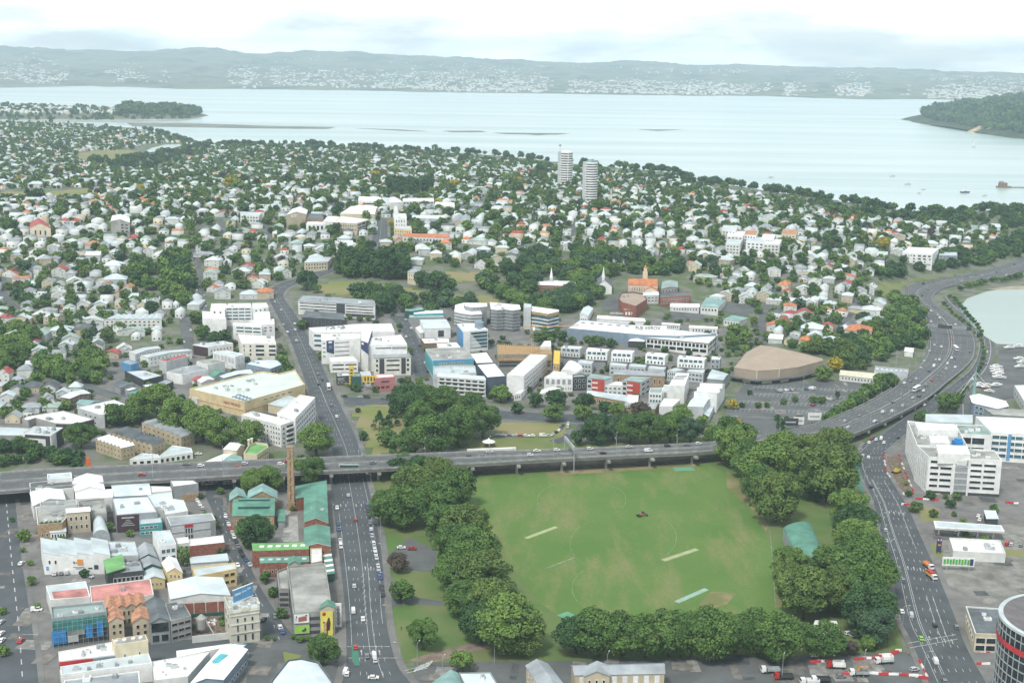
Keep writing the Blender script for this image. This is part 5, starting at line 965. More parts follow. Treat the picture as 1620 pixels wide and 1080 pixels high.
bld(zo,[(640,370),(712,380),(722,235),(650,225)],12,'construction_building','narrow building under timber scaffold and yellow wrap','building site',TIMBER,GOLD,par=.3,wins=[(0,3,2,.1,.9,.05,.9,.6,.5)])
z7b=Zone(820,480,9)
def stack_cube(zz,up,label,h=15.0,lift=7.0,mat=WHITE,cols=(5,7),lowmat=None):
 px=[zz(x,y)for x,y in up];_,g=above(np.mean([p[0]for p in px]),np.mean([p[1]for p in px]),h)
 pts=[at_z(u,v,g+h)[:2]for u,v in px];c=np.mean(pts,0);root=empty('cube_apartment',(c[0],c[1],g-.3));tag(root,label,'apartments','stacked cube apartments below the long white office')
 lowm=lowmat or GREY;mb=MB();Q=inset([p-c for p in pts],1.2);mb.prism([tuple(q)for q in Q],0,h-lift+.3,lowm);mb.obj('lower_wall',root)
 B=bld(zz,up,h,'','','',mat,R_WHITE,par=.3,base=h-lift,parent=root,units=1)
 y0=(h-lift)/h;mid=(y0+1)/2
 windows(B,0,1,cols[0],.06,.94,mid+.02,.99,.82,.72,glass=GLASSB);windows(B,0,1,cols[1],.05,.95,y0+.01,mid-.02,.5,.72)
 BLD.append((np.array(pts),B))
stack_cube(zp,[(48,98),(275,110),(300,85),(70,65)],'white stacked cube apartment, second from the left end of its row',cols=(4,6))
stack_cube(zp,[(318,118),(542,128),(567,98),(340,90)],'white and grey stacked cube apartment, third from the left end of its row',cols=(4,7))
stack_cube(zp,[(682,142),(892,162),(927,130),(705,115)],'white stacked cube apartment, fourth from the left end of its row',cols=(3,5))
stack_cube(zp,[(1024,180),(1312,196),(1340,172),(1045,148)],'widest white stacked cube apartment, at the right end of its row',cols=(5,8))
stack_cube(z7b,[(605,625),(880,645),(920,615),(640,600)],'grey stacked cube apartment at the left end of its row beside the scaffold',cols=(4,6),mat=PALE)
stack_cube(zp,[(1378,190),(1480,195),(1495,165),(1390,155)],'dark grey glazed cube apartment beyond the right end of the white cubes',mat=GREY,cols=(2,2))
for pts,lab in(([(-40,230),(110,243),(132,210),(-30,195)],'low grey white flats below the first white cube'),([(300,252),(477,267),(492,240),(312,222)],'grey flats with window row below the third cube'),([(505,267),(682,277),(697,250),(515,235)],'white edged flats between third and fourth cube'),([(710,292),(882,302),(907,275),(722,258)],'white edged flats directly below the fourth cube'),([(1130,317),(1302,337),(1322,300),(1140,298)],'white framed flats directly below the widest cube'),([(915,310),(1010,320),(1100,300),(1000,280)],'teal glazed flats between fourth and widest cube')):
 bld(zp,pts,8,'flat_building',lab,'flats',PALE,R_PALE,par=.4,wins=[(0,2,4,.05,.95,.1,.92,.78,.55)],glass=GLASSB)
B=bld(zp,[(345,352),(888,372),(885,330),(362,290)],8,'brick_hall','long tan brick hall with grey roof and arched windows, rear of two','hall',TAN,R_GREY,'gable',1.6,axis='u',wins=[(0,1,9,.04,.96,.2,.75,.35,.8)])
REDP=paint('vermilion',(0.48,0.075,0.055))
B=bld(zp,[(60,387),(250,402),(332,376),(110,346)],12,'apartment_building','grey flats with bright red balcony panel, left of two','flats',PALE,R_GREENG,'slab',wins=[(0,3,1,.02,.25,.05,.95,.9,.6)]);panel(B,0,.28,.98,.0,.94,REDP,'red_panel')
for k in range(3):panel(B,0,.30,.62,.08+.3*k,.18+.3*k,OFFW,'balcony',.3,th=.4)
windows(B,0,3,1,.66,.96,.1,.95,.8,.4)
B=bld(zp,[(440,412),(632,432),(737,382),(540,370)],12,'apartment_building','grey flats with bright red balcony panel, right of two','flats',PALE,R_GREENG,'slab',wins=[(0,3,1,.01,.22,.05,.95,.9,.6),(1,3,2,.05,.95,.05,.95,.7,.5)]);panel(B,0,.25,.98,.0,.94,REDP,'red_panel')
for k in range(3):panel(B,0,.27,.58,.08+.3*k,.18+.3*k,OFFW,'balcony',.3,th=.4)
windows(B,0,3,1,.66,.96,.1,.95,.8,.4)
bld(zp,[(180,462),(440,472),(432,430),(182,430)],7.5,'flat_building','white link block between the two red panelled flats','flats',OFFW,R_WHITE,par=.5,wins=[(0,2,5,.05,.95,.1,.9,.6,.5)],glass=GLASSB)
B=bld(zp,[(58,567),(482,642),(532,582),(75,522)],6,'brick_hall','long brick building with pale grey gabled roof behind the park trees','hall',TAN,R_PALE,'gable',1.4,axis='u',wins=[(0,1,8,.04,.96,.2,.75,.4,.7)])
bld(zp,[(460,702),(782,722),(832,660),(480,640)],6,'brick_hall','brick building with dark grey roof beside the purple tree','hall',TAN,R_GREY,'gable',1.4,axis='u',wins=[(0,1,6,.04,.96,.2,.75,.4,.7)])
bld(zp,[(490,645),(600,655),(610,575),(495,572)],8,'stair_tower','white stair block at the junction of the two brick buildings','flats',WHITE,R_WHITE,par=.3)
bld(zp,[(830,692),(972,692),(1055,620),(880,610)],7.5,'white_studio','plain white studio box with cream roof near the trees','studio',WHITE,R_WHITE,par=.3,wins=[(0,1,6,.1,.9,.05,.3,.5,.7)])
B=bld(zp,[(860,522),(1112,522),(1132,478),(882,463)],9,'flat_building','white row of flats with four tall windows in front of the slotted white block','flats',WHITE,R_PALE,par=.4,wins=[(0,1,4,.02,.98,.35,.9,.6,.85)],glass=GREY)
bld(zp,[(720,545),(860,552),(870,495),(735,500)],8,'flat_building','white stepped terraces with glass balconies right of the red flats','flats',WHITE,R_GREENG,par=.5,wins=[(0,2,4,.05,.95,.05,.95,.75,.55)],glass=GLASSB)
B=bld(zp,[(930,472),(1102,472),(1152,342),(1012,335)],13,'apartment_building','tall white block with three roof slots near the right end','apartments',WHITE,R_WHITE,par=.3)
for i in range(3):
 mb=MB();p=B.Q[0]*(.3-.12*i)+B.Q[1]*.15+B.Q[2]*(.25+.06*i)+B.Q[3]*(.3+.06*i);e=B.Q[1]-B.Q[0];mb.box((0,0,0),8,1.1,.3,DARK,math.atan2(e[1],e[0]));link('roof_slot',mb.mesh('roof_slot'),B.roof,(p[0],p[1],B.zr))
bld(zp,[(1130,692),(1302,702),(1382,600),(1200,598)],9,'warehouse','grey white metal shed with ribbed roof at the lane end','warehouse',PALE,R_BLUE,'gable',1.2,axis='u',overhang=.1)
bld(zp,[(1300,762),(1360,800),(1435,640),(1385,620)],4.5,'warehouse','low grey lean-to along the arena lane','annex',PALE,R_PALE,'slab')
B=bld(zp,[(1200,572),(1447,592),(1532,455),(1290,442)],11,'warehouse','white stepped factory roof with slanted dark skylights','factory',WHITE,R_WHITE,'saw',2.6,n=3,axis='u')
mb=MB()
bld(zp,[(1345,397),(1512,412),(1567,347),(1400,298)],8,'warehouse','grey metal shed behind the white factory, next to the arena','warehouse',GREY,R_PALE,'gable',1.0,axis='u')
za6=Zone(990,480,9.82)
B=bld(z6,[(172,285),(620,325),(800,330),(1020,318),(700,283),(245,236)],9,'warehouse','very long white roofed blue grey warehouse with sign and diamond skylights','warehouse',SLATEB,R_WHITE,par=.4)
for i in range(6):
 u,v=z7b(925+i*125,270+i*10);p=at_z(u,v,B.g+9.2)-B.org;mb=MB();mb.box((0,0,0),3.2,3.2,.6,GREY,.78);link('skylight',mb.mesh('skylight'),B.roof,(p[0],p[1],B.zr))
u,v=za6(345,400);p=at_z(u,v,B.g+10)-B.org;o=text3('FUJI XEROX',4.0,DARK,(p[0],p[1],B.zr+2.2),-.06,B.roof);mb=MB();mb.box((p[0],p[1]+.3,B.zr),31,.3,4.4,WHITE,-.06);mb.obj('sign_board',B.roof)
B=bld(za6,[(315,525),(1275,612),(1420,480),(420,450)],10,'office_building','long white two storey office with sixteen dark upper windows','office',WHITE,R_WHITE,'slab',units=5,wins=[(0,1,16,.01,.99,.50,.90,.78,.8),(0,1,8,.01,.99,.12,.48,.88,.8),(1,2,6,.03,.97,.12,.9,.75,.75)],overhang=.6)
panel(B,0,0,1,.90,.97,DARK,'eaves_band')
bld(za6,[(40,580),(285,590),(300,545),(110,530)],5.5,'pavilion_building','small white hip roofed porch pavilion between warehouse and long office','pavilion',DARK,R_WHITE,'hip',1.2,axis='u')
bld(za6,[(560,320),(835,335),(845,315),(570,295)],4.5,'classroom_block','white low classroom block with small windows behind the long office','classroom',WHITE,R_WHITE,'slab',wins=[(0,1,6,.3,.95,.2,.9,.6,.6)])
bld(za6,[(985,375),(1420,392),(1425,360),(990,338)],4.5,'classroom_block','longer white low classroom block among shrubs behind the long office','classroom',WHITE,R_WHITE,'slab',wins=[(0,1,8,.1,.95,.2,.9,.5,.6)])
bld(za6,[(690,52),(1140,62),(1145,5),(700,-5)],4.5,'classroom_block','long white roofed hall above the dark school court','hall',OFFW,R_WHITE,'gable',1.0,axis='u',wins=[(0,1,9,.1,.95,.2,.9,.5,.6)])
z7=Zone(1120,400,3.176)
B=bld(z7,[(133,575),(245,592),(357,585),(455,572),(578,540),(575,530),(480,505),(265,462),(195,497)],10.5,'arena','big brown roofed arena with faceted low roof and dark encircling canopy','arena',R_BROWN,R_BROWN,'apex',9.5,axis=(345,474),overhang=.2)
mb=MB();O=inset(B.Q,-3.2);mb.prism([tuple(p)for p in O],3.2,4.0,R_DARK,None,True);mb.obj('canopy',B.root)
mb=MB();O=inset(B.Q,0.4);mb.prism([tuple(p)for p in inset(B.Q,-.12)],.3,3.2,DARK);mb.obj('base',B.root)
for e,a,b_ in((1,.25,.7),(2,.1,.5),(3,.55,.9),(0,.4,.75)):panel(B,e,a,b_,.04,.28,CREAM,'entrance_panel',.3)
for e,f in((1,.0),(2,.0)):panel(B,e,f,f+.03,.4,1,OFFW,'wall_seam',.1)
bld(z7,[(662,612),(840,632),(842,605),(667,588)],4.5,'pavilion_building','long low cream roofed pavilion beside the arena','pavilion',OFFW,paint('roof_cream',(0.66,0.63,0.48)),'slab',wins=[(0,1,10,.05,.95,.2,.85,.5,.6)])
B=bld(z7,[(835,600),(1002,612),(1008,585),(842,568)],5,'warehouse','low grey roof with line of white skylights next to the motorway','warehouse',PALE,R_GREY,par=.3)
for i in range(7):p=B.Q[0]*(1-(i+.5)/7)*.4+B.Q[1]*((i+.5)/7)*.4+B.Q[3]*(1-(i+.5)/7)*.6+B.Q[2]*((i+.5)/7)*.6;mb=MB();mb.box((0,0,0),1.8,1.8,.5,WHITE,0);link('skylight',mb.mesh('skylight'),B.roof,(p[0],p[1],B.zr))
bld(z7,[(988,495),(1030,500),(1034,478),(992,474)],4,'shed','little white shed beside the motorway bank trees','shed',WHITE,R_WHITE,'gable',.8,axis='u')
z13=Zone(700,380,4.05)
B=bld(z13,[(988,292),(1086,294),(1084,258),(978,256)],7,'church','white wooden church with slate roof and slender white spire','church',WHITE,R_DARK,'gable',6.0,wins=[(0,1,1,.36,.64,.35,.95,.6,.9)])
p=B.Q[0]*.5+B.Q[1]*.5;e=B.Q[1]-B.Q[0];mb=MB();mb.box((p[0]-1,p[1]+1.5,9),2.6,2.6,8,WHITE,math.atan2(e[1],e[0]));mb.obj('tower',B.root);mb=MB();mb.bar((p[0]-1,p[1]+1.5,17),(p[0]-1,p[1]+1.5,28),(3.4,.1),WHITE,8);mb.obj('spire',B.root)
B=bld(z13,[(535,272),(600,284),(765,290),(870,278),(782,252)],8,'school_building','brick school with long white roof and small white spire among the trees','school',BRICK,R_WHITE,'slab',wins=[(1,2,8,.05,.95,.1,.9,.5,.5)])
p=at_z(*z13(697,258),B.g+9)-B.org;mb=MB();mb.box((p[0],p[1],B.z1),3,3,4,PALE);mb.obj('turret',B.root);mb=MB();mb.bar((p[0],p[1],B.z1+4),(p[0],p[1],B.z1+14),(3.2,.1),WHITE,8);mb.obj('spire',B.root)
B=bld(z13,[(1190,285),(1378,292),(1372,252),(1195,253)],9,'church','cream church with orange tile roof and square bell tower','church',paint('church_cream',(0.62,0.52,0.40)),R_ORANGE,'gable',3.5,axis='u',wins=[(0,1,6,.1,.6,.3,.8,.3,.8)])
p=at_z(*z13(1298,250),B.g+9)-B.org;mb=MB();mb.box((p[0],p[1],2),4.4,4.4,17,CREAM);mb.box((p[0],p[1],19),3.2,3.2,4,CREAM);mb.obj('tower',B.root);mb=MB();mb.bar((p[0],p[1],23),(p[0],p[1],26),(3.6,.4),R_ORANGE,8);mb.obj('tower_roof',B.root)
B=bld(z13,[(1295,318),(1378,325),(1376,285),(1300,282)],7,'church_annex','cream gabled chapel in front of the orange roofed church','chapel',paint('church_cream',(0,0,0)),R_ORANGE,'gable',3.0,wins=[(0,1,2,.2,.8,.2,.7,.3,.8)])
B=bld(z13,[(1128,378),(1150,400),(1240,425),(1312,380),(1290,345),(1220,332),(1145,338)],8,'theatre_building','brown curved school theatre with fan shaped roof','theatre',BRICK,R_BROWN,par=1.2,trim=R_DBROWN,units=2)
bld(z13,[(1160,448),(1235,448),(1240,420),(1165,415)],6,'school_building','brick block with white square panels below the fan roof','school',BRICK,R_BROWN,par=.4,wins=[(0,1,3,.1,.9,.2,.8,.6,.8)],glass=WHITE)
bld(z13,[(1285,356),(1386,352),(1380,328),(1292,334)],7,'school_building','pale teal roofed school block on stilts','school',OFFW,R_BLUE,'gable',1.2,axis='u',wins=[(0,2,4,.05,.95,.1,.9,.7,.4)])
bld(z13,[(1403,312),(1506,302),(1507,265),(1410,265)],8,'school_building','grey school block with shallow grey gable roof','school',CONC,R_GREENG,'gable',1.5,wins=[(0,2,5,.05,.95,.1,.9,.6,.5)])
bld(z13,[(1392,368),(1588,356),(1582,330),(1400,340)],8,'school_building','long brown brick school block with dark roof','school',BRICK,R_DARK,par=.3,wins=[(0,2,9,.05,.95,.1,.9,.6,.5)])
bld(z13,[(990,500),(1300,520),(1292,500),(995,480)],4,'workshop','long low white garage row behind the long warehouse','garage',WHITE,R_WHITE,'slab')
bld(z13,[(880,478),(930,485),(965,435),(905,430)],6,'house','white gabled house at the back left of the long warehouse','house',WHITE,R_BLUE,'gable',2.0,wins=[(0,1,3,.1,.9,.1,.6,.5,.7)])
bld(z6,[(930,160),(1030,165),(1075,125),(965,110)],6,'school_building','pale teal roofed school pavilion above the courts','school',OFFW,R_TEAL,'hip',2.5,axis='u',wins=[(0,1,5,.05,.95,.2,.8,.6,.6)])
bld(z6,[(1062,235),(1150,245),(1200,225),(1110,210)],5,'house','pale teal hipped clubhouse at the corner of the courts','clubhouse',OFFW,R_TEAL,'hip',2.2,axis='u',wins=[(0,1,5,.05,.95,.2,.8,.6,.6)])
zt=Zone(870,230,10.8)
def cyl_tower(cx,top,base,w,label,floors,core,pier,teal):
 g=ground(870+cx/10.8,230+base/10.8);dist=np.linalg.norm(g-np.array([0,0,CAMZ]));R=w/10.8/2*dist/FPX;hh=(base-top)/10.8*dist/FPX*1.02
 t=empty('round_tower',g);tag(t,label,'tower');f=hh/floors;n=28
 mb=MB();P=[(R*.93*math.cos(2*math.pi*i/n),R*.93*math.sin(2*math.pi*i/n))for i in range(n)];mb.prism(P,-2,hh,GLASS,R_WHITE);mb.obj('glass_drum',t)
 P2=[(R*math.cos(2*math.pi*i/n),R*math.sin(2*math.pi*i/n))for i in range(n)]
 for k in range(floors+1):
  mb=MB();mb.prism(P2,k*f-.2,k*f+f*.46,WHITE,None,True);link('floor_band',mb.mesh('floor_band'),t)
 mb=MB();mb.box((-R*.98,-R*.1,-2),R*.55,R*.8,hh+2+core,PALE);mb.obj('lift_core',t)
 if pier:mb=MB();mb.box((R*.22,-R*1.0,-1),.9,.9,hh+1,WHITE);mb.obj('pier',t);mb=MB();mb.bar((-R*.98,-R*.1,hh+core-2),(-R*.98,-R*.1,hh+core+9),.8,METAL);mb.bar((-R*.98,-R*.1,hh+core+8),(-R*.98,-R*.1,hh+core+10.5),3.5,GREY,10);mb.obj('mast',t);mb=MB();mb.bar((0,0,hh+f*.4),(0,0,hh+f*.9),(R*1.7,R*1.2),R_WHITE,20);mb.obj('roof_cap',t)
 else:mb=MB();mb.bar((0,0,hh),(0,0,hh+4),R*1.3,R_TEAL,16);mb.obj('roof_drum',t)
cyl_tower(270,150,735,225,'white banded round tower with mast, left of the ridge pair',15,2,True,False)
cyl_tower(690,330,985,225,'white banded round tower with pale drum roof, right of the ridge pair',16,2,False,True)
z11=Zone(380,280,4.05)
RW=(0,2,6,.04,.96,.1,.95,.6,.5)
bld(z11,[(755,152),(905,158),(900,130),(760,125)],9,'ridge_shop','white flat ridge building with long window band, left end of white complex','shops',WHITE,R_WHITE,par=.5,wins=[(0,1,1,.2,.95,.5,.8,.98,.7)])
bld(z11,[(958,165),(1042,160),(985,128),(958,130)],12,'ridge_shop','taller white wedge in the middle of the white ridge complex','shops',WHITE,R_WHITE,par=.5)
bld(z11,[(1040,157),(1242,155),(1240,135),(1042,138)],8,'ridge_shop','glazed white ridge building at the right of the white complex','shops',OFFW,R_WHITE,par=.4,wins=[(0,2,10,.02,.98,.1,.95,.8,.6)])
bld(z11,[(905,170),(962,172),(960,135),(905,130)],8,'ridge_shop','pale connecting block of the white ridge complex','shops',OFFW,R_PALE,par=.4,wins=[(0,2,4,.1,.9,.1,.9,.5,.5)])
B=bld(z11,[(985,262),(1067,265),(1062,238),(990,236)],12,'post_office','white corner building with small clock tower at the top of the avenue','post office',WHITE,R_WHITE,par=1.0,wins=[(0,2,4,.1,.9,.1,.9,.35,.6)]);mb=MB();p=B.Q[0]*.65+B.Q[1]*.15+B.Q[3]*.2;mb.box((p[0],p[1],B.z1),5,5,9,WHITE);mb.box((p[0],p[1],B.z1+9),3.4,3.4,3,WHITE);mb.obj('clock_tower',B.root)
bld(z11,[(608,292),(748,298),(832,272),(645,250)],11,'office_building','cream ridge office with two window rows and dark glass end','office',BEIGE,R_WHITE,par=.5,wins=[(0,2,9,.03,.97,.2,.9,.55,.5),(1,3,3,.05,.95,.05,.95,.95,.8)])
bld(z11,[(422,302),(547,302),(532,286),(430,288)],9,'office_building','white office with four dark windows left of the cream ridge office','office',WHITE,R_WHITE,par=.4,wins=[(0,1,4,.08,.92,.2,.85,.6,.85)])
B=bld(z11,[(295,245),(422,238),(432,212),(335,205)],13,'ridge_shop','big tan gabled ridge hall with white sign','hall',BEIGE,R_WHITE,'gable',3.5);panel(B,0,.25,.5,.8,1.0,WHITE,'sign_board')
text_on(B,0,.375,.9,'TAB',2.2,RED,.3)
bld(z11,[(425,268),(535,270),(530,238),(432,235)],9,'ridge_shop','brown block right of the tan gabled hall','shops',BROWN,R_DARK,par=.4)
bld(z11,[(410,548),(560,542),(590,510),(440,516)],8,'terrace_house','long cream two storey veranda terrace at the avenue corner','terrace',CREAM,R_PALE,'hip',1.5,axis='u',wins=[(0,2,8,.04,.96,.1,.9,.6,.55)])
bld(z11,[(1245,180),(1375,190),(1372,165),(1250,160)],8,'ridge_shop','white shop row with bright blue panel right of the ridge complex','shops',WHITE,R_WHITE,par=.4,wins=[(0,2,8,.3,.95,.1,.9,.6,.5)])
bld(z11,[(1100,265),(1310,270),(1300,245),(1110,245)],6,'ridge_shop','wide pale blue roof behind the white clock tower building','shops',PALE,R_BLUE,'gable',1.5,axis='u')
bld(z11,[(1370,290),(1475,292),(1470,250),(1375,250)],8,'ridge_shop','brick and stucco double gable block right on the ridge','shops',BEIGE,R_GREY,'gables',2.5,n=2)
bld(z11,[(640,235),(860,240),(880,190),(760,180)],8,'ridge_shop','wide cream roofed hall behind the cream ridge office','shops',CREAM,R_WHITE,'gable',2,axis='u')
bld(z11,[(530,285),(610,290),(640,255),(560,250)],9,'ridge_shop','white flat roof beside the cream ridge office','shops',OFFW,R_WHITE,par=.4)
bld(z11,[(0,245),(120,250),(140,228),(0,222)],8,'ridge_shop','row of pale ridge shops far left','shops',OFFW,R_PALE,par=.4,wins=[RW])
bld(z11,[(985,330),(1100,340),(1095,315),(995,312)],9,'apartment_building','yellow hotel-like block below the clock tower building','flats',YEL,R_PALE,par=.4,wins=[(0,2,7,.05,.95,.1,.9,.5,.5)])
bld(z11,[(1040,380),(1340,392),(1340,368),(1050,360)],6,'motel_row','long motel row with orange roof below the ridge','motel',OFFW,R_ORANGE,'gable',1.5,axis='u',wins=[(0,1,14,.02,.98,.2,.8,.5,.7)])
bld(z11,[(875,515),(985,522),(985,495),(880,488)],6,'house','red roofed villa beside the upper avenue','house',OFFW,R_RED,'hip',2.5,axis='u',wins=[(0,1,5,.05,.95,.2,.8,.5,.7)])
bld(z11,[(1072,610),(1140,618),(1160,575),(1090,570)],9,'house','cream old mansion with grey hipped roof above the park','house',CREAM,R_GREY,'hip',3,axis='u',wins=[(0,2,4,.1,.9,.1,.9,.4,.6)])
z10=Zone(0,340,4.05)
B=bld(z10,[(190,80),(325,85),(300,50),(195,48)],10,'church','cream church with red roof and square tower on the left ridge','church',CREAM,R_RED,'gable',5,wins=[(0,1,3,.15,.85,.2,.8,.4,.8)]);mb=MB();p=B.Q[2]*.9+B.Q[0]*.1;mb.box((p[0],p[1],0),6,6,22,CREAM);mb.obj('tower',B.root)
B=bld(z10,[(710,40),(830,50),(830,20),(720,5)],12,'apartment_building','dark unfinished four storey block with white gable roof on the left ridge','flats',CONC,R_WHITE,'gable',3,wins=[(0,3,2,.5,.95,.05,.9,.7,.6)])
bld(z10,[(665,670),(1035,668),(1030,640),(740,640)],7,'terrace_row','long white two storey terrace row on the left slope','terrace',OFFW,R_PALE,'gables',1.0,n=8,axis='v',wins=[(0,2,12,.02,.98,.1,.9,.5,.5)])
z14=Zone(1100,280,3.115)
B=bld(z14,[(1020,372),(1170,380),(1200,352),(1050,345)],12,'apartment_building','white stepped apartments with triangular balconies above the motorway','apartments',WHITE,R_WHITE,par=.4,wins=[(0,3,6,.03,.97,.05,.9,.7,.6)])
for k in range(5):panel(B,0,.02,.98,0,1,WHITE,'balcony',1.0,shape=[(.05+.19*k,.05),(.19+.19*k,.05),(.07+.19*k,.95),(.05+.19*k,.95)],th=.3)
bld(z14,[(1200,385),(1292,388),(1290,370),(1205,366)],9,'apartment_building','grey flats with glass balconies above the motorway bank','apartments',GREY,R_PALE,par=.4,wins=[(0,3,5,.03,.97,.05,.95,.8,.55)],glass=GLASSB)
for i,(x,y,w,c)in enumerate(((130,262,70,OFFW),(155,290,80,OFFW),(240,285,60,WHITE),(250,320,90,WHITE),(325,305,60,OFFW),(425,282,70,CREAM),(150,330,70,OFFW),(335,330,80,OFFW))):
 bld(z14,[(x,y),(x+w,y+4),(x+w+12,y-22),(x+8,y-24)],11,'apartment_building',('white','cream white','pale')[i%3]+' stepped flats on the right hillside, '+ordinal(i)+' of the terraced cluster from its upper left','apartments',c,(R_PALE,R_WHITE,R_TERRA)[i%3],par=.5,wins=[(0,3,4,.05,.95,.05,.95,.6,.5)],group='terraced flats on the right hillside')
zr,zq,z8,zs,zu=Zone(1420,660,7.715),Zone(1410,590,7.714),Zone(1200,680,2.7),Zone(1500,940,7.716),Zone(1430,790,7.2)
B=bld(zr,[(380,487),(1275,532),(1180,408),(230,345)],21,'office_building','large white six storey office with dark band windows beside the arterial road','office',WHITE,R_CONC,par=.9,units=10)
windows(B,0,5,1,.03,.15,.14,.97,.98,.5);windows(B,0,5,1,.165,.33,.14,.97,.98,.5);windows(B,0,5,1,.58,.74,.14,.93,.98,.5);windows(B,0,5,1,.76,.93,.14,.93,.98,.5)
panel(B,0,.375,.545,.06,.97,GREY,'stair_bay',.02,th=.03)
for k in range(5):panel(B,0,.375,.545,.10+.168*k,.14+.168*k,PALE,'floor_edge',.12,th=.06)
panel(B,0,0,1,.0,.08,DARK,'ground_floor',.02,th=.05);panel(B,0,.335,.372,0,1,WHITE,'pier',.1,th=.4);panel(B,0,.548,.572,0,1,WHITE,'pier',.1,th=.4)
windows(B,3,5,6,.03,.97,.1,.95,.25,.85,glass=GLASSB)
panel(B,0,.385,.53,.80,.96,OFFW,'sheet',.4,shape=[(.39,.96),(.385,.83),(.52,.81),(.53,.96)])
B2=bld(zr,[(235,345),(860,372),(720,110),(118,45)],20,'office_building','rear part of the white office, roof crowded with plant rooms','office',WHITE,R_CONC,par=.8,units=14,wins=[(3,5,8,.03,.97,.1,.95,.3,.8)])
for pts,hh in(([(498,440),(890,447),(838,342),(470,335)],24),([(402,300),(642,310),(602,225),(385,225)],23),([(248,152),(740,152),(700,82),(212,60)],24)):
 px=[zr(x,y)for x,y in pts];P=[at_z(u,v,4+hh)[:2]-B2.org[:2]for u,v in px];mb=MB();mb.prism([tuple(p)for p in P],18.5,hh+.3,WHITE,R_WHITE);mb.obj('plant_room',B2.roof)
for x,y in((620,190),(730,305)):p=at_z(*zr(x,y),25)-B2.org;mb=MB();mb.box((0,0,0),5,4,3.0,TARP,.3);mb.box((.3,0,3),3.4,2.6,1.2,TARP,.5);link('tarpaulin',mb.mesh('tarpaulin'),B2.roof,(p[0],p[1],19.5))
GT=material('roof_green_grey',(0.27,0.38,0.34),.8,.2,.1)
bld(zq,[(812,742),(1232,765),(1200,642),(790,630)],17,'office_building','grey green roofed office part with deep dark terraces behind the white office','office',WHITE,GT,par=.6,units=8,wins=[(0,2,2,.03,.80,.25,.95,.95,.7)])
B=bld(zq,[(1225,722),(1720,752),(1720,560),(1030,530)],18,'office_building','long white roofed office with blue glass front at the right edge','office',WHITE,R_WHITE,par=.5,wins=[(0,4,5,.02,.98,.1,.95,.96,.62)],glass=GLASSB);panel(B,0,.42,.50,.05,.97,BLUE,'blue_bay')
bld(zq,[(418,592),(992,612),(992,520),(415,510)],10,'warehouse','pale grey barrel roofed shed behind the white office','warehouse',PALE,R_PALE,'barrel',2.0,axis='u')
B=bld(zq,[(985,350),(1010,365),(1300,432),(1430,400),(1395,340),(1070,252),(960,275)],9,'yacht_club_building','white sail shaped roof building with blue glass corner near the marina','showroom',SLATEB,R_WHITE,'slab',wins=[(1,2,5,.05,.95,.1,.9,.85,.6)],glass=GLASSB)
p=at_z(*zq(1010,250),10);o=empty('mast_feature',(p[0],p[1],4));tag(o,'pale blue glass fin mast rising at the sail roofed building','mast');mb=MB();mb.bar((0,0,0),(0,0,26),(3.5,.4),R_TEAL,6);mb.obj('fin',o);mb=MB();mb.bar((0,0,22),(-14,-6,4),.3,WHITE);mb.bar((0,0,22),(12,-5,8),.3,WHITE);mb.obj('stay',o)
bld(zq,[(1140,432),(1242,502),(1640,528),(1640,450),(1400,435)],8,'warehouse','long grey roof with blue glazed end beside the sail roof','showroom',GREY,R_CONC,'slab',wins=[(1,1,12,.03,.97,.2,.7,.8,.7)])
bld(zq,[(1500,150),(1640,380),(1760,380),(1760,140)],8,'warehouse','long white roofed boat shed at the right edge','boat shed',PALE,R_WHITE,par=.4,wins=[(0,1,5,.1,.9,.2,.8,.5,.7)])
p0=[zu(360,318),zu(1145,362),zu(1105,297),zu(340,245)];P=[at_z(u,v,9.5)for u,v in p0];c=np.mean(P,0);o=empty('fuel_canopy',(c[0],c[1],4));tag(o,'long white rimmed flat canopy of the disused service station','canopy')
mb=MB();Q=[p[:2]-c[:2]for p in P];mb.prism([tuple(q)for q in Q],4.6,5.6,OFFW,R_GREY,True);mb.obj('roof',o);mb=MB();I=inset(Q,-.15);mb.prism([tuple(q)for q in I],5.2,5.75,WHITE);I2=inset(Q,.8);mb.prism([tuple(q)for q in I2],5.6,5.80,R_PALE);mb.obj('rim',o)
for f in(.07,.36,.64,.87):
 q=(Q[0]*(1-f)+Q[1]*f)*.5+(Q[3]*(1-f)+Q[2]*f)*.5;mb=MB();mb.box((0,0,0),.7,.7,4.6,WHITE);mb.box((0,0,0),1.6,3.0,.2,KERB);link('column',mb.mesh('column'),o,(q[0],q[1],.03))
bld(zu,[(562,590),(1160,622),(1095,470),(515,440)],4.5,'shop_building','white flat roofed service station shop with pale green left edge','shop',OFFW,R_WHITE,par=.9,units=5)
bld(zu,[(945,212),(1072,212),(1038,125),(918,120)],5,'kiosk','small dark fronted kiosk with pale blue roof beyond the canopy','kiosk',DARK,R_BLUE,'slab')
o=sign_post(*zu(392,618),2.4,7.5,1.0,NAVY,'tall narrow fuel sign with red and white emblems by the service station',[(0,.80,.8,.14)],WHITE);mb=MB();mb.box((0,-.3,1.0+7.5*.83),1.2,.08,.9,RED);mb.box((0,-.3,1.0+7.5*.45),1.4,.08,.8,ORANGE);mb.obj('emblem',o)
o=sign_post(*zu(612,812),15.0,4.2,2.6,WHITE,'wide green and white billboard standing on the gravel yard',[(-.43+.092*k,.16+.05*(k%2),.07,.62)for k in range(9)],paint('sign_green',(0.10,0.42,0.08)),rz=-.07,cat='billboard');mb=MB();mb.box((6.1,-.26,3.1),1.6,.08,3.2,NAVY);mb.obj('picture_panel',o)
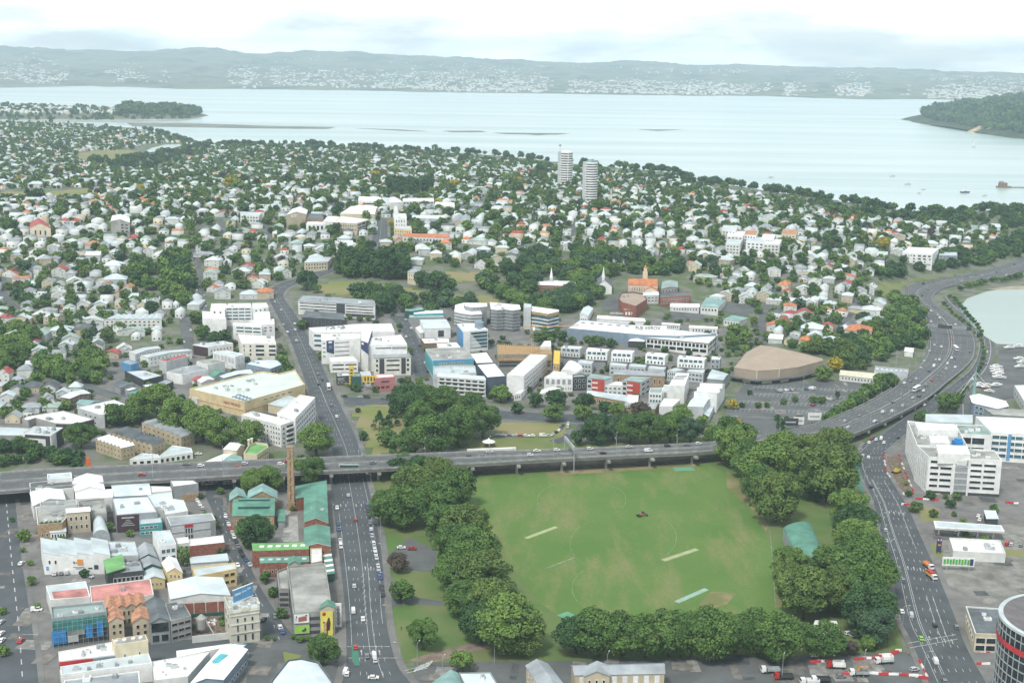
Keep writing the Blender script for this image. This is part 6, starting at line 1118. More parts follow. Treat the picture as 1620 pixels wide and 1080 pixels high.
bld(zs,[(330,482),(600,492),(900,260),(860,190),(212,147)],8,'office_building','low cream building with dark flat roof and glass front beside the arterial road','office',CREAM,R_DARK,par=.6,units=4,trim=OFFW,wins=[(0,2,2,.03,.98,.05,.85,.92,.8),(4,1,5,.1,.9,.3,.8,.7,.6)])
TZ=44.0;c=at_z(1576+122,983,TZ);RT=99/FPX*np.linalg.norm(c-np.array([0,0,CAMZ]));t=empty('round_office_tower',(c[0],c[1],4));tag(t,'curved dark glass tower with red band at the lower right corner','tower');n=56;hT=TZ-4
def ringp(r):return[(r*math.cos(2*math.pi*i/n),r*math.sin(2*math.pi*i/n))for i in range(n)]
mb=MB();mb.prism(ringp(RT),0,hT,GLASS,R_DBROWN);mb.obj('glass_drum',t)
for k in range(11):
 mb=MB();mb.prism(ringp(RT+.25),hT-3.6*(k+1),hT-3.6*(k+1)+.35,METAL,None,True);link('floor_band',mb.mesh('floor_band'),t)
mb=MB();mb.prism(ringp(RT+.5),hT-.5,hT+.5,PALE,R_PALE,True);mb.obj('roof_rim',t);mb=MB();mb.prism(ringp(RT-1.2),hT+.5,hT+.6,material('roof_gravel_brown',(0.17,0.16,0.165),.95,.15,.3));mb.obj('roof',t)
mb=MB();mb.prism(ringp(RT*.55),hT+.6,hT+3.6,CONC,R_CONC);mb.obj('plant_room',t);mb=MB();mb.box((-RT*.62,-4,hT+1),5,3,2,WHITE,.2);mb.obj('roof_unit',t)
mb=MB()
for i in range(n):
 if 22<=i<=50:a=ringp(RT+.6)[i];b_=ringp(RT+.6)[(i+1)%n];mb.poly([(*a,hT-8.2),(*b_,hT-8.2),(*b_,hT-6.0),(*a,hT-6.0)],RED)
mb.obj('red_band',t)
mb=MB()
for i in range(n):
 a=ringp(RT+.12)[i];mb.box((a[0],a[1],0),.25,.25,hT,METAL)
mb.obj('mullion',t)
BLD.append((np.array([np.array(p)+c[:2]for p in ringp(RT)]),None))
bld(z8,[(175,560),(300,562),(222,402),(105,422)],6,'barrel_shed','green barrel roofed grandstand shed among the park trees','shed',GREY,R_GREEN,'barrel',2.5,axis='v')
bld(z8,[(235,838),(345,850),(330,815),(245,812)],4,'park_shed','white roofed shed hidden in the park trees','shed',WHITE,R_WHITE,'slab')
zbt=Zone(820,1030,6.75)
bld(zbt,[(85,150),(260,420),(520,400),(310,128)],8.5,'apartment_building','grey gabled beige block angled into the bottom edge of the view','flats',BEIGE,R_GREY,'gable',2.2,axis='u',wins=[(0,2,5,.05,.95,.1,.9,.3,.5)])
B=bld(zbt,[(605,250),(1560,232),(1545,125),(568,150)],8.5,'apartment_building','long grey roofed beige motel block with white window bays at the bottom edge','flats',BEIGE,R_GREY,'gable',1.6,axis='u',wins=[(0,2,8,.02,.98,.1,.92,.30,.55)])
for k in range(8):x=.02+.96*(k+.5)/8;panel(B,0,x-.028,x+.028,.05,.9,WHITE,'window_bay',.02,th=.05)
bld(zbt,[(700,262),(975,258),(960,150),(720,160)],8.7,'apartment_building','gabled beige bay at the left part of the long motel block','flats',BEIGE,R_GREY,'gable',2.0,wins=[(0,2,3,.08,.92,.1,.92,.4,.5)])
bld(PX,[(655,1100),(740,1100),(722,1064),(704,1066)],7,'shop_building','teal gabled roof cut by the bottom edge beside the crossing','shop',GREY,R_TEAL,'gable',1.6)
bld(PX,[(742,1100),(798,1100),(776,1063),(726,1064)],6,'shop_building','pale flat roof joined to the teal gabled roof at the bottom edge','shop',GREY,R_BLUE,par=.3,units=2)
def crown_quads(kind,nq,seed,leaf):
 r=np.random.default_rng(seed)
 if kind=='round':
  k=46;d=r.normal(size=(k,3));d/=np.linalg.norm(d,axis=1)[:,None];d[:,2]=np.where(d[:,2]<0,d[:,2]*0.95,d[:,2])
  c=d*np.array([0.72,0.72,0.72])*r.uniform(0.75,1.08,(k,1));pr=r.uniform(0.20,0.36,k)
 elif kind=='tall':
  k=40;a=r.uniform(0,6.28,k);z=r.uniform(-0.9,1.5,k);w=0.58*np.sqrt(np.clip(1-((z-.3)/1.45)**2,0.05,1))
  c=np.stack([np.cos(a)*w,np.sin(a)*w,z],-1);pr=r.uniform(0.2,0.34,k)
 elif kind=='cone':
  k=44;z=r.uniform(-1,1.5,k);w=0.85*(1.6-z)/2.6;a=r.uniform(0,6.28,k)
  c=np.stack([np.cos(a)*w*.8,np.sin(a)*w*.8,z],-1);pr=0.10+0.24*(1.6-z)/2.6
 elif kind=='loose':
  k=26;d=r.normal(size=(k,3));d/=np.linalg.norm(d,axis=1)[:,None];c=d*np.array([0.75,0.75,0.55])*r.uniform(0.55,1.1,(k,1));pr=r.uniform(0.18,0.34,k)
 elif kind=='palm':
  n=nq;a=r.integers(0,14,n)*0.449+r.normal(0,.05,n);t=r.uniform(0.05,1,n)
  c=np.stack([np.cos(a)*t,np.sin(a)*t,0.35*t-0.75*t*t],-1)+r.normal(0,.04,(n,3));pr=None
 if pr is not None:
  p=r.choice(len(c),nq,p=pr**2/(pr**2).sum());d=r.normal(size=(nq,3));d/=np.linalg.norm(d,axis=1)[:,None]
  d[:,2]=np.where(r.uniform(size=nq)<.65,np.abs(d[:,2]),d[:,2])
  P=c[p]+d*pr[p][:,None]*r.uniform(0.72,1.05,(nq,1));N=d*0.9+r.normal(size=(nq,3))*0.55
 else:P=c;N=r.normal(size=(len(c),3))*.4+np.array([0,0,1])
 N/=np.linalg.norm(N,axis=1)[:,None]
 T=np.cross(N,r.normal(size=N.shape));T/=np.linalg.norm(T,axis=1)[:,None]+1e-9;B_=np.cross(N,T)
 s=leaf*r.uniform(0.6,1.35,(len(P),1));s2=s*r.uniform(0.55,1.0,(len(P),1))
 V=np.stack([P-T*s-B_*s2,P+T*s-B_*s2*.4,P+T*s*.8+B_*s2,P-T*s*.7+B_*s2*.8],1)
 return V.reshape(-1,3)
LEVELS={'hi':(11000,.036),'mid':(2600,.070),'lo':(520,.145),'tiny':(120,.26)}
CROWN={}
for kd in('round','tall','cone','loose','palm'):
 for lv,(nq,lf)in LEVELS.items():
  for sd_ in range(4 if lv in('hi','mid')else 5):
   if kd=='palm' and lv in('hi',):continue
   CROWN[kd,lv,sd_]=crown_quads(kd,nq,100+sd_*7+len(kd),lf*(0.6 if kd=='palm' else 1))
_cm={}
def crown_mesh(kd,lv,sd_):
 k=(kd,lv,sd_)
 if k not in _cm:
  V=CROWN[k];me=np_mesh('crown',V,np.arange(len(V)).reshape(-1,4),None,[LEAF[0]]);_cm[k]=me
 return _cm[k]
_tm={}
def trunk_mesh(kd):
 if kd not in _tm:
  b=MB();r=random.Random(5)
  if kd in('cone','palm'):b.bar((0,0,0),(0,0,1.0),(.085,.05),BARK,7)
  else:
   b.bar((0,0,0),(0,0,.5),(.11,.085),BARK,8)
   for i in range(6):
    a=i*1.05+r.random()*.5;b.bar((0,0,.42+.03*i),(.34*math.cos(a),.34*math.sin(a),.80+.05*i),(.055,.02),BARK,5)
  _tm[kd]=b.mesh('trunk')
 return _tm[kd]
TREES=[]
def add_tree(u,v,rpx,kd='round',leaf=0,squash=0.85,on=None,lab=None):
 R=rpx/FPX*800
 for _ in range(3):
  hc=R*(0.92 if kd in('round','loose')else 1.25);p,g=above(u,v,hc);R=rpx/FPX*np.linalg.norm(p-np.array([0,0,CAMZ]))
 TREES.append(dict(x=p[0],y=p[1],g=g,R=R,hc=hc,kd=kd,leaf=leaf,u=u,v=v,ra=rpx,sq=squash,lab=lab,far=False))
def world_tree(x,y,R,kd,leaf):
 g=h1(x,y);hc=R*(0.85 if kd in('round','loose')else 1.2);u,v=project((x,y,g+hc));d=math.sqrt(x*x+y*y+(g-CAMZ)**2)
 TREES.append(dict(x=x,y=y,g=g,R=R,hc=hc,kd=kd,leaf=leaf,u=u,v=v,ra=R/d*FPX,sq=.85,lab=None,far=False))
PLANES=[(612,800,33),(640,800,40),(655,765,36),(690,750,33),(688,792,38),(720,770,36),(702,825,37),(738,830,42),(715,862,38),(747,873,44),(718,905,34),(762,908,46),(735,945,32),(778,950,46),(803,985,50),(762,985,35),(828,1003,34),(1163,702,36),(1190,722,34),(1215,735,44),(1238,708,34),(1274,715,36),(1312,742,50),(1318,705,36),(1285,760,30),(1228,785,40),(1205,765,32),(1343,800,34),(1354,828,34),(1356,850,36),(1363,875,44),(1368,902,46),(1362,930,44),(1250,890,30),(1272,935,46),(1255,915,32),(1376,960,44),(1233,1006,44),(1300,1010,32),(1200,1000,38),(1165,1000,38),(912,1000,36),(948,998,40),(985,1000,40),(1022,1002,40),(1060,1000,40),(1095,1003,40),(1130,1003,42),(1325,930,40),(1320,890,36)]
for u,v,r in PLANES:add_tree(u,v,r*RNG.uniform(1.0,1.12),'round',int(RNG.choice([0,0,1,0,6,2])),lab='plane')
for u,v,r,kd,lf in[(1388,990,34,'round',5),(1362,985,28,'round',5),(1374,1016,14,'round',2),(1330,1018,15,'loose',0),(1345,1022,14,'loose',4),(1292,778,17,'round',1),(670,1000,31,'loose',0),(634,934,22,'round',0),(630,888,18,'round',4),(510,1026,28,'round',0),(404,838,31,'round',1),(732,1042,22,'loose',2),(500,692,32,'round',2),(400,760,24,'round',2),(423,757,25,'round',2),(492,744,26,'round',0),(470,742,20,'round',2),(127,686,24,'round',0),(222,640,27,'round',2),(248,632,32,'round',2),(285,655,34,'round',2),(320,668,33,'round',2),(352,680,29,'round',2),(392,684,28,'round',2),(180,655,20,'round',0),(205,655,20,'round',0),(645,632,32,'round',1),(680,630,27,'round',0),(665,655,28,'round',0),(702,632,28,'round',0),(685,684,42,'round',0),(724,672,38,'round',0),(764,662,34,'round',0),(745,640,26,'round',0),(792,622,16,'round',2),(818,644,11,'round',1),(847,632,14,'round',1),(880,630,20,'round',1),(876,651,18,'round',2),(926,634,17,'round',1),(922,651,15,'round',2),(957,643,12,'round',1),(976,647,15,'round',2),(1012,648,18,'round',4),(1078,655,18,'round',2),(945,678,28,'round',1),(970,676,24,'round',5),(998,674,29,'round',0),(1030,674,30,'round',0),(1061,674,28,'round',0),(1093,678,24,'round',5),(1112,664,12,'loose',2),(1135,690,25,'round',0),(1152,672,20,'round',0),(1180,682,18,'round',0),(1160,638,10,'loose',3),(915,690,16,'loose',1),(600,664,13,'cone',1),(620,658,14,'cone',1),(612,690,18,'round',0),(632,712,20,'tall',0),(630,738,20,'round',1),(640,725,17,'round',0),(574,688,9,'round',1),(566,648,5,'round',4),(646,672,8,'round',1),(650,690,20,'round',0),(660,740,24,'round',1),(78,640,9,'loose',3),(290,880,12,'tall',2),(342,882,7,'palm',0),(38,846,11,'round',2),(50,917,8,'round',2),(4,965,7,'round',2),(5,1028,10,'round',2),(60,958,7,'loose',2),(420,912,11,'round',0),(432,935,10,'round',0),(445,968,10,'round',0),(205,842,7,'loose',2),(388,925,7,'loose',0),(350,870,8,'loose',1),(1215,560,10,'round',0),(1200,640,6,'round',0),(1213,640,6,'round',0),(1240,634,6,'round',0),(1258,631,6,'round',0),(1287,631,7,'round',0),(1300,632,7,'round',0),(1174,640,5,'round',1),(1186,620,5,'round',1),(1325,625,5,'tall',1),(1230,660,6,'round',1),(1245,664,7,'round',1),(1265,662,8,'round',4),(1235,673,9,'tall',1),(1167,668,10,'loose',3),(1505,795,9,'loose',1),(1573,803,8,'round',0),(1498,635,18,'round',0),(1515,628,10,'round',0),(1454,658,10,'round',0),(1462,655,9,'round',0),(478,725,12,'loose',0),(1303,590,14,'round',2),(1322,575,14,'round',3),(1340,570,15,'round',0),(518,548,10,'round',0),(455,583,12,'round',0),(445,568,11,'round',2),(508,562,8,'round',0),(478,512,10,'loose',0),(485,442,18,'round',1),(500,455,9,'loose',0),(340,535,14,'round',1),(356,530,12,'round',1),(320,525,14,'round',0),(310,500,14,'loose',0),(368,545,10,'loose',1),(595,470,9,'loose',5),(598,463,10,'cone',1),(608,478,18,'round',1),(640,478,18,'round',0),(628,462,14,'round',1),(690,446,22,'round',1),(668,440,16,'round',1),(712,448,12,'round',0)]:add_tree(u,v,r,kd,lf)
def along(px,n,r,kd='round',leaf=(0,),jit=3):
 P=np.array(px,float);L_=np.r_[0,np.cumsum(np.hypot(*(P[1:]-P[:-1]).T))]
 for i in range(n):
  s=L_[-1]*(i+.5)/n;u=np.interp(s,L_,P[:,0])+RNG.normal(0,jit);v=np.interp(s,L_,P[:,1])+RNG.normal(0,jit*.5)
  add_tree(u,v,r*RNG.uniform(.75,1.2),kd,int(RNG.choice(leaf)))
along([(1305,662),(1330,650),(1360,628),(1390,605),(1415,598)],16,12,leaf=(0,0,1,2));along([(1315,668),(1345,652),(1380,622),(1418,600)],10,8,leaf=(0,1),kd='loose')
along([(840,530),(870,528),(905,535),(945,540),(975,540)],9,9,leaf=(0,1));along([(985,565),(1020,575),(1060,582),(1110,590),(1140,585)],14,6,leaf=(0,1,2),kd='loose');along([(800,545),(830,555),(860,545),(890,560)],14,8,leaf=(0,1,5),kd='loose')
along([(1545,596),(1558,560),(1553,536),(1535,515),(1510,496),(1492,476)],22,4,'loose',(0,1,2),1);along([(1500,466),(1520,482),(1538,505),(1556,532)],14,5,'loose',(0,1),1.5);along([(1508,650),(1528,608)],6,6,'loose',(0,),2)
along([(1515,455),(1545,447),(1580,440),(1618,435)],14,6,'loose',(0,1,2),2)
along([(0,728),(40,722),(80,720),(125,728)],18,9,'loose',(1,0,1),6);along([(0,705),(30,702),(60,716),(110,714),(125,722)],16,12,'round',(1,1,0),4)
along([(655,700),(640,760)],3,12,'loose',(0,));along([(470,745),(515,742)],4,8,'loose',(1,))
along([(300,905),(330,900),(355,895)],5,5,'loose',(0,1));along([(400,1000),(436,1012)],3,5,'loose',(0,));along([(460,1008),(500,1010)],4,6,'loose',(0,))
along([(20,810),(35,865),(50,900)],4,6,'loose',(0,2))
EXCL=[p for p,_ in BLD]+ROADS
_bb=[(p[:,0].min(),p[:,1].min(),p[:,0].max(),p[:,1].max())for p in EXCL]
def free(x,y,m=0.0):
 for p,b_ in zip(EXCL,_bb):
  if b_[0]-m<=x<=b_[2]+m and b_[1]-m<=y<=b_[3]+m:
   if m>0:
    c=p.mean(0);q=p+(p-c)/(np.linalg.norm(p-c,axis=1)[:,None]+1e-6)*m if len(p)<12 else p
   else:q=p
   if in_poly(np.array([x]),np.array([y]),q)[0]:return False
 return True
WOODS=[([(520,412),(560,408),(640,418),(642,446),(525,440)],80,7.5,'tall',(1,1,0)),([(780,428),(830,405),(900,398),(1020,405),(1080,420),(1070,440),(985,435),(960,442),(945,478),(880,500),(790,482),(760,452)],190,8,'round',(1,0,0,2,5)),([(560,464),(620,456),(660,470),(760,478),(740,500),(640,502),(560,478)],55,6,'round',(0,1,5)),([(1321,540),(1359,535),(1403,504),(1413,472),(1452,478),(1463,520),(1462,552),(1425,556),(1410,572),(1359,588),(1296,562),(1220,552)],170,6,'round',(1,0,6,2)),([(1395,425),(1430,412),(1500,402),(1560,392),(1620,368),(1660,350),(1660,392),(1560,420),(1500,428),(1440,438),(1390,441)],190,6,'round',(1,0,1)),([(1250,318),(1350,332),(1440,342),(1660,340),(1660,366),(1540,356),(1440,354),(1330,343)],150,7,'round',(1,1,0)),([(207,414),(296,409),(306,439),(308,485),(272,478),(205,449)],75,6.5,'round',(0,1,2)),([(123,254),(185,249),(272,241),(333,226),(338,236),(296,256),(247,270),(173,268)],120,8,'round',(1,1,0)),([(0,532),(49,537),(52,574),(25,584),(0,594)],22,8,'round',(2,0)),([(67,574),(165,577),(160,609),(99,609),(67,596)],26,8,'round',(2,0)),([(617,295),(689,295),(689,312),(617,310)],40,7,'tall',(1,)),([(1200,415),(1240,425),(1235,450),(1190,440)],12,6,'round',(0,1)),([(1150,520),(1190,520),(1180,560),(1150,545)],18,5,'loose',(2,0)),([(1295,380),(1320,370),(1330,395),(1300,405)],14,6,'round',(1,)),([(1230,320),(1260,330),(1250,350),(1225,345)],14,6,'round',(1,)),([(1080,278),(1098,290),(1090,298),(1070,288)],14,9,'round',(1,)),([(240,208),(318,228),(420,230),(640,240),(840,258),(960,270),(1080,280),(1160,300),(1160,305),(960,278),(760,256),(420,238),(250,222)],210,7,'round',(1,0,1,5))]
WOODPOLY=[]
for px,n,R,kd,lf in WOODS:
 P=np.array([ground(u,v)[:2]for u,v in px]);WOODPOLY.append(P);lo,hi=P.min(0),P.max(0);c=0;tries=0;pu=np.array(px,float)
 while c<n and tries<n*40:
  tries+=1;x,y=RNG.uniform(lo[0],hi[0]),RNG.uniform(lo[1],hi[1])
  if not in_poly(np.array([x]),np.array([y]),P)[0]or not free(x,y):continue
  world_tree(x,y,R*RNG.uniform(.55,1.25),kd,int(RNG.choice(lf)));c+=1
for px,n in(([(150,570),(420,480),(470,590),(500,700),(100,700),(0,640)],110),([(480,470),(700,500),(1180,500),(1150,650),(900,640),(560,640)],190),([(1130,480),(1230,560),(1200,600),(1150,590)],20),([(60,770),(520,760),(520,1000),(100,1040)],45),([(1420,760),(1600,800),(1600,900),(1480,880)],8)):
 P=np.array([ground(u,v)[:2]for u,v in px]);lo,hi=P.min(0),P.max(0)
 for _ in range(n*3):
  x,y=RNG.uniform(lo[0],hi[0]),RNG.uniform(lo[1],hi[1])
  if in_poly(np.array([x]),np.array([y]),P)[0]and free(x,y,1.0):world_tree(x,y,RNG.uniform(1.3,3.6),('loose','round')[int(RNG.integers(2))],int(RNG.choice([0,1,2,6])))
for _ in range(300):
 t=RNG.uniform(-.28,.42);r=np.interp(t,_ct,_cr)+RNG.uniform(-30,14);y=r/math.sqrt(1+t*t);world_tree(t*y,y,7.5*RNG.uniform(.6,1.25),'round',int(RNG.choice([1,0,1,5])))
SUB=[(-40,196),(100,197),(205,206),(250,216),(318,232),(500,234),(640,242),(760,252),(840,260),(960,274),(1080,284),(1100,298),(1250,318),(1350,332),(1440,346),(1540,354),(1590,362),(1600,372),(1560,390),(1480,405),(1420,412),(1388,428),(1375,450),(1380,470),(1410,490),(1390,505),(1340,525),(1300,545),(1225,545),(1195,520),(1160,468),(1085,440),(1075,418),(900,396),(830,403),(780,424),(700,424),(680,402),(640,398),(615,412),(560,405),(515,425),(480,435),(440,446),(415,462),(330,464),(318,500),(280,520),(200,545),(150,570),(120,632),(60,668),(-40,690)]
NOHOUSE=[[(498,448),(800,466),(800,486),(500,470)],[(705,428),(790,430),(790,447),(705,447)],[(115,240),(222,234),(222,258),(115,256)],[(-10,301),(155,296),(155,315),(-10,315)],[(222,228),(290,226),(290,244),(218,246)],[(1370,470),(1440,440),(1530,430),(1415,466)]]
NOH=[np.array([ground(u,v)[:2]for u,v in p])for p in NOHOUSE]
HOUSES=[]
ROOFC=[(R_SILV,'white',.14),(R_PALE,'pale grey',.27),(R_GREY,'grey',.28),(R_DARK,'dark grey',.11),(R_MINT,'pale green',.09),(R_RED,'red',.025),(R_ORANGE,'orange tile',.025),(R_TERRA,'brown tile',.035),(R_BLUE,'pale blue',.06)]
WALLC=[(WBOARD,'white',.42),(OFFW,'off-white',.28),(CREAM,'cream',.10),(PALE,'grey',.12),(BEIGE,'beige',.08)]
_rp=np.array([r[2]for r in ROOFC]);_rp/=_rp.sum();_wp=np.array([w[2]for w in WALLC]);_wp/=_wp.sum()
def add_house(x,y,rz,w,d,h,roof,wall,kind,rise,hand=False):
 g=h1(x,y);u,v=project((x,y,g+h));dist=math.sqrt(x*x+y*y+(g-CAMZ)**2)
 HOUSES.append(dict(x=x,y=y,g=g,rz=rz,w=w,d=d,h=h,roof=roof,wall=wall,kind=kind,rise=rise,u=u,v=v,ra=max(w,d)/dist*FPX,hand=hand))
RK={'w':0,'p':1,'g':2,'d':3,'t':4,'r':5,'o':6,'b':7,'l':8}
HAND="""133 378 22 t;110 380 22 l;168 382 20 l;85 391 20 w;113 397 24 l;142 394 20 o;55 396 18 p;28 405 22 g;50 408 24 w;73 410 20 g;112 420 22 p;95 427 26 r;20 420 22 g;20 428 26 r;35 440 30 b;118 442 28 w;122 450 30 w;45 458 24 g;68 458 16 d;93 460 22 w;183 442 40 p;170 447 22 b;132 478 22 w;92 486 20 r;110 487 20 t;160 481 22 l;208 485 16 w;228 482 20 w;43 491 18 t;82 501 26 w;15 502 28 r;35 505 30 p;65 498 26 w;98 522 38 p;112 532 30 t;50 535 30 r;25 530 36 w;62 550 24 p;70 560 24 g;160 530 26 w;178 555 26 r;196 548 26 w;154 540 22 w;215 527 16 w;248 518 18 w;248 528 18 w;265 478 18 g;285 492 16 l;278 478 12 w;337 452 22 o;352 462 30 g;395 462 34 p;322 390 24 t;360 398 26 g;338 412 28 w;335 432 26 t;392 418 24 r;385 430 26 p;330 375 20 w;305 378 18 o;250 400 18 w;262 398 16 p;237 395 20 w;205 412 20 l;220 402 18 g;185 400 16 w;180 420 36 l;275 450 20 p;240 470 28 l;190 463 26 o;410 445 26 w;420 462 30 o;437 452 20 g;448 430 24 t;400 440 20 r;60 425 24 g;1205 415 24 w;1225 428 24 p;1150 412 22 p;1175 425 24 w;1240 410 22 w;1265 425 24 g;1285 408 20 p;1310 420 22 r;1330 430 22 w;1345 412 22 p;1290 440 24 p;1270 455 26 w;1247 459 20 r;1312 438 22 w;1340 445 24 r;1360 458 26 g;1280 478 24 w;1300 470 20 p;1250 484 24 o;1272 492 28 r;1227 512 32 o;1285 515 40 l;1290 528 30 l;1315 537 28 p;1358 522 48 o;1370 505 30 p;1378 490 34 w;1330 500 22 g;1240 505 22 r;1310 512 20 r;1166 437 26 w;1190 450 26 p;1210 466 28 t;1180 470 26 p;1150 465 24 p;1135 470 24 p;1165 503 36 t;1215 485 20 w;1120 405 24 w;1100 420 22 p;1085 405 20 w;1140 390 22 t;1390 478 24 p;1420 395 26 w;1320 395 20 t;870 395 24 p;845 395 22 w;815 400 24 l;785 405 22 t;765 392 26 p;740 400 22 w;725 390 24 w;900 388 22 w;935 392 22 p;960 400 24 w;980 412 22 w;1005 400 24 g;1030 395 24 w;1055 400 22 p;870 405 20 g;760 415 20 w;650 385 22 t;672 395 22 w;660 408 24 l;690 402 22 w;705 385 22 o;720 400 22 w;640 372 22 p;665 375 24 w;450 375 26 w;470 385 26 t;490 390 22 w;510 395 26 p;530 385 24 w;560 388 26 w;545 375 26 p;470 405 24 t;500 408 26 p;445 405 24 w;28 611 24 d;52 607 30 d;12 622 24 p;22 655 26 g;45 648 20 g;12 642 20 g;100 622 22 p;75 625 20 g;120 608 22 p;8 590 24 r;30 596 22 g"""
for it in HAND.split(';'):
 u,v,wpx,rk=it.split();u,v,wpx=float(u),float(v),float(wpx)
 p,g=above(u,v,5.0);dist=np.linalg.norm(p-np.array([0,0,CAMZ]));w=wpx/FPX*dist
 if not free(p[0],p[1]):continue
 two=RNG.uniform()<.35;wl=WALLC[int(RNG.choice(5,p=_wp))]
 add_house(p[0],p[1],(0.12 if u<450 else-0.35 if u>1050 else 0.0)+RNG.normal(0,.12),w*.82,w*RNG.uniform(.62,.9),6.2 if two else 4.0,ROOFC[RK[rk]],wl,'hip' if w>20 else('hip','gable','cross')[int(RNG.integers(3))],max(2.0+RNG.uniform(0,.9),w*.16),True)
hand_xy=np.array([(h['x'],h['y'],h['w'])for h in HOUSES])
tx=np.array([(t['x'],t['y'],t['R'])for t in TREES])
SUBA=np.array(SUB,float)
gx=np.arange(-1500,1500,16.5);gy=np.arange(1000,4200,1.0)
yy=500.0;row=0;NH=0;cand=[]
while yy<4300:
 step=20 if row%2==0 else 33
 for x0 in np.arange(-2300,2300,13.2):cand.append((x0+RNG.normal(0,1.2),yy+RNG.normal(0,1.8),row))
 yy+=step;row+=1
AREAS=[(-1.0,-0.085,0.10,-500,1500),(-0.085,0.125,-0.08,30,1500),(0.125,1.0,-0.38,450,1400)]
cand=[(x,y,ar)for ar in AREAS for x,y,_ in cand]
for x,y,(ta,tb,a,cx,cy_)in cand:
 ca,sa=math.cos(a),math.sin(a)
 X,Y=cx+ca*(x-cx)-sa*(y-cy_),cy_+sa*(x-cx)+ca*(y-cy_)
 if Y<700 or not(ta<=X/Y<tb):continue
 if Y<700:continue
 t=X/Y
 if abs(t)>.43:continue
 R_=math.hypot(X,Y)
 if R_>np.interp(t,_ct,_cr)-25:continue
 g=h1(X,Y)
 if g<3.0:continue
 u,v=project((X,Y,g))
 if not in_poly(np.array([u]),np.array([v]),SUBA)[0]:continue
 pr=.70 if R_<1900 else.60
 pa=np.array([X]),np.array([Y])
 if any(in_poly(*pa,P)[0]for P in NOH):continue
 inwood=any(in_poly(*pa,P)[0]for P in WOODPOLY[:14])
 if inwood or RNG.uniform()>pr:
  if not inwood and free(X,Y):world_tree(X,Y,RNG.uniform(3,7),('round','loose','round','cone')[int(RNG.integers(4))],int(RNG.choice([0,0,6,1,2,5],p=[.3,.2,.2,.1,.12,.08])))
  continue
 near=((hand_xy[:,0]-X)**2+(hand_xy[:,1]-Y)**2).min()<11**2
 w,d=RNG.uniform(7.6,11.0),RNG.uniform(10,15.0)
 if RNG.uniform()<.06:w,d=RNG.uniform(14,24),RNG.uniform(10,14)
 if not near and free(X,Y,4.0):
  two=RNG.uniform()<.3
  add_house(X,Y,a+(math.pi/2 if RNG.uniform()<.3 else 0)+RNG.normal(0,.06),w,d,6.0 if two else 3.7,ROOFC[int(RNG.choice(9,p=_rp))],WALLC[int(RNG.choice(5,p=_wp))],('hip','hip','gable','cross')[int(RNG.integers(4))],RNG.uniform(1.8,3.0))
 for _ in range(int(RNG.choice([1,2,3,4],p=[.2,.35,.3,.15]))):
  ang=RNG.uniform(0,6.28);rr=RNG.uniform(6.5,14);tX,tY=X+rr*math.cos(ang),Y+rr*math.sin(ang)
  if free(tX,tY):world_tree(tX,tY,RNG.gamma(5,.72),('round','loose','round','round','tall','cone')[int(RNG.choice(6,p=[.4,.28,.16,.1,.04,.02]))],int(RNG.choice([0,1,2,3,4,5,6],p=[.34,.15,.24,.02,.02,.06,.17])))
print('houses',len(HOUSES),'trees',len(TREES))
LANDMARKS=[('the brick chimney',461,760),('the white spired church',956,450),('the orange roofed church',1018,445),('the left round tower',893,270),('the right round tower',932,290),('the brown arena',1235,580),('the cream supermarket',390,620),('the white apartment group',375,510),('the hospital blocks',570,545),('the long white office',1080,535),('the curved towers',800,500),('the white ridge complex',625,318),('the clock tower building',633,345),('the red roofed church',62,360),('the dark gabled flats',190,352),('the beige terraces',230,690),('the black and white school hall',110,690),('the straight uphill street',312,440),('the veranda terrace',505,412),('the hillside flats cluster',1160,375),('the triangular balcony flats',1440,400),('the motorway bend',1440,480),('the sports field',1000,860),('the green barrel shed',1275,855),('the ornate hotel',385,975),('the parking building',490,930),('the distant sports ground',170,245),('the tidal cove',262,234),('the long terrace row',210,508),('the school courts',1165,487),('the brick school',870,445),('the poplar clump',580,425),('the white six storey office',1510,740),('the marina basin',1570,500),('the motel row',690,375),('the cream mansion',655,428),('the balcony apartments',730,610),('the park rotunda',773,700),('the flyover',1000,712),('the fuel canopy',1530,825),('the brown fan roof',1000,475),('the stone bluff',1090,285),('the far green strip',80,306),('the avenue crest',603,355)]
for l in LANDMARKS:landmark(*l)
HOUSES.sort(key=lambda h:-(h['ra']+(4 if h['hand']else 0)))
_hm={}
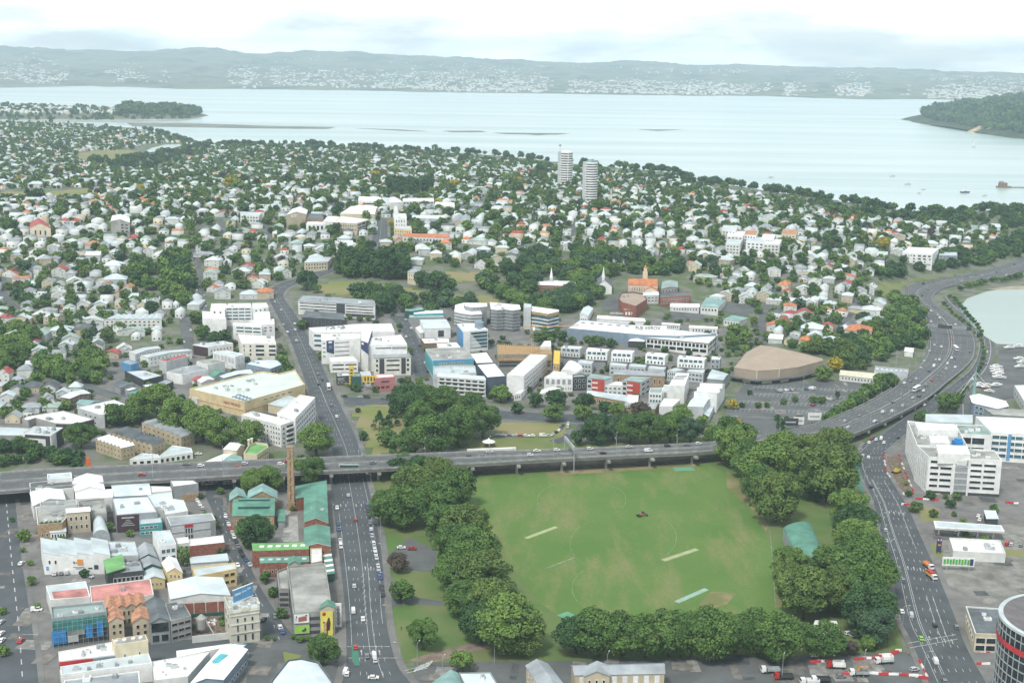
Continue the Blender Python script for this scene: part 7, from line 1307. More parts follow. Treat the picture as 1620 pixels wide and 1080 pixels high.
def hmesh(h,part):
 w,d,hh,k,rise=round(h['w']*2)/2,round(h['d']*2)/2,h['h'],h['kind'],round(h['rise'],0)+.3
 key=(part,w,d,hh,k,rise,(h['roof'][0]if part=='roof' else h['wall'][0]).name)
 if key in _hm:return _hm[key]
 b=MB();x,y=w/2,d/2;rm,wm_=h['roof'][0],h['wall'][0];Q=[(-x,-y),(x,-y),(x,y),(-x,y)]
 if part=='wall':
  b.prism(Q,-1.5,hh,wm_)
  if k!='hip':b.poly([(-x,-y,hh),(x,-y,hh),(0,-y,hh+rise)],wm_);b.poly([(x,y,hh),(-x,y,hh),(0,y,hh+rise)],wm_)
  if k=='cross':b.prism([(x*.1,-y-2.6),(x,-y-2.6),(x,-y+.1),(x*.1,-y+.1)],-1.5,hh,wm_);b.poly([(x*.1,-y-2.6,hh),(x,-y-2.6,hh),(x*.55,-y-2.6,hh+rise*.55)],wm_)
 elif part=='roof':
  o=.45;X,Y=x+o,y+o
  if k=='hip':
   r=max(0.3,Y-X)if Y>X else 0.3;r2=max(.3,X-Y)if X>Y else 0;A,B_=((0,-r,hh+rise),(0,r,hh+rise))if Y>=X else((-r2,0,hh+rise),(r2,0,hh+rise))
   c=[(-X,-Y,hh),(X,-Y,hh),(X,Y,hh),(-X,Y,hh)]
   if Y>=X:b.poly([c[0],c[1],A],rm);b.poly([c[1],c[2],B_,A],rm);b.poly([c[2],c[3],B_],rm);b.poly([c[3],c[0],A,B_],rm)
   else:b.poly([c[0],c[1],B_,A],rm);b.poly([c[1],c[2],B_],rm);b.poly([c[2],c[3],A,B_],rm);b.poly([c[3],c[0],A],rm)
  else:
   zz=hh-rise*o/x;b.poly([(-X,Y,zz),(-X,-Y,zz),(0,-Y,hh+rise),(0,Y,hh+rise)],rm);b.poly([(X,-Y,zz),(X,Y,zz),(0,Y,hh+rise),(0,-Y,hh+rise)],rm)
   if k=='cross':m=x*.55;Y2=-y-2.6-o;b.poly([(x*.1-.3,0,hh-.1),(x*.1-.3,Y2,hh-.1),(m,Y2,hh+rise*.55),(m,0,hh+rise*.55)],rm);b.poly([(x+.3,Y2,hh-.1),(x+.3,0,hh-.1),(m,0,hh+rise*.55),(m,Y2,hh+rise*.55)],rm)
 me=b.mesh(part);_hm[key]=me;return me
chm=MB();chm.box((0,0,0),.8,.8,2.0,BRICK);chm.box((0,0,2.0),1.0,1.0,.2,KERB);chm=chm.mesh('chimney')
items=[]
for i,h in enumerate(HOUSES[:300]):
 r=empty('house',(h['x'],h['y'],h['g']));r.rotation_euler=(0,0,h['rz']);r['category']='house';r['group']='wooden houses on the hillsides'
 link('wall',hmesh(h,'wall'),r);ro=link('roof',hmesh(h,'roof'),r)
 if i%3==0:link('chimney',chm,ro,(h['w']*.2,h['d']*.12,h['h']+.9))
 rows=2 if h['h']>5 else 1;wm_=win_mesh('window',1.3,1.2,WHITE,HGLASS)
 for k in range(rows):
  for fx in(-.27,.27):
   yo=-h['d']/2-(2.62 if h['kind']=='cross' and fx>0 else.02);link('window',wm_,r,(round(h['w']*2)/2*fx,round(h['d']*2)/2*-.5-(2.62 if h['kind']=='cross' and fx>0 else.02),.9+2.8*k))
 items.append(dict(attr=f"{h['wall'][1]} {'two storey ' if rows == 2 else ''}house with {h['roof'][1]} roof",u=h['u'],v=h['v'],obj=r))
autolabel(items,'houses')
def tri_boxes(H):
 """all far houses in one triangle mesh"""
 V,Fs,MI=[],[],[];mats=[r[0]for r in ROOFC]+[w[0]for w in WALLC]+[HGLASS];nV=0
 base_t=np.array([(0,1,5),(0,5,4),(1,2,6),(1,6,5),(2,3,7),(2,7,6),(3,0,4),(3,4,7)]);roof_t=np.array([(4,5,8),(5,6,9),(5,9,8),(6,7,9),(7,4,8),(7,8,9)]);win_t=np.array([(10,11,12),(10,12,13),(14,15,16),(14,16,17)])
 for h in H:
  x,y,z=h['w']/2,h['d']/2,h['h'];rg=max(.2,y-x*.9)if h['kind']=='hip' else y
  L_=np.array([(-x,-y,-1.5),(x,-y,-1.5),(x,y,-1.5),(-x,y,-1.5),(-x,-y,z),(x,-y,z),(x,y,z),(-x,y,z),(0,-rg,z+h['rise']),(0,rg,z+h['rise']),(-x*.65,-y-.05,1.1),(-x*.35,-y-.05,1.1),(-x*.35,-y-.05,2.4),(-x*.65,-y-.05,2.4),(x*.3,-y-.05,1.1),(x*.65,-y-.05,1.1),(x*.65,-y-.05,2.4),(x*.3,-y-.05,2.4)])
  c,s=math.cos(h['rz']),math.sin(h['rz']);W_=np.stack([h['x']+c*L_[:,0]-s*L_[:,1],h['y']+s*L_[:,0]+c*L_[:,1],h['g']+L_[:,2]],-1)
  V.append(W_);Fs+=[base_t+nV,roof_t+nV,win_t+nV];ri=[r[1]for r in ROOFC].index(h['roof'][1]);wi=len(ROOFC)+[w[1]for w in WALLC].index(h['wall'][1])
  MI.append(np.array([wi]*8+([ri]*6)+[len(mats)-1]*4));nV+=18
 return np_mesh('houses',np.concatenate(V),np.concatenate(Fs),np.concatenate(MI),mats)
o=link('houses',tri_boxes(HOUSES[300:]));o['kind']='stuff';o['label']='far spread of small pale roofed houses over the suburb';o['category']='houses'
TREES.sort(key=lambda t:-t['ra'])
KN={'round':'round_tree','tall':'tall_tree','cone':'conifer','loose':'bush_tree','palm':'palm_tree'}
LA=['mid green','dark green','light green','yellow','purple brown','blue green','olive green'];KA={'round':'rounded tree','tall':'tall narrow tree','cone':'conifer','loose':'loose bushy tree','palm':'palm'}
items=[]
def tcol(t):return LEAF[t['leaf']]
for i,t in enumerate(TREES[:300]):
 nm='plane_tree' if t['lab']=='plane' else KN[t['kd']]
 r=empty(nm,(t['x'],t['y'],t['g']));r['category']='tree';r['group']='trees of the park and city streets'
 lv='hi' if t['ra']>22 else 'mid' if t['ra']>9 else 'lo'
 if t['kd']=='palm':lv='lo'
 hc=t['hc'];rz=float(RNG.uniform(0,6.28));R=t['R']
 tr=link('trunk',trunk_mesh(t['kd']),r,(0,0,0),rz);tr.scale=(R*1.25,R*1.25,hc*(1.05 if t['kd']not in('cone',)else 1.0))
 co=link('crown',crown_mesh(t['kd'],lv,int(RNG.integers(4))),r,(0,0,hc),rz);co.scale=(R*RNG.uniform(.94,1.06),R*RNG.uniform(.94,1.06),R*t['sq']*RNG.uniform(.92,1.08))
 co.material_slots[0].link='OBJECT';co.material_slots[0].material=tcol(t)
 size='big ' if t['ra']>26 else 'small ' if t['ra']<9 else ''
 items.append(dict(attr=(size+'plane tree')if t['lab']=='plane' else f"{size}{LA[t['leaf']]} {KA[t['kd']]}",u=t['u'],v=t['v'],obj=r))
autolabel(items,'trees')
def tree_mass(name,T,label,lvf):
 Vs,MI=[],[]
 for i,t in enumerate(T):
  lv=lvf(t);V=CROWN[t['kd'],lv,i%5 if lv in('lo','tiny')else i%4];a=(i*2.4)%6.28;c,s=math.cos(a),math.sin(a);R=t['R']
  Vs.append(np.stack([t['x']+R*(c*V[:,0]-s*V[:,1]),t['y']+R*(s*V[:,0]+c*V[:,1]),t['g']+t['hc']*.93+R*t['sq']*V[:,2]],-1));MI.append(np.full(len(V)//4,t['leaf']))
 V=np.concatenate(Vs);o=link(name,np_mesh(name,V,np.arange(len(V)).reshape(-1,4),np.concatenate(MI),LEAF));o['kind']='stuff';o['label']=label;o['category']='trees';return o
tree_mass('trees',TREES[300:],'mass of garden and street trees between the far houses',lambda t:'lo' if t['ra']>3.6 else 'tiny')
T2=[]
def mass_px(px,n,R,zb,leaf,sub=0):
 P=np.array([at_z(u,v,0)[:2]for u,v in px]);lo,hi=P.min(0),P.max(0);c=0;q=0
 while c<n and q<n*50:
  q+=1;x,y=RNG.uniform(lo[0],hi[0]),RNG.uniform(lo[1],hi[1])
  if not in_poly(np.array([x]),np.array([y]),P)[0]:continue
  z=zb(x,y);r=R*RNG.uniform(.6,1.4);T2.append(dict(x=x,y=y,g=z,R=r,hc=r*.9,kd='round',leaf=int(RNG.choice(leaf)),ra=1,sq=.85));c+=1
dep=bpy.context.evaluated_depsgraph_get();
def mound_z(o):
 me=o.data;co=np.empty(len(me.vertices)*3,np.float32);me.vertices.foreach_get('co',co);co=co.reshape(-1,3)
 def f(x,y):
  i=np.argmin((co[:,0]-x)**2+(co[:,1]-y)**2);return float(co[i,2])
 return f
mz0,mz1=mound_z(bpy.data.objects['headland']),mound_z(bpy.data.objects['headland.001'])
mass_px([(-100,187),(60,186),(180,186),(200,182),(120,174),(-100,170)],230,9,mz0,(1,0));mass_px([(190,187),(300,186),(316,183),(300,178),(200,175),(185,180)],200,15,mz0,(1,1,0))
mass_px([(1458,190),(1490,195),(1520,202),(1560,208),(1600,213),(1700,224),(1800,220),(1800,170),(1700,168),(1560,175),(1480,185)],900,19,mz1,(1,0,1,5))
mass_px([(1455,191),(1520,205),(1600,216),(1700,229),(1700,222),(1600,210),(1520,199),(1462,188)],300,15,mz1,(1,0,5));mass_px([(-100,190),(180,190),(310,188),(316,184),(180,186),(-100,186)],130,8,mz0,(1,0))
tree_mass('trees',T2,'dark woods covering the points across the water',lambda t:'tiny')
for(u,v,w,h)in((1527,198,9,26),(1556,208,14,14),(1570,209,10,12)):
 p=at_z(u,v+2,0);mb=MB();mb.poly([(-w*3,-30,-2),(w*3,-30,-2),(w*1.2,20,h*1.6),(-w*.8,20,h*1.6)],SAND);mb.poly([(w*3,-30,-2),(w*4,30,-2),(w*1.2,20,h*1.6)],SAND);mb.poly([(-w*3,-30,-2),(-w*.8,20,h*1.6),(-w*4,30,-2)],SAND);o=mb.obj('cliff',None,tuple(p));structure(o,'bare clay cliff at the foot of the wooded headland')
H2=[]
P=np.array([at_z(u,v,0)[:2]for u,v in[(-100,187),(60,186),(185,186),(240,184),(200,178),(-100,172)]]);lo,hi=P.min(0),P.max(0)
while len(H2)<420:
 x,y=RNG.uniform(lo[0],hi[0]),RNG.uniform(lo[1],hi[1])
 if in_poly(np.array([x]),np.array([y]),P)[0]:H2.append(dict(x=x,y=y,g=mz0(x,y),rz=RNG.normal(0,.3),w=RNG.uniform(10,18),d=12,h=RNG.uniform(7,13),roof=ROOFC[int(RNG.choice(9,p=_rp))],wall=WALLC[int(RNG.choice(5,p=_wp))],kind='hip',rise=2.5))
o=link('houses',tri_boxes(H2));o['kind']='stuff';o['label']='houses on the wooded point across the bay';o['category']='houses'
H3=[]
while len(H3)<3600:
 t=RNG.uniform(-.42,.42);Y=9300+abs(RNG.normal(0,1))**1.1*3300;X=t*Y
 if vnoise(np.array([t*40+7]),61)[0]*.5+vnoise(np.array([Y*.0016+t*6]),62)[0]*.5<.05:continue
 z=far_h(np.array([X]),np.array([Y]))[0]
 if z<3 or Y>16500:continue
 big=RNG.uniform()<.03;w=RNG.uniform(40,100)if big else RNG.uniform(9,22)
 H3.append(dict(x=X,y=Y,g=z,rz=RNG.normal(0,.3),w=w,d=RNG.uniform(12,22),h=RNG.uniform(5,10),roof=ROOFC[int(RNG.choice(9,p=_rp))],wall=WALLC[int(RNG.choice(5,p=_wp))],kind='hip',rise=2.5))
o=link('houses',tri_boxes(H3));o['kind']='stuff';o['label']='scattered pale specks of suburbs on the far shore';o['category']='houses'
fl=empty('flyover',tuple(MOT.pt(300,.5)[0]));tag(fl,'long concrete flyover on piers crossing behind the park','flyover');FO=np.array(fl.location)
def sect(d,f):p,a=MOT.pt(d,f);return p,a
md=MB();pr=[MB(),MB()];prev=None;dd=0.0;END=None
while dd<=MOT.len:
 a_,an=sect(dd,0.0);b_,_=sect(dd,1.0);z=a_[2]
 if z<7.3 and dd>300:END=dd;break
 n=(b_-a_)/np.linalg.norm(b_-a_);cur=[a_-n*.5-FO,b_+n*.5-FO]
 cur=[cur[0]+[0,0,-.05],cur[0]+[0,0,-1.5],cur[0]+n*3+[0,0,-2.0],cur[1]-n*3+[0,0,-2.0],cur[1]+[0,0,-1.5],cur[1]+[0,0,-.05]]
 pc=[(a_-n*.5-FO,a_-n*.1-FO),(b_+n*.5-FO,b_+n*.1-FO)]
 if prev:
  for k in range(5):md.poly([prev[0][k],cur[k],cur[k+1],prev[0][k+1]],CONC)
  for s_ in(0,1):
   for(p0,p1,q0,q1)in(((prev[1][s_][0]),(pc[s_][0]),0,0),):md_=0
   o0,i0=prev[1][s_];o1,i1=pc[s_];zl,zh=np.array([0,0,-1.2]),np.array([0,0,.95]);u1=np.array([0,0,.02])
   pr[s_].poly([o0+zl,o1+zl,o1+zh,o0+zh],KERB);pr[s_].poly([i0+u1,i1+u1,i1+zh,i0+zh],KERB);pr[s_].poly([o0+zh,o1+zh,i1+zh,i0+zh],KERB)
 prev=(cur,pc);dd+=10.0
md.obj('deck',fl);[m.obj('parapet',fl)for m in pr]
END=END or 600
dd=120.0
while dd<END:
 p,an=sect(dd,.5);w=MOT.w*.5
 for f in(.22,.78):
  q,_=sect(dd,f);hgt_=q[2]-2.0-4.0;mb=MB();mb.bar((0,0,-.3),(0,0,hgt_-1.2),1.7,CONC,8)
  mb.box((0,0,hgt_-1.2),2.0,MOT.w*.42,1.25,CONC,an);link('pier',mb.mesh('pier'),fl,(q[0]-FO[0],q[1]-FO[1],4.0-FO[2]))
 dd+=27.0
mb=MB();dd=0.0
while dd<MOT.len-8:
 p,a=MOT.pt(dd,.49);q,_=MOT.pt(min(dd+8,MOT.len),.49);c=(p+q)/2;mb.box((c[0],c[1],min(p[2],q[2])-.02),np.linalg.norm(q-p)+.05,.45,.95,KERB,math.atan2(q[1]-p[1],q[0]-p[0]));dd+=8
tag(mb.obj('median_barrier'),'long concrete barrier dividing the motorway carriageways','barrier')
S_=lambda f:(f,0,0,0,None)
D_=lambda f:(f,3,9,0,None)
MOT.lines([S_(.04),S_(.96),S_(.44),S_(.54),D_(.17),D_(.31),D_(.68),D_(.82)],wid=.2)
AVE.lines([(.51,0,0,30,None),(.12,0,0,20,200),(.64,0,0,10,130),D_(.27),D_(.38),D_(.66),D_(.78),(.90,0,0,60,260)],wid=.17)
ART.lines([(.16,0,0,0,300),(.30,0,0,10,260),(.335,0,0,10,260),D_(.20),D_(.45),D_(.58),D_(.71),D_(.84),(.74,0,0,150,260),(.60,0,0,40,90),(.72,0,0,40,90)],wid=.2)
RAMP.lines([S_(.06),S_(.94),D_(.5)]);WHD.lines([S_(.5)],wid=.4);LANE.lines([D_(.5)]);WEST.lines([(.62,5,6,0,None)],wid=.4);BEA.lines([D_(.5)]);NAP.lines([D_(.5)]);FRB.lines([D_(.5)])
mb=MB()
for d in np.arange(30,300,90):
 for f in(.19,.32,.58,.71):AVE.arrow(mb,d,f)
for d in np.arange(40,280,80):
 for f in(.38,.51,.65,.78):ART.arrow(mb,d,f)
for i in range(9):
 p,a=AVE.pt(60+i*6.5,.47);q,_=AVE.pt(64+i*6.5,.54);mb.bar(p+[0,0,.05],q+[0,0,.05],.22,LINE)
 p,a=AVE.pt(430+i*6,.47);q,_=AVE.pt(434+i*6,.54);mb.bar(p+[0,0,.05],q+[0,0,.05],.3,LINE)
structure(mb.obj('road_marking'),'painted arrows and hatching on the main roads')
mb=MB()
for(u0,v0,u1,v1)in((549,1022,617,1022),(551,1040,630,1040),(640,1060,672,1052),(643,1064,676,1056),(1395,722,1356,724),(1435,1017,1512,1003),(1440,1024,1515,1010),(1190,612,1370,618),(1180,622,1380,628),(1170,634,1370,640),(1160,646,1350,652),(1150,658,1330,664)):
 ring(mb,[(u0,v0),(u1,v1)],.35,.26,mat=LINE)
for i in range(5):
 for r0 in range(4):
  for k in range(24):u=1195+k*7-r0*12;v=609+r0*12+k*.25;ring(mb,[(u,v),(u-3,v+5)],.18,.10,mat=LINE)
 break
ring(mb,[(36,1003),(60,1003)],.3,.2,mat=LINE)
for i in range(6):ring(mb,[(655+i*4,1062-i*1.5),(664+i*4,1052-i*1.5)],.8,.16,mat=LINE)
structure(mb.obj('road_marking'),'stop lines, crossings and parking bay lines')
sheet('bus_lane',[(556,1019),(566,1019),(569,1052),(557,1052)],paint('green_lane',(0.06,0.20,0.14)),.30,'green painted bus lane box on the avenue');sheet('bus_lane',[(1352,722),(1358,722),(1366,782),(1356,770)],MATS['green_lane'],.22,'green painted lane edge on the arterial road')
lp=MB();lp.bar((0,0,0),(0,0,10),(.22,.14),METAL,6);lampP=lp.mesh('post');lp=MB();lp.bar((0,0,9.9),(1.9,0,10.5),.12,METAL,5);lampA=lp.mesh('arm');lp=MB();lp.box((2.2,0,10.4),.9,.35,.18,PALE);lampH=lp.mesh('lamp_head')
items=[]
def lamp(p,rz,road):
 o=empty('street_lamp',tuple(p),rz);o['category']='street lamp';o['group']='street lamps along the roads';link('post',lampP,o);link('arm',lampA,o);link('lamp_head',lampH,o);u,v=project(p);items.append(dict(attr='grey street lamp '+road,u=u,v=v,obj=o))
for d in np.arange(130,MOT.len-150,38):
 for f,s_ in((.0,1),(1.0,-1)):
  p,a=MOT.pt(d,f)
  if f==1.0 and d>END+60:continue
  lamp(p,a+s_*-math.pi/2 if f==0 else a+math.pi/2,'on the motorway edge')
for d in np.arange(20,470,36):p,a=AVE.pt(d,1.04);lamp(p,a+math.pi/2,'beside the avenue')
for d in np.arange(10,300,40):p,a=ART.pt(d,-.04);lamp(p,a-math.pi/2,'beside the arterial road')
for u,v in((1237,1075),(1366,1070),(700,1078),(782,1050),(660,1055),(1392,672),(1412,655),(1436,640),(1425,640),(1247,655),(1270,619),(1178,610),(960,1072)):lamp(ground(u,v),1.2,'by the kerb')
def gantry(name,label,a,b,z,hh,mat,boards=()):
 pa,pb=at_z(*a,z),at_z(*b,z);c=(pa+pb)/2;o=empty(name,tuple(c));tag(o,label,'gantry');d=pb-pa;Lg=np.linalg.norm(d);rz=math.atan2(d[1],d[0]);
 for s_,nm in((-.5,'post'),(.5,'post')):mb=MB();mb.box((d[0]*s_,d[1]*s_,-6 if z>8 else 0),.42,.42,hh+(6 if z>8 else 0),mat,rz);mb.obj(nm,o)
 mb=MB();mb.box((0,0,hh-.6),Lg,1.0,.22,mat,rz);mb.box((0,0,hh+.8),Lg,1.0,.22,mat,rz)
 for k in range(int(Lg/2.5)):x=-.5+k*2.5/Lg;x2=x+2.5/Lg;mb.bar((d[0]*x,d[1]*x,hh-.5),(d[0]*x2,d[1]*x2,hh+.9),.16,mat)
 mb.obj('truss',o)
 for x,w,m in boards:mb=MB();mb.box((d[0]*x+math.sin(rz)*.7,d[1]*x-math.cos(rz)*.7,hh-1.6),w,.25,3.2,m,rz);mb.obj('sign_board',o)
gantry('sign_gantry','teal grey truss gantry crossing the flyover near the rotunda',(908,731),(893,712),12.5,8,METAL,[(0,4,DGREEN)])
gantry('sign_gantry','long gantry across the motorway with dark sign panel',(1464,527),(1544,534),4.6,7.5,METAL,[(-.12,12,DARK),(.35,4,DARK)])
p,a=MOT.pt(0,1.0);q=at_z(552.5,739,12.2);o=empty('road_sign',tuple(q));tag(o,'green and white rimmed sign on the flyover side above the avenue','sign');mb=MB();mb.box((0,-.7,-1.4),11.4,.3,3.4,WHITE,.03);mb.obj('rim',o);mb=MB();mb.box((0,-.9,-1.1),10.8,.1,2.8,DGREEN,.03);mb.obj('sign_board',o)
q=ground(1417,583);o=empty('utility_mast',q);tag(o,'tall mast with two cross arms beside the motorway','mast');mb=MB();mb.bar((0,0,0),(0,0,16),(.5,.25),METAL,6);mb.obj('post',o);mb=MB();mb.bar((-3,0,13),(3,0,13),.25,METAL);mb.bar((-2,0,10),(2,0,10),.25,METAL);mb.obj('cross_arm',o)
for(u,v,w,mt,lab)in((1249,673,11,DARK,'dark picture billboard at the near edge of the arena car park'),(1263,671,7,WHITE,'white billboard beside the dark one at the car park'),(1288,664,9,WHITE,'white billboard apart from the other two near the flyover')):
 p=ground(u,v+7);o=empty('billboard',p,.02);tag(o,lab,'billboard');mb=MB();mb.box((0,0,3),w,.4,5,mt);mb.obj('board',o);mb=MB();mb.box((-w*.3,0,0),.3,.3,3,METAL);mb.box((w*.3,0,0),.3,.3,3,METAL);mb.obj('post',o);mb=MB();mb.box((0,-.25,5),w*.7,.06,.9,GREY if mt is WHITE else PALE);mb.obj('lettering',o)
q=ground(841,584);o=empty('tower_crane',q);tag(o,'tan tower crane standing over the timber building site','crane');CR=paint('crane_tan',(0.55,0.36,0.16));mb=MB()
for sx,sy in((-.8,-.8),(.8,-.8),(.8,.8),(-.8,.8)):mb.bar((sx,sy,0),(sx,sy,33),.3,CR)
for k in range(16):mb.bar((-.8,-.8,k*2),(.8,-.8,k*2+2),.2,CR);mb.bar((.8,-.8,k*2),(.8,.8,k*2+2),.2,CR)
mb.obj('mast',o);mb=MB();mb.bar((-9,-2,33.5),(36,8,33.5),.9,CR);mb.bar((0,0,38),(36,8,34),.15,METAL);mb.bar((0,0,38),(-9,-2,34),.15,METAL);mb.bar((0,0,33),(0,0,38),.6,CR);mb.obj('jib',o);mb=MB();mb.box((-8.5,-2,31.5),2.4,1.6,2.0,CONC);mb.obj('counterweight',o);mb=MB();mb.box((1.2,-.8,31),1.6,1.6,2.2,WHITE);mb.obj('cab',o)
q=ground(773,706);o=empty('rotunda',q);tag(o,'small white roofed open rotunda on the lawn beyond the flyover','rotunda');mb=MB();mb.bar((0,0,3.2),(0,0,4.6),(8.5,2.0),R_WHITE,8);mb.bar((0,0,4.6),(0,0,5.6),(1.6,.4),R_WHITE,8);mb.obj('roof',o)
for i in range(8):mb=MB();x,y=3.4*math.cos(i*.785),3.4*math.sin(i*.785);mb.bar((x,y,0),(x,y,3.3),.3,BROWN);mb.obj('column',o)
mb=MB();a,b_=at_z(739,714,4),at_z(816,711,4);c=(a+b_)/2;mb.box((0,0,0),np.linalg.norm(b_-a),2.2,1.4,WHITE,math.atan2(*(b_-a)[[1,0]]));tag(mb.obj('garden_wall',None,tuple(c)),'long low white wall before the rotunda','wall')
q=ground(137,741);o=empty('feather_flag',q);tag(o,'bright orange feather flag on the bank beside the flyover','flag');mb=MB();mb.bar((0,0,0),(0,0,7),.15,METAL);mb.obj('pole',o);mb=MB();OR2=paint('orange_flag',(0.78,0.16,0.03));mb.prism([(0,-.06),(2.6,-.06),(2.6,.06),(0,.06)],1.6,4.4,OR2,None,True);mb.prism([(.0,-.06),(2.0,-.06),(2.0,.06),(0,.06)],4.4,7,OR2,None,True);mb.obj('cloth',o)
wy=[zd(925,1000),zd(1295,960)];a,b_=at_z(*wy[0],4),at_z(*wy[1],4);c=(a+b_)/2;mb=MB();mb.box((0,0,0),np.linalg.norm(b_-a),.4,3.0,OFFW,math.atan2(*(b_-a)[[1,0]]));tag(mb.obj('yard_wall',None,tuple(c)),'low white wall closing the dirt yard beside the ornate hotel','wall')
sheet('dirt_yard',[zd(920,960),zd(1290,930),zd(1215,720),zd(925,760)],material('dirt',(0.20,0.16,0.115),.95,.4,.5),.07,'brown dirt yard beside the ornate hotel')
q=at_z(*zd(1015,900),4);o=empty('cement_silo',q,.2);tag(o,'pale grey domed silo with chute in the dirt yard','silo');mb=MB();mb.bar((0,0,2),(0,0,6.5),4.4,CONC,12);mb.bar((0,0,6.5),(0,0,8),(4.4,1.2),CONC,12);mb.bar((0,0,.4),(0,0,2),(1.6,4.4),METAL,12);mb.obj('tank',o);mb=MB();mb.bar((1.5,-.5,6.5),(5,-2,0),.6,PALE);mb.obj('chute',o)
q=at_z(*zd(1100,800),4);o=empty('rubble_pile',q);tag(o,'scattered planks and red scrap piled in the dirt yard','scrap pile');mb=MB();rr=random.Random(3)
for i in range(16):mb.box((rr.uniform(-6,6),rr.uniform(-4,4),rr.uniform(0,.3)),rr.uniform(1,3.5),rr.uniform(.3,1.2),rr.uniform(.2,.7),rr.choice([MEAT,PALE,WHITE,BROWN]),rr.uniform(0,3))
mb.obj('plank',o)
bm={}
def barrier(u,v,rz,red):
 k='red' if red else 'white'
 if k not in bm:
  m=RED if red else WHITE;b=MB();w,h2=1.95,1.0
  for(ya,za),(yb,zb2)in(((-.3,0),(-.3,.2)),((-.3,.2),(-.12,.95)),((-.12,.95),(.12,.95)),((.12,.95),(.3,.2)),((.3,.2),(.3,0))):b.poly([(-w/2,ya,za),(w/2,ya,za),(w/2,yb,zb2),(-w/2,yb,zb2)],m)
  for x in(-w/2,w/2):b.poly([(x,-.3,0),(x,.3,0),(x,.3,.2),(x,.12,.95),(x,-.12,.95),(x,-.3,.2)],m)
  bm[k]=b.mesh('traffic_barrier')
 p=at_z(u,v,4.12);o=link('traffic_barrier',bm[k],None,tuple(p),rz);o.scale=(1.35,1.2,1.0);o['category']='barrier';o['group']='red and white road works barriers';items2.append(dict(attr=k+' plastic road barrier',u=u,v=v,obj=o))
items2=[]
zx=Zone(1180,980,5.786)
for pl,n in(([(610,390),(720,380),(870,385)],12),([(1020,365),(1110,355),(1200,355),(1230,330),(1330,320),(1395,285)],16),([(875,505),(960,495),(1130,490),(1240,500),(1420,505),(1560,515),(1640,540)],26)):
 P=np.array([zx(x,y)for x,y in pl]);Ls=np.r_[0,np.cumsum(np.hypot(*(P[1:]-P[:-1]).T))]
 for i in range(n):s=Ls[-1]*i/(n-1);u,v=np.interp(s,Ls,P[:,0]),np.interp(s,Ls,P[:,1]);barrier(u,v,.05,(i//3)%2==0)
for pl,n in(([(535,108),(545,180),(560,200)],8),([(600,110),(630,190),(665,270),(620,275)],12),([(640,320),(620,318)],3),([(690,990),(718,1050)],7),([(940,945),(985,948)],5),([(945,1000),(975,1000)],4),([(680,295),(760,300)],6),([(1065,310),(1100,315)],3)):
 P=np.array([z8(x,y)for x,y in pl]);Ls=np.r_[0,np.cumsum(np.hypot(*(P[1:]-P[:-1]).T))]
 for i in range(n):s=Ls[-1]*i/(n-1);u,v=np.interp(s,Ls,P[:,0]),np.interp(s,Ls,P[:,1]);barrier(u,v,1.6 if n>6 else.1,(i//2)%2==0)
sheet('dirt_strip',[z8(540,110),z8(600,112),z8(660,265),z8(610,280),z8(575,200)],MATS['dirt'],.06,'dug up strip of earth inside the road works')
sheet('dry_ground',[z8(670,325),z8(775,335),z8(770,390),z8(700,388)],DRYGRASS,.07,'dry grass plot beside the arterial road');sheet('dry_ground',[z8(735,485),z8(775,490),z8(790,540),z8(745,545)],DRYGRASS,.07);sheet('dry_ground',[z8(1055,510),z8(1150,515),z8(1150,545),z8(1058,535)],DRYGRASS,.07)
def paintc(n,c):return material('car_'+n,c,.3,.05,.5,spec=.5)
CC={'white':paintc('white',(.78,.79,.78)),'silver':paintc('silver',(.50,.52,.53)),'grey':paintc('grey',(.20,.21,.22)),'black':paintc('black',(.035,.037,.04)),'red':paintc('red',(.42,.035,.03)),'blue':paintc('blue',(.06,.11,.24)),'green':paintc('lime',(.22,.55,.05))}
_car={}
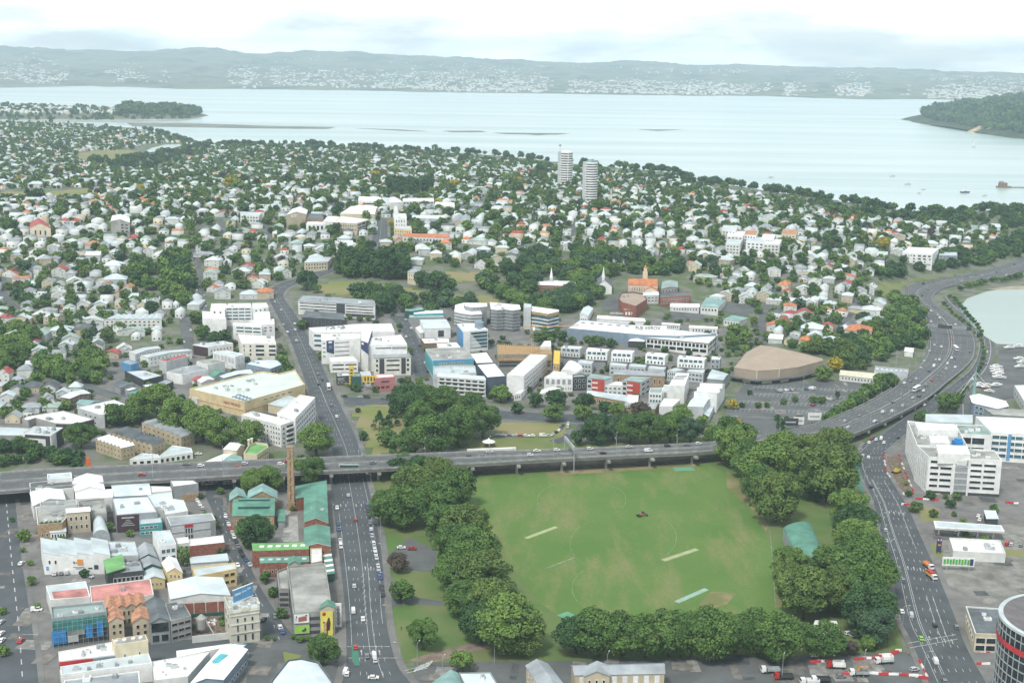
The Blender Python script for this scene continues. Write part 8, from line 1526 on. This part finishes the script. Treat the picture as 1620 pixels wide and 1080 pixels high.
def car_mesh(kind,col):
 if(kind,col)in _car:return _car[kind,col]
 m=CC[col];W_=.9;b=MB()
 if kind=='car':prof=[(-2.15,.35),(-2.2,.8),(-1.75,.98),(-1.3,1.38),(.35,1.42),(1.1,.98),(2.05,.82),(2.15,.35)];gl=[(2,3),(4,5)];side=[(-1.55,1.0),(-1.2,1.32),(.3,1.36),(.9,1.0)]
 elif kind=='hatch':prof=[(-1.95,.35),(-1.98,.9),(-1.7,1.45),(.4,1.5),(1.15,1.0),(1.85,.85),(1.92,.35)];gl=[(1,2),(3,4)];side=[(-1.65,1.02),(-1.5,1.4),(.35,1.43),(.95,1.02)]
 else:prof=[(-2.4,.4),(-2.45,1.0),(-2.35,2.0),(1.3,2.05),(2.0,1.25),(2.4,1.05),(2.4,.4)];gl=[(3,4)];side=[(-.2,1.2),(-.2,1.85),(1.2,1.85),(1.7,1.25)]
 n=len(prof)
 for i in range(n):
  (x0,z0),(x1,z1)=prof[i],prof[(i+1)%n]
  w0=W_-(.16 if z0>1.1 else 0);w1=W_-(.16 if z1>1.1 else 0)
  b.poly([(x1,-w1,z1),(x0,-w0,z0),(x0,w0,z0),(x1,w1,z1)],m)
 b.poly([(x,-(W_-(.16 if z>1.1 else 0)),z)for x,z in reversed(prof)],m);b.poly([(x,(W_-(.16 if z>1.1 else 0)),z)for x,z in prof],m)
 body=b.mesh('body');g=MB()
 for i,j in gl:
  (x0,z0),(x1,z1)=prof[i],prof[j];t=.12;xa,za_,xb,zb_=x0+(x1-x0)*t,z0+(z1-z0)*t,x1+(x0-x1)*t,z1+(z0-z1)*t;nx,nz_=-(z1-z0),(x1-x0);q=math.hypot(nx,nz_);nx,nz_=nx/q*.02,nz_/q*.02
  g.poly([(xb+nx,-.68,zb_+nz_),(xa+nx,-.72,za_+nz_),(xa+nx,.72,za_+nz_),(xb+nx,.68,zb_+nz_)],CARGLASS)
 for s_ in(-1,1):g.poly([(x,s_*((W_-.16 if z>1.1 else W_-.02)+.025),z)for x,z in(side if s_<0 else side[::-1])],CARGLASS)
 _car[kind,col]=(body,g.mesh('window'));return _car[kind,col]
wh=MB();wh.bar((0,-.11,.32),(0,.11,.32),.64,RUBBER,10);WHEEL=wh.mesh('wheel')
cars=[]
def car(p,rz,col=None,kind=None,place='',wheels=False):
 col=col or str(RNG.choice(['white','silver','grey','black','red','blue'],p=[.36,.24,.16,.12,.06,.06]));kind=kind or str(RNG.choice(['car','hatch','van'],p=[.6,.32,.08]))
 bo,gl=car_mesh(kind,col);o=empty('van' if kind=='van' else 'car',tuple(p),rz);o['category']='van' if kind=='van' else 'car';o['group']='cars on the streets and motorway';link('body',bo,o);link('window',gl,o)
 u,v=project(p)
 if v>690:
  for x in(-1.3,1.35):
   for y in(-.8,.8):link('wheel',WHEEL,o,(x,y,0))
 cars.append(dict(attr=f"{col} {'van' if kind == 'van' else 'hatchback' if kind == 'hatch' else 'car'}{place}",u=u,v=v,obj=o));return o
def on_road(road,u,v,col=None,kind=None,flip=False,place=''):
 if not hasattr(road,'grid'):
  road.grid=[]
  for d in np.arange(0,road.len,4.0):
   for f in np.linspace(.05,.95,13):p,a=road.pt(d,f);road.grid.append((*p,a))
  road.grid=np.array(road.grid);q=road.grid[:,:3]-np.array([0,0,CAMZ]);w=q@FWD;road.guv=np.stack([810+FPX*(q@RGT)/w,540-FPX*(q@UPV)/w],-1)
 i=int(np.argmin(((road.guv-np.array([u,v]))**2).sum(1)));g=road.grid[i]
 return car(g[:3]+[0,0,.03],g[3]+(math.pi if flip else 0),col,kind,place)
def rowcars(px,n,place,z=4.15,jitter=.3,skip=.08,turn=0.0):
 P=np.array([at_z(u,v,z)for u,v in px]);Ls=np.r_[0,np.cumsum(np.linalg.norm(P[1:]-P[:-1],axis=1))]
 for i in range(n):
  if RNG.uniform()<skip:continue
  s=Ls[-1]*(i+.5)/n;p=np.array([np.interp(s,Ls,P[:,k])for k in range(3)]);j=min(len(P)-2,int(np.searchsorted(Ls,s,'right')-1));d=P[j+1]-P[j]
  car(p,math.atan2(d[1],d[0])+turn+(math.pi if RNG.uniform()<.2 else 0)+RNG.normal(0,.02),place=place)
rowcars([(581.5,800),(589,850),(597,890),(606,945)],25,' parked at the avenue right kerb');rowcars([(533,800),(537,845),(541,880)],9,' parked at the avenue left kerb',skip=.3)
rowcars([(352,795),(358,822),(370,850),(384,880),(398,898)],15,' parked in the market lane');rowcars([(434,973),(448,1004)],5,' parked beside the parking building');rowcars([(312,766),(372,764)],9,' parked under the flyover',turn=1.5);rowcars([(310,790),(322,808)],3,' parked at the lane corner')
rowcars([(374,890),(378,900)],1,' in the market lane',skip=0);rowcars([(380,780),(430,772)],4,' parked behind the market',skip=.2)
for u,v in((417,981),(2,985),(2,1003),(3,1014),(8,1034)):car(at_z(u,v,4.15),1.45,place=' near the old blocks')
car(at_z(34,892,4.15),1.5,'white','car',' in the far left street');car(at_z(33,1015,4.15),1.5,'red','car',' in the far left street');car(at_z(58,966,4.15),.1,'white','van',' by the far left street')
rowcars([(82,909),(112,906)],3,' parked below the long white wall',skip=0,turn=1.4);rowcars([(130,910),(146,914)],2,' parked in the yard',skip=0)
for x,y,c in((717,238,'silver'),(747,352,'red'),(735,652,'silver'),(738,757,'white'),(780,788,'white'),(752,933,'red'),(797,970,'grey'),(835,955,'white'),(838,985,'silver'),(700,1035,'white')):on_road(AVE,300+x/2.8425,700+y/2.8425,c,'van' if(x,y)==(738,757)else None,place=' driving on the avenue')
car(at_z(591,1073,4.15),.0,'white','car',' crossing at the bottom junction');car(at_z(547,1064,4.15),1.5,'white','van',' at the bottom junction')
for x,y in((487,140),(520,187),(602,260),(600,295),(498,285),(560,312),(605,360),(755,585),(740,608),(728,545),(810,730),(835,790)):on_road(AVE,300+x/3.6,440+y/3.6,place=' on the upper avenue')
for x,y in((865,675),(965,665),(1110,675),(1010,676)):on_road(BEA,300+x/3.6,440+y/3.6,place=' in the cross street')
for x,y in((0,150),(840,100),(900,108),(632,150),(1065,112),(1110,98)):on_road(MOT,x/2.8425,700+y/2.8425,'red' if x==1065 else None,place=' on the flyover')
for u,v in((444,735),(452,731),(587,733),(393,733),(884,711),(930,710),(951,718),(998,707),(1028,714.5),(1054,706.5),(1086,705),(1104,701),(745,723),(761.6,723),(773,716),(846,714),(840,721)):on_road(MOT,u,v,place=' on the flyover')
Z7L="""690,850 765,828 710,878 835,845 848,852 930,795 975,768 965,718 930,760 990,660 1020,650 1040,665 1045,630 1070,578 1090,550 1110,600 1125,645 1155,620 1095,672 1085,700 1145,540 1170,540 1200,582 1210,560 1130,570 1120,495 1145,465 1165,470 1235,440 1228,530 1245,535 1240,575 1310,495 1120,345 1150,315 1165,325 1175,355 1205,370 1225,365 1190,380 1240,360 1120,290 1135,275 1090,300 1115,325 1075,215 1080,155 1105,185 1135,150 1240,95 1280,145 1300,120 1320,125 1350,110 1380,115 1450,100 1500,125 1540,60 1570,85 1030,730 1060,720 880,800"""
for q in Z7L.split():x,y=map(float,q.split(','));on_road(MOT,1120+x/3.176,400+y/3.176,place=' on the curving motorway')
for u,v in((1462,640),(1480,628),(1524,600)):on_road(RAMP,u,v,place=' on the ramp road')
for x,y in((1410,480),(1285,720),(1330,640),(1395,500),(1400,560)):on_road(WHD,1120+x/3.176,400+y/3.176,place=' on the waterside drive')
for x,y in((820,935),(845,940),(885,955),(810,955),(835,930),(958,930)):car(at_z(1120+x/3.176,400+y/3.176,4.15),1.2,place=' waiting below the flyover')
car(at_z(1394,695,4.15),1.2,'white','van',' waiting below the flyover')
for x,y,c in((445,115,'silver'),(468,115,'white'),(480,243,'black'),(547,432,'silver'),(547,472,'silver'),(620,643,'grey'),(658,803,'silver'),(755,840,'black'),(695,898,'green'),(755,992,'white'),(785,1068,'grey'),(600,785,'white'),(850,845,'grey')):on_road(ART,1200+x/2.7,680+y/2.7,c,place=' on the arterial road')
for a,b_,n in(((1223,619),(1254,617),9),((1271,618),(1288,615),5),((1304,631),(1318,633),4),((1222,631),(1229,631),2),((1283,642),(1287,641),2)):rowcars([a,b_],n,' parked before the arena',skip=.1,turn=1.4)
rowcars([(784,689),(835,690),(872,690)],10,' parked beyond the flyover',skip=.1);rowcars([(872,690),(884,682),(892,672)],5,' in the curved street');rowcars([(894,690),(898,680),(899,668)],4,' in the curved street')
for x,y in((940,370),(945,386),(1060,490),(1080,492),(1120,496),(890,442),(845,442)):u,v=z8(x,y);car(at_z(u,v,4.1),1.1,place=' at the service station')
for x,y in((1090,475),(1125,476),(1155,477)):u,v=z13(x,y);p=ground(u,v);car(p+[0,0,.3],.1,'white','car',' by the school garages')
for road,n in((FRB,12),(FRA,3),(NAP,7)):
 for i in range(n):p,a=road.pt(road.len*(i+.5)/n,float(RNG.choice([.12,.86])));car(p,a,place=' in the '+('side' if road is NAP else 'hill')+' street')
rowcars([(1590,1073),(1610,1073)],1,' at the corner');car(at_z(1330,1071,4.15),.05,'grey','car',' on the near street');car(at_z(1447,1060,4.15),.3,'silver','hatch',' on the near street');car(at_z(1290,1038,4.15),.2,'white','car',' hidden at the park edge')
for u,v in((1343,1003),(1352,1006)):car(at_z(u,v,4.15),.3,place=' inside the park')
for u,v in((635,867),(652,869)):car(at_z(u,v,4.15),.05,'red' if u>640 else 'white','car',' in the park lot')
for px,n,a in(([(200,560),(430,560),(480,700),(250,735),(120,700)],60,.2),([(480,520),(700,520),(1120,560),(1150,650),(570,640)],120,.1),([(60,775),(340,770),(500,900),(420,1000),(70,1000)],70,1.5),([(1440,800),(1600,800),(1600,900),(1500,920)],22,1.2),([(1570,560),(1640,570),(1640,640),(1600,620)],14,.3)):
 P=np.array([ground(u,v)[:2]for u,v in px]);lo,hi=P.min(0),P.max(0);c=0
 for _ in range(n):
  x,y=RNG.uniform(lo[0],hi[0]),RNG.uniform(lo[1],hi[1])
  if len(cars)<296 and in_poly(np.array([x]),np.array([y]),P)[0]and free(x,y,1.5):car((x,y,h1(x,y)+.1),a+(math.pi/2 if RNG.uniform()<.4 else 0),place=' in a yard')
pc=[material('patch_%d'%i,c,.95,.25,.3)for i,c in enumerate(((.10,.11,.11),(.27,.27,.255),(.16,.155,.145),(.21,.20,.18)))];pm=[MB()for _ in pc]
for px,n in(([(-20,790),(520,770),(540,1060),(0,1080)],150),([(1440,740),(1640,720),(1640,1080),(1560,1040),(1480,880)],90),([(1180,600),(1372,604),(1300,684),(1125,690)],40),([(480,560),(1150,590),(1110,660),(570,640)],110),([(660,1045),(1440,1040),(1440,1080),(660,1080)],50)):
 P=np.array([at_z(u,v,4)[:2]for u,v in px]);lo,hi=P.min(0),P.max(0)
 for i in range(n):
  x,y=RNG.uniform(lo[0],hi[0]),RNG.uniform(lo[1],hi[1])
  if in_poly(np.array([x]),np.array([y]),P)[0]and abs(h1(x,y)-4)<.01:
   k=int(RNG.integers(4));w,d,a=RNG.uniform(2,9),RNG.uniform(2,14),RNG.choice([.05,1.5,-.1]);c,s_=math.cos(a),math.sin(a);pm[k].poly([(x+c*p-s_*q,y+s_*p+c*q,4.128+.004*k+.0001*i)for p,q in((-w/2,-d/2),(w/2,-d/2),(w/2,d/2),(-w/2,d/2))],pc[k])
for m_ in pm:structure(m_.obj('paving_patch'),'patched asphalt and concrete between buildings')
def vehicle(nm,label,p,rz,parts,cat=None):
 o=empty(nm,tuple(p),rz);tag(o,label,cat or nm)
 for name,boxes in parts:
  mb=MB()
  for(x,y,z,sx,sy,sz,m)in boxes:mb.box((x,y,z),sx,sy,sz,m)
  mb.obj(name,o)
 for x in(-2.6,-1.5,2.4):
  for y in(-1.05,1.05):w_=link('wheel',WHEEL,o,(x,y,0));w_.scale=(1.5,1.8,1.5)
 return o
def truck(label,u,v,rz,cab,tray,extra=()):
 return vehicle('truck',label,at_z(u,v,4.15),rz,[('cab',[(-3.1,0,.6,1.9,2.3,1.2,CC[cab]),(-3.0,0,1.8,1.7,2.2,.75,CC[cab])]),('windscreen',[(-4.06,0,1.7,.08,2.0,.75,CARGLASS)]),('chassis',[(.3,0,.5,7.0,1.0,.4,DARK)]),('tray',[(.9,0,1.0,5.0,2.4,.2,tray),(.9,-1.15,1.2,5.0,.12,.9,tray),(.9,1.15,1.2,5.0,.12,.9,tray),(3.35,0,1.2,.12,2.4,.9,tray),(-1.55,0,1.2,.12,2.4,1.1,tray)])]+list(extra))
truck('white cab tipper truck with grey tray on the near street',*zx(230,480),.04,'white',METAL);truck('red cab truck with white tray beside the red barriers',*zx(830,440),-.08,'red',WHITE)
truck('white concrete mixer truck at the park corner',*zx(1270,395),.15,'white',PALE,[('mixer_drum',[(.9,0,1.2,3.6,2.2,2.0,WHITE),(2.8,0,1.8,1.2,1.6,1.4,WHITE)])]);truck('white truck with orange crane arm in front of the long barrier row',*zx(1040,508),0,'white',METAL,[('crane_arm',[(-.5,0,1.2,.6,.6,2.6,ORANGE),(1.2,0,3.4,4.2,.4,.4,ORANGE)])])
truck('red pickup truck parked under the lamp on the near street',*zx(350,540),.05,'red',DARK);truck('red and yellow rescue truck on the arterial road',1473,913,1.75,'white',GOLD,[('cover',[(.9,0,1.9,4.6,2.3,1.1,RED)])]);truck('pale recovery truck just ahead of the red and yellow one',1468,897,1.75,'white',ORANGE)
truck('white cab truck at the very bottom edge of the view',*zx(690,568),.1,'white',DARK);truck('white flat truck parked in the lower right yard',*zx(590,585),.1,'white',WHITE)
def bus(label,p,rz,col=WHITE):
 return vehicle('bus',label,p,rz,[('body',[(0,0,.5,11,2.5,2.5,col),(0,0,3.0,10.6,2.3,.15,R_WHITE)]),('window',[(0,-1.27,1.6,10,.05,.9,CARGLASS),(0,1.27,1.6,10,.05,.9,CARGLASS),(-5.52,0,1.4,.05,2.2,1.2,CARGLASS),(5.52,0,1.4,.05,2.2,1.2,CARGLASS)])])
bus('white roofed bus waiting at the avenue cross street',ground(520,615)+[0,0,.2],1.75)
for u,v,lab in((1450,617,'tall white box truck leading on the motorway curve'),(1512,553,'white bus on the far carriageway of the motorway bend')):bus(lab,at_z(u,v,8.0 if u<1480 else 4.7),.95 if u<1480 else 1.5)
o=vehicle('excavator','small yellow digger working in the dug up strip',at_z(*z8(588,182),4.1),.6,[('body',[(0,0,.7,2.6,2.2,.9,GOLD),(-.4,0,1.6,1.3,1.3,1.2,GOLD)]),('track',[(0,-1,0,3.2,.6,.7,RUBBER),(0,1,0,3.2,.6,.7,RUBBER)]),('boom',[(2.0,0,1.5,2.4,.4,.4,GOLD),(3.3,0,.3,.35,.35,1.6,GOLD)])]);vehicle('boom_lift','orange boom lift in front of the white six storey office',at_z(*z8(730,290),4.1),.1,[('body',[(0,0,.5,3.4,2.2,1.0,ORANGE)]),('boom',[(1.5,0,1.5,3.6,.5,.5,ORANGE),(4.5,0,2.2,3.0,.4,.4,CREAM)])])
vehicle('tractor','small mower tractor alone on the green field',at_z(1016,816,4.1),.4,[('body',[(0,0,.6,2.6,1.4,.9,MEAT),(.4,0,1.5,1.2,1.2,1.0,DARK)])])
def boat(p,rz,L_,label,col=WHITE,mast=False,grp=None):
 o=empty('boat',tuple(p),rz);tag(o,label,'boat',grp);w=L_*.16;mb=MB();top=[(-L_/2,-w),(L_*.2,-w),(L_*.5,0),(L_*.2,w),(-L_/2,w)];bot=[(x*.92,y*.6)for x,y in top]
 for i in range(5):a,b_=bot[i],bot[(i+1)%5];c,d=top[(i+1)%5],top[i];mb.poly([(*a,0),(*b_,0),(*c,L_*.14),(*d,L_*.14)],col)
 mb.poly([(*t,L_*.14)for t in top],WHITE);mb.obj('hull',o);mb=MB();mb.box((-L_*.05,0,L_*.14),L_*.4,w*1.2,L_*.1,WHITE);mb.box((-L_*.05,0,L_*.17),L_*.3,w*1.24,L_*.045,CARGLASS);mb.obj('cabin',o)
 if mast:mb=MB();mb.bar((0,0,L_*.14),(0,0,L_*1.3),.15,METAL);mb.bar((0,0,L_*.3),(-L_*.4,0,L_*.3),.12,METAL);mb.obj('mast',o);mb=MB();mb.poly([(-.05,0,L_*.32),(-L_*.38,0,L_*.32),(-.05,0,L_*1.25)],WHITE);mb.poly([(-.05,.03,L_*1.25),(-L_*.38,.03,L_*.32),(-.05,.03,L_*.32)],WHITE);mb.obj('sail',o)
zyy=Zone(1530,530,8.31);bi=[]
for i,(x,y)in enumerate(((700,325),(740,370),(705,425),(390,462),(395,492),(415,522),(425,565),(385,428),(165,650),(270,665),(250,692),(385,670),(295,745),(160,680),(560,175),(690,160))):u,v=zyy(x,y);boat(at_z(u,v,4.6),-.1+.2*(i%3),11 if x>380 else 8,f'{("white", "white", "pale")[i % 3]} boat on the hardstand, {ordinal(i)} counted from the marina end',(WHITE,BLUE,ORANGE,WHITE)[i%4]if 8<=i<14 else WHITE,grp='boats laid up on the hardstand')
sheet('hardstand',[(1580,548),(1700,552),(1760,650),(1620,625),(1560,640),(1548,610),(1578,570)],ASPH2,.05,'asphalt hardstand for boats behind the marina')
for u,v,L_,m,lab in((1436,292,16,False,'small white launch on the harbour, near the point'),(1461,300,12,False,'pair launch further in towards shore on the harbour'),(1527,305,20,False,'dark hulled workboat near the jetty on the harbour'),(1541,233,16,True,'lone white sailing boat far out on the harbour'),(1454,306,10,False,'tiny white dinghy nearest the wooded shore'),(1412,279,14,False,'white moored launch left of the others'),(1220,281,14,False,'white speck of a yacht off the ridge point'),(1558,310,12,False,'pale launch close to the right hand shore')):boat(at_z(u,v,0.1),.2,L_,lab,NAVY if 'dark' in lab else WHITE,m)
p=at_z(1590,297,0);o=empty('old_wharf',tuple(p));tag(o,'dark ruined wharf with a block house standing in the harbour at right','wharf');mb=MB();mb.box((-3,0,-1),26,14,4,BROWN);mb.box((60,0,.5),110,5,1.2,BROWN)
for k in range(12):mb.bar((10+k*9,0,-2),(10+k*9,0,1),1.0,BROWN)
mb.obj('deck',o);mb=MB();mb.box((-5,0,3),15,10,7,BROWN);mb.box((-8,0,10),7,7,3,GREY);mb.obj('block_house',o)
def person(u,v,top,leg,label,z=4.2,rz=0.0):
 me=bpy.data.meshes.new('person');b=MB();n=8
 prof=[(0,.09,.10),(.45,.10,.08),(.85,.17,.11),(1.0,.18,.12),(1.35,.21,.13),(1.45,.17,.10),(1.5,.06,.06),(1.56,.09,.10),(1.68,.10,.11),(1.77,.05,.05)]
 rings=[[(rx*math.cos(2*math.pi*i/n),ry*math.sin(2*math.pi*i/n),z_)for i in range(n)]for z_,rx,ry in prof]
 for k,(r0,r1)in enumerate(zip(rings,rings[1:])):
  m=leg if k<2 else top if k<5 else SKIN if k<7 else BOTT
  for i in range(n):b.poly([r0[i],r0[(i+1)%n],r1[(i+1)%n],r1[i]],m)
 b.poly(rings[-1],BOTT)
 for s_ in(-1,1):b.bar((s_*.22,0,1.40),(s_*.28,.05,.85),(.12,.08),top,6)
 o=b.obj('person',None,tuple(at_z(u,v,z)),);o.rotation_euler=(0,0,rz);tag(o,label,'person');return o
person(558,1052,RED,NAVY,'person in red top walking by the bottom left crossing');person(648,1003,DARK,DARK,'person in dark clothes on the park side path');person(635,996,NAVY,DARK,'person in navy walking near the avenue bend');person(1320,1027,GOLD,NAVY,'road worker in yellow vest by the red barriers');person(1437,1036,ORANGE,DARK,'road worker in orange standing at the park corner');person(532,1050,DARK,GREY,'pedestrian in dark coat at the bus lane kerb')
rel={}
autolabel(items,'lamps');autolabel(items2,'barriers');autolabel(cars,'cars')
print('cars',len(cars),'lamps',len(items),'barriers',len(items2))
for o in scene.objects:
 l=o.get('label')
 if l and len(l.split())>16:
  w_=l.replace(' standing','').replace(' closest to it',' closest').replace(' loose bushy tree',' bushy tree').replace('cream supermarket','supermarket').split()
  o['label']=' '.join(w_[:16])
HZ=bpy.data.materials.new('haze_air');HZ.use_nodes=True;t=HZ.node_tree;t.nodes.clear()
o_=t.nodes.new('ShaderNodeOutputMaterial');pv=t.nodes.new('ShaderNodeVolumePrincipled')
pv.inputs['Color'].default_value=(0.70,0.88,1.0,1);pv.inputs['Density'].default_value=6.0e-5;pv.inputs['Anisotropy'].default_value=0.1
t.links.new(pv.outputs[0],o_.inputs['Volume'])
hb=MB();hb.prism([(-14000,-400),(14000,-400),(14000,21400),(-14000,21400)],-6.0,480.0,HZ,None,True)
ho=hb.obj('haze');ho['kind']='stuff';ho['label']='pale blue air between the tower and the far hills'
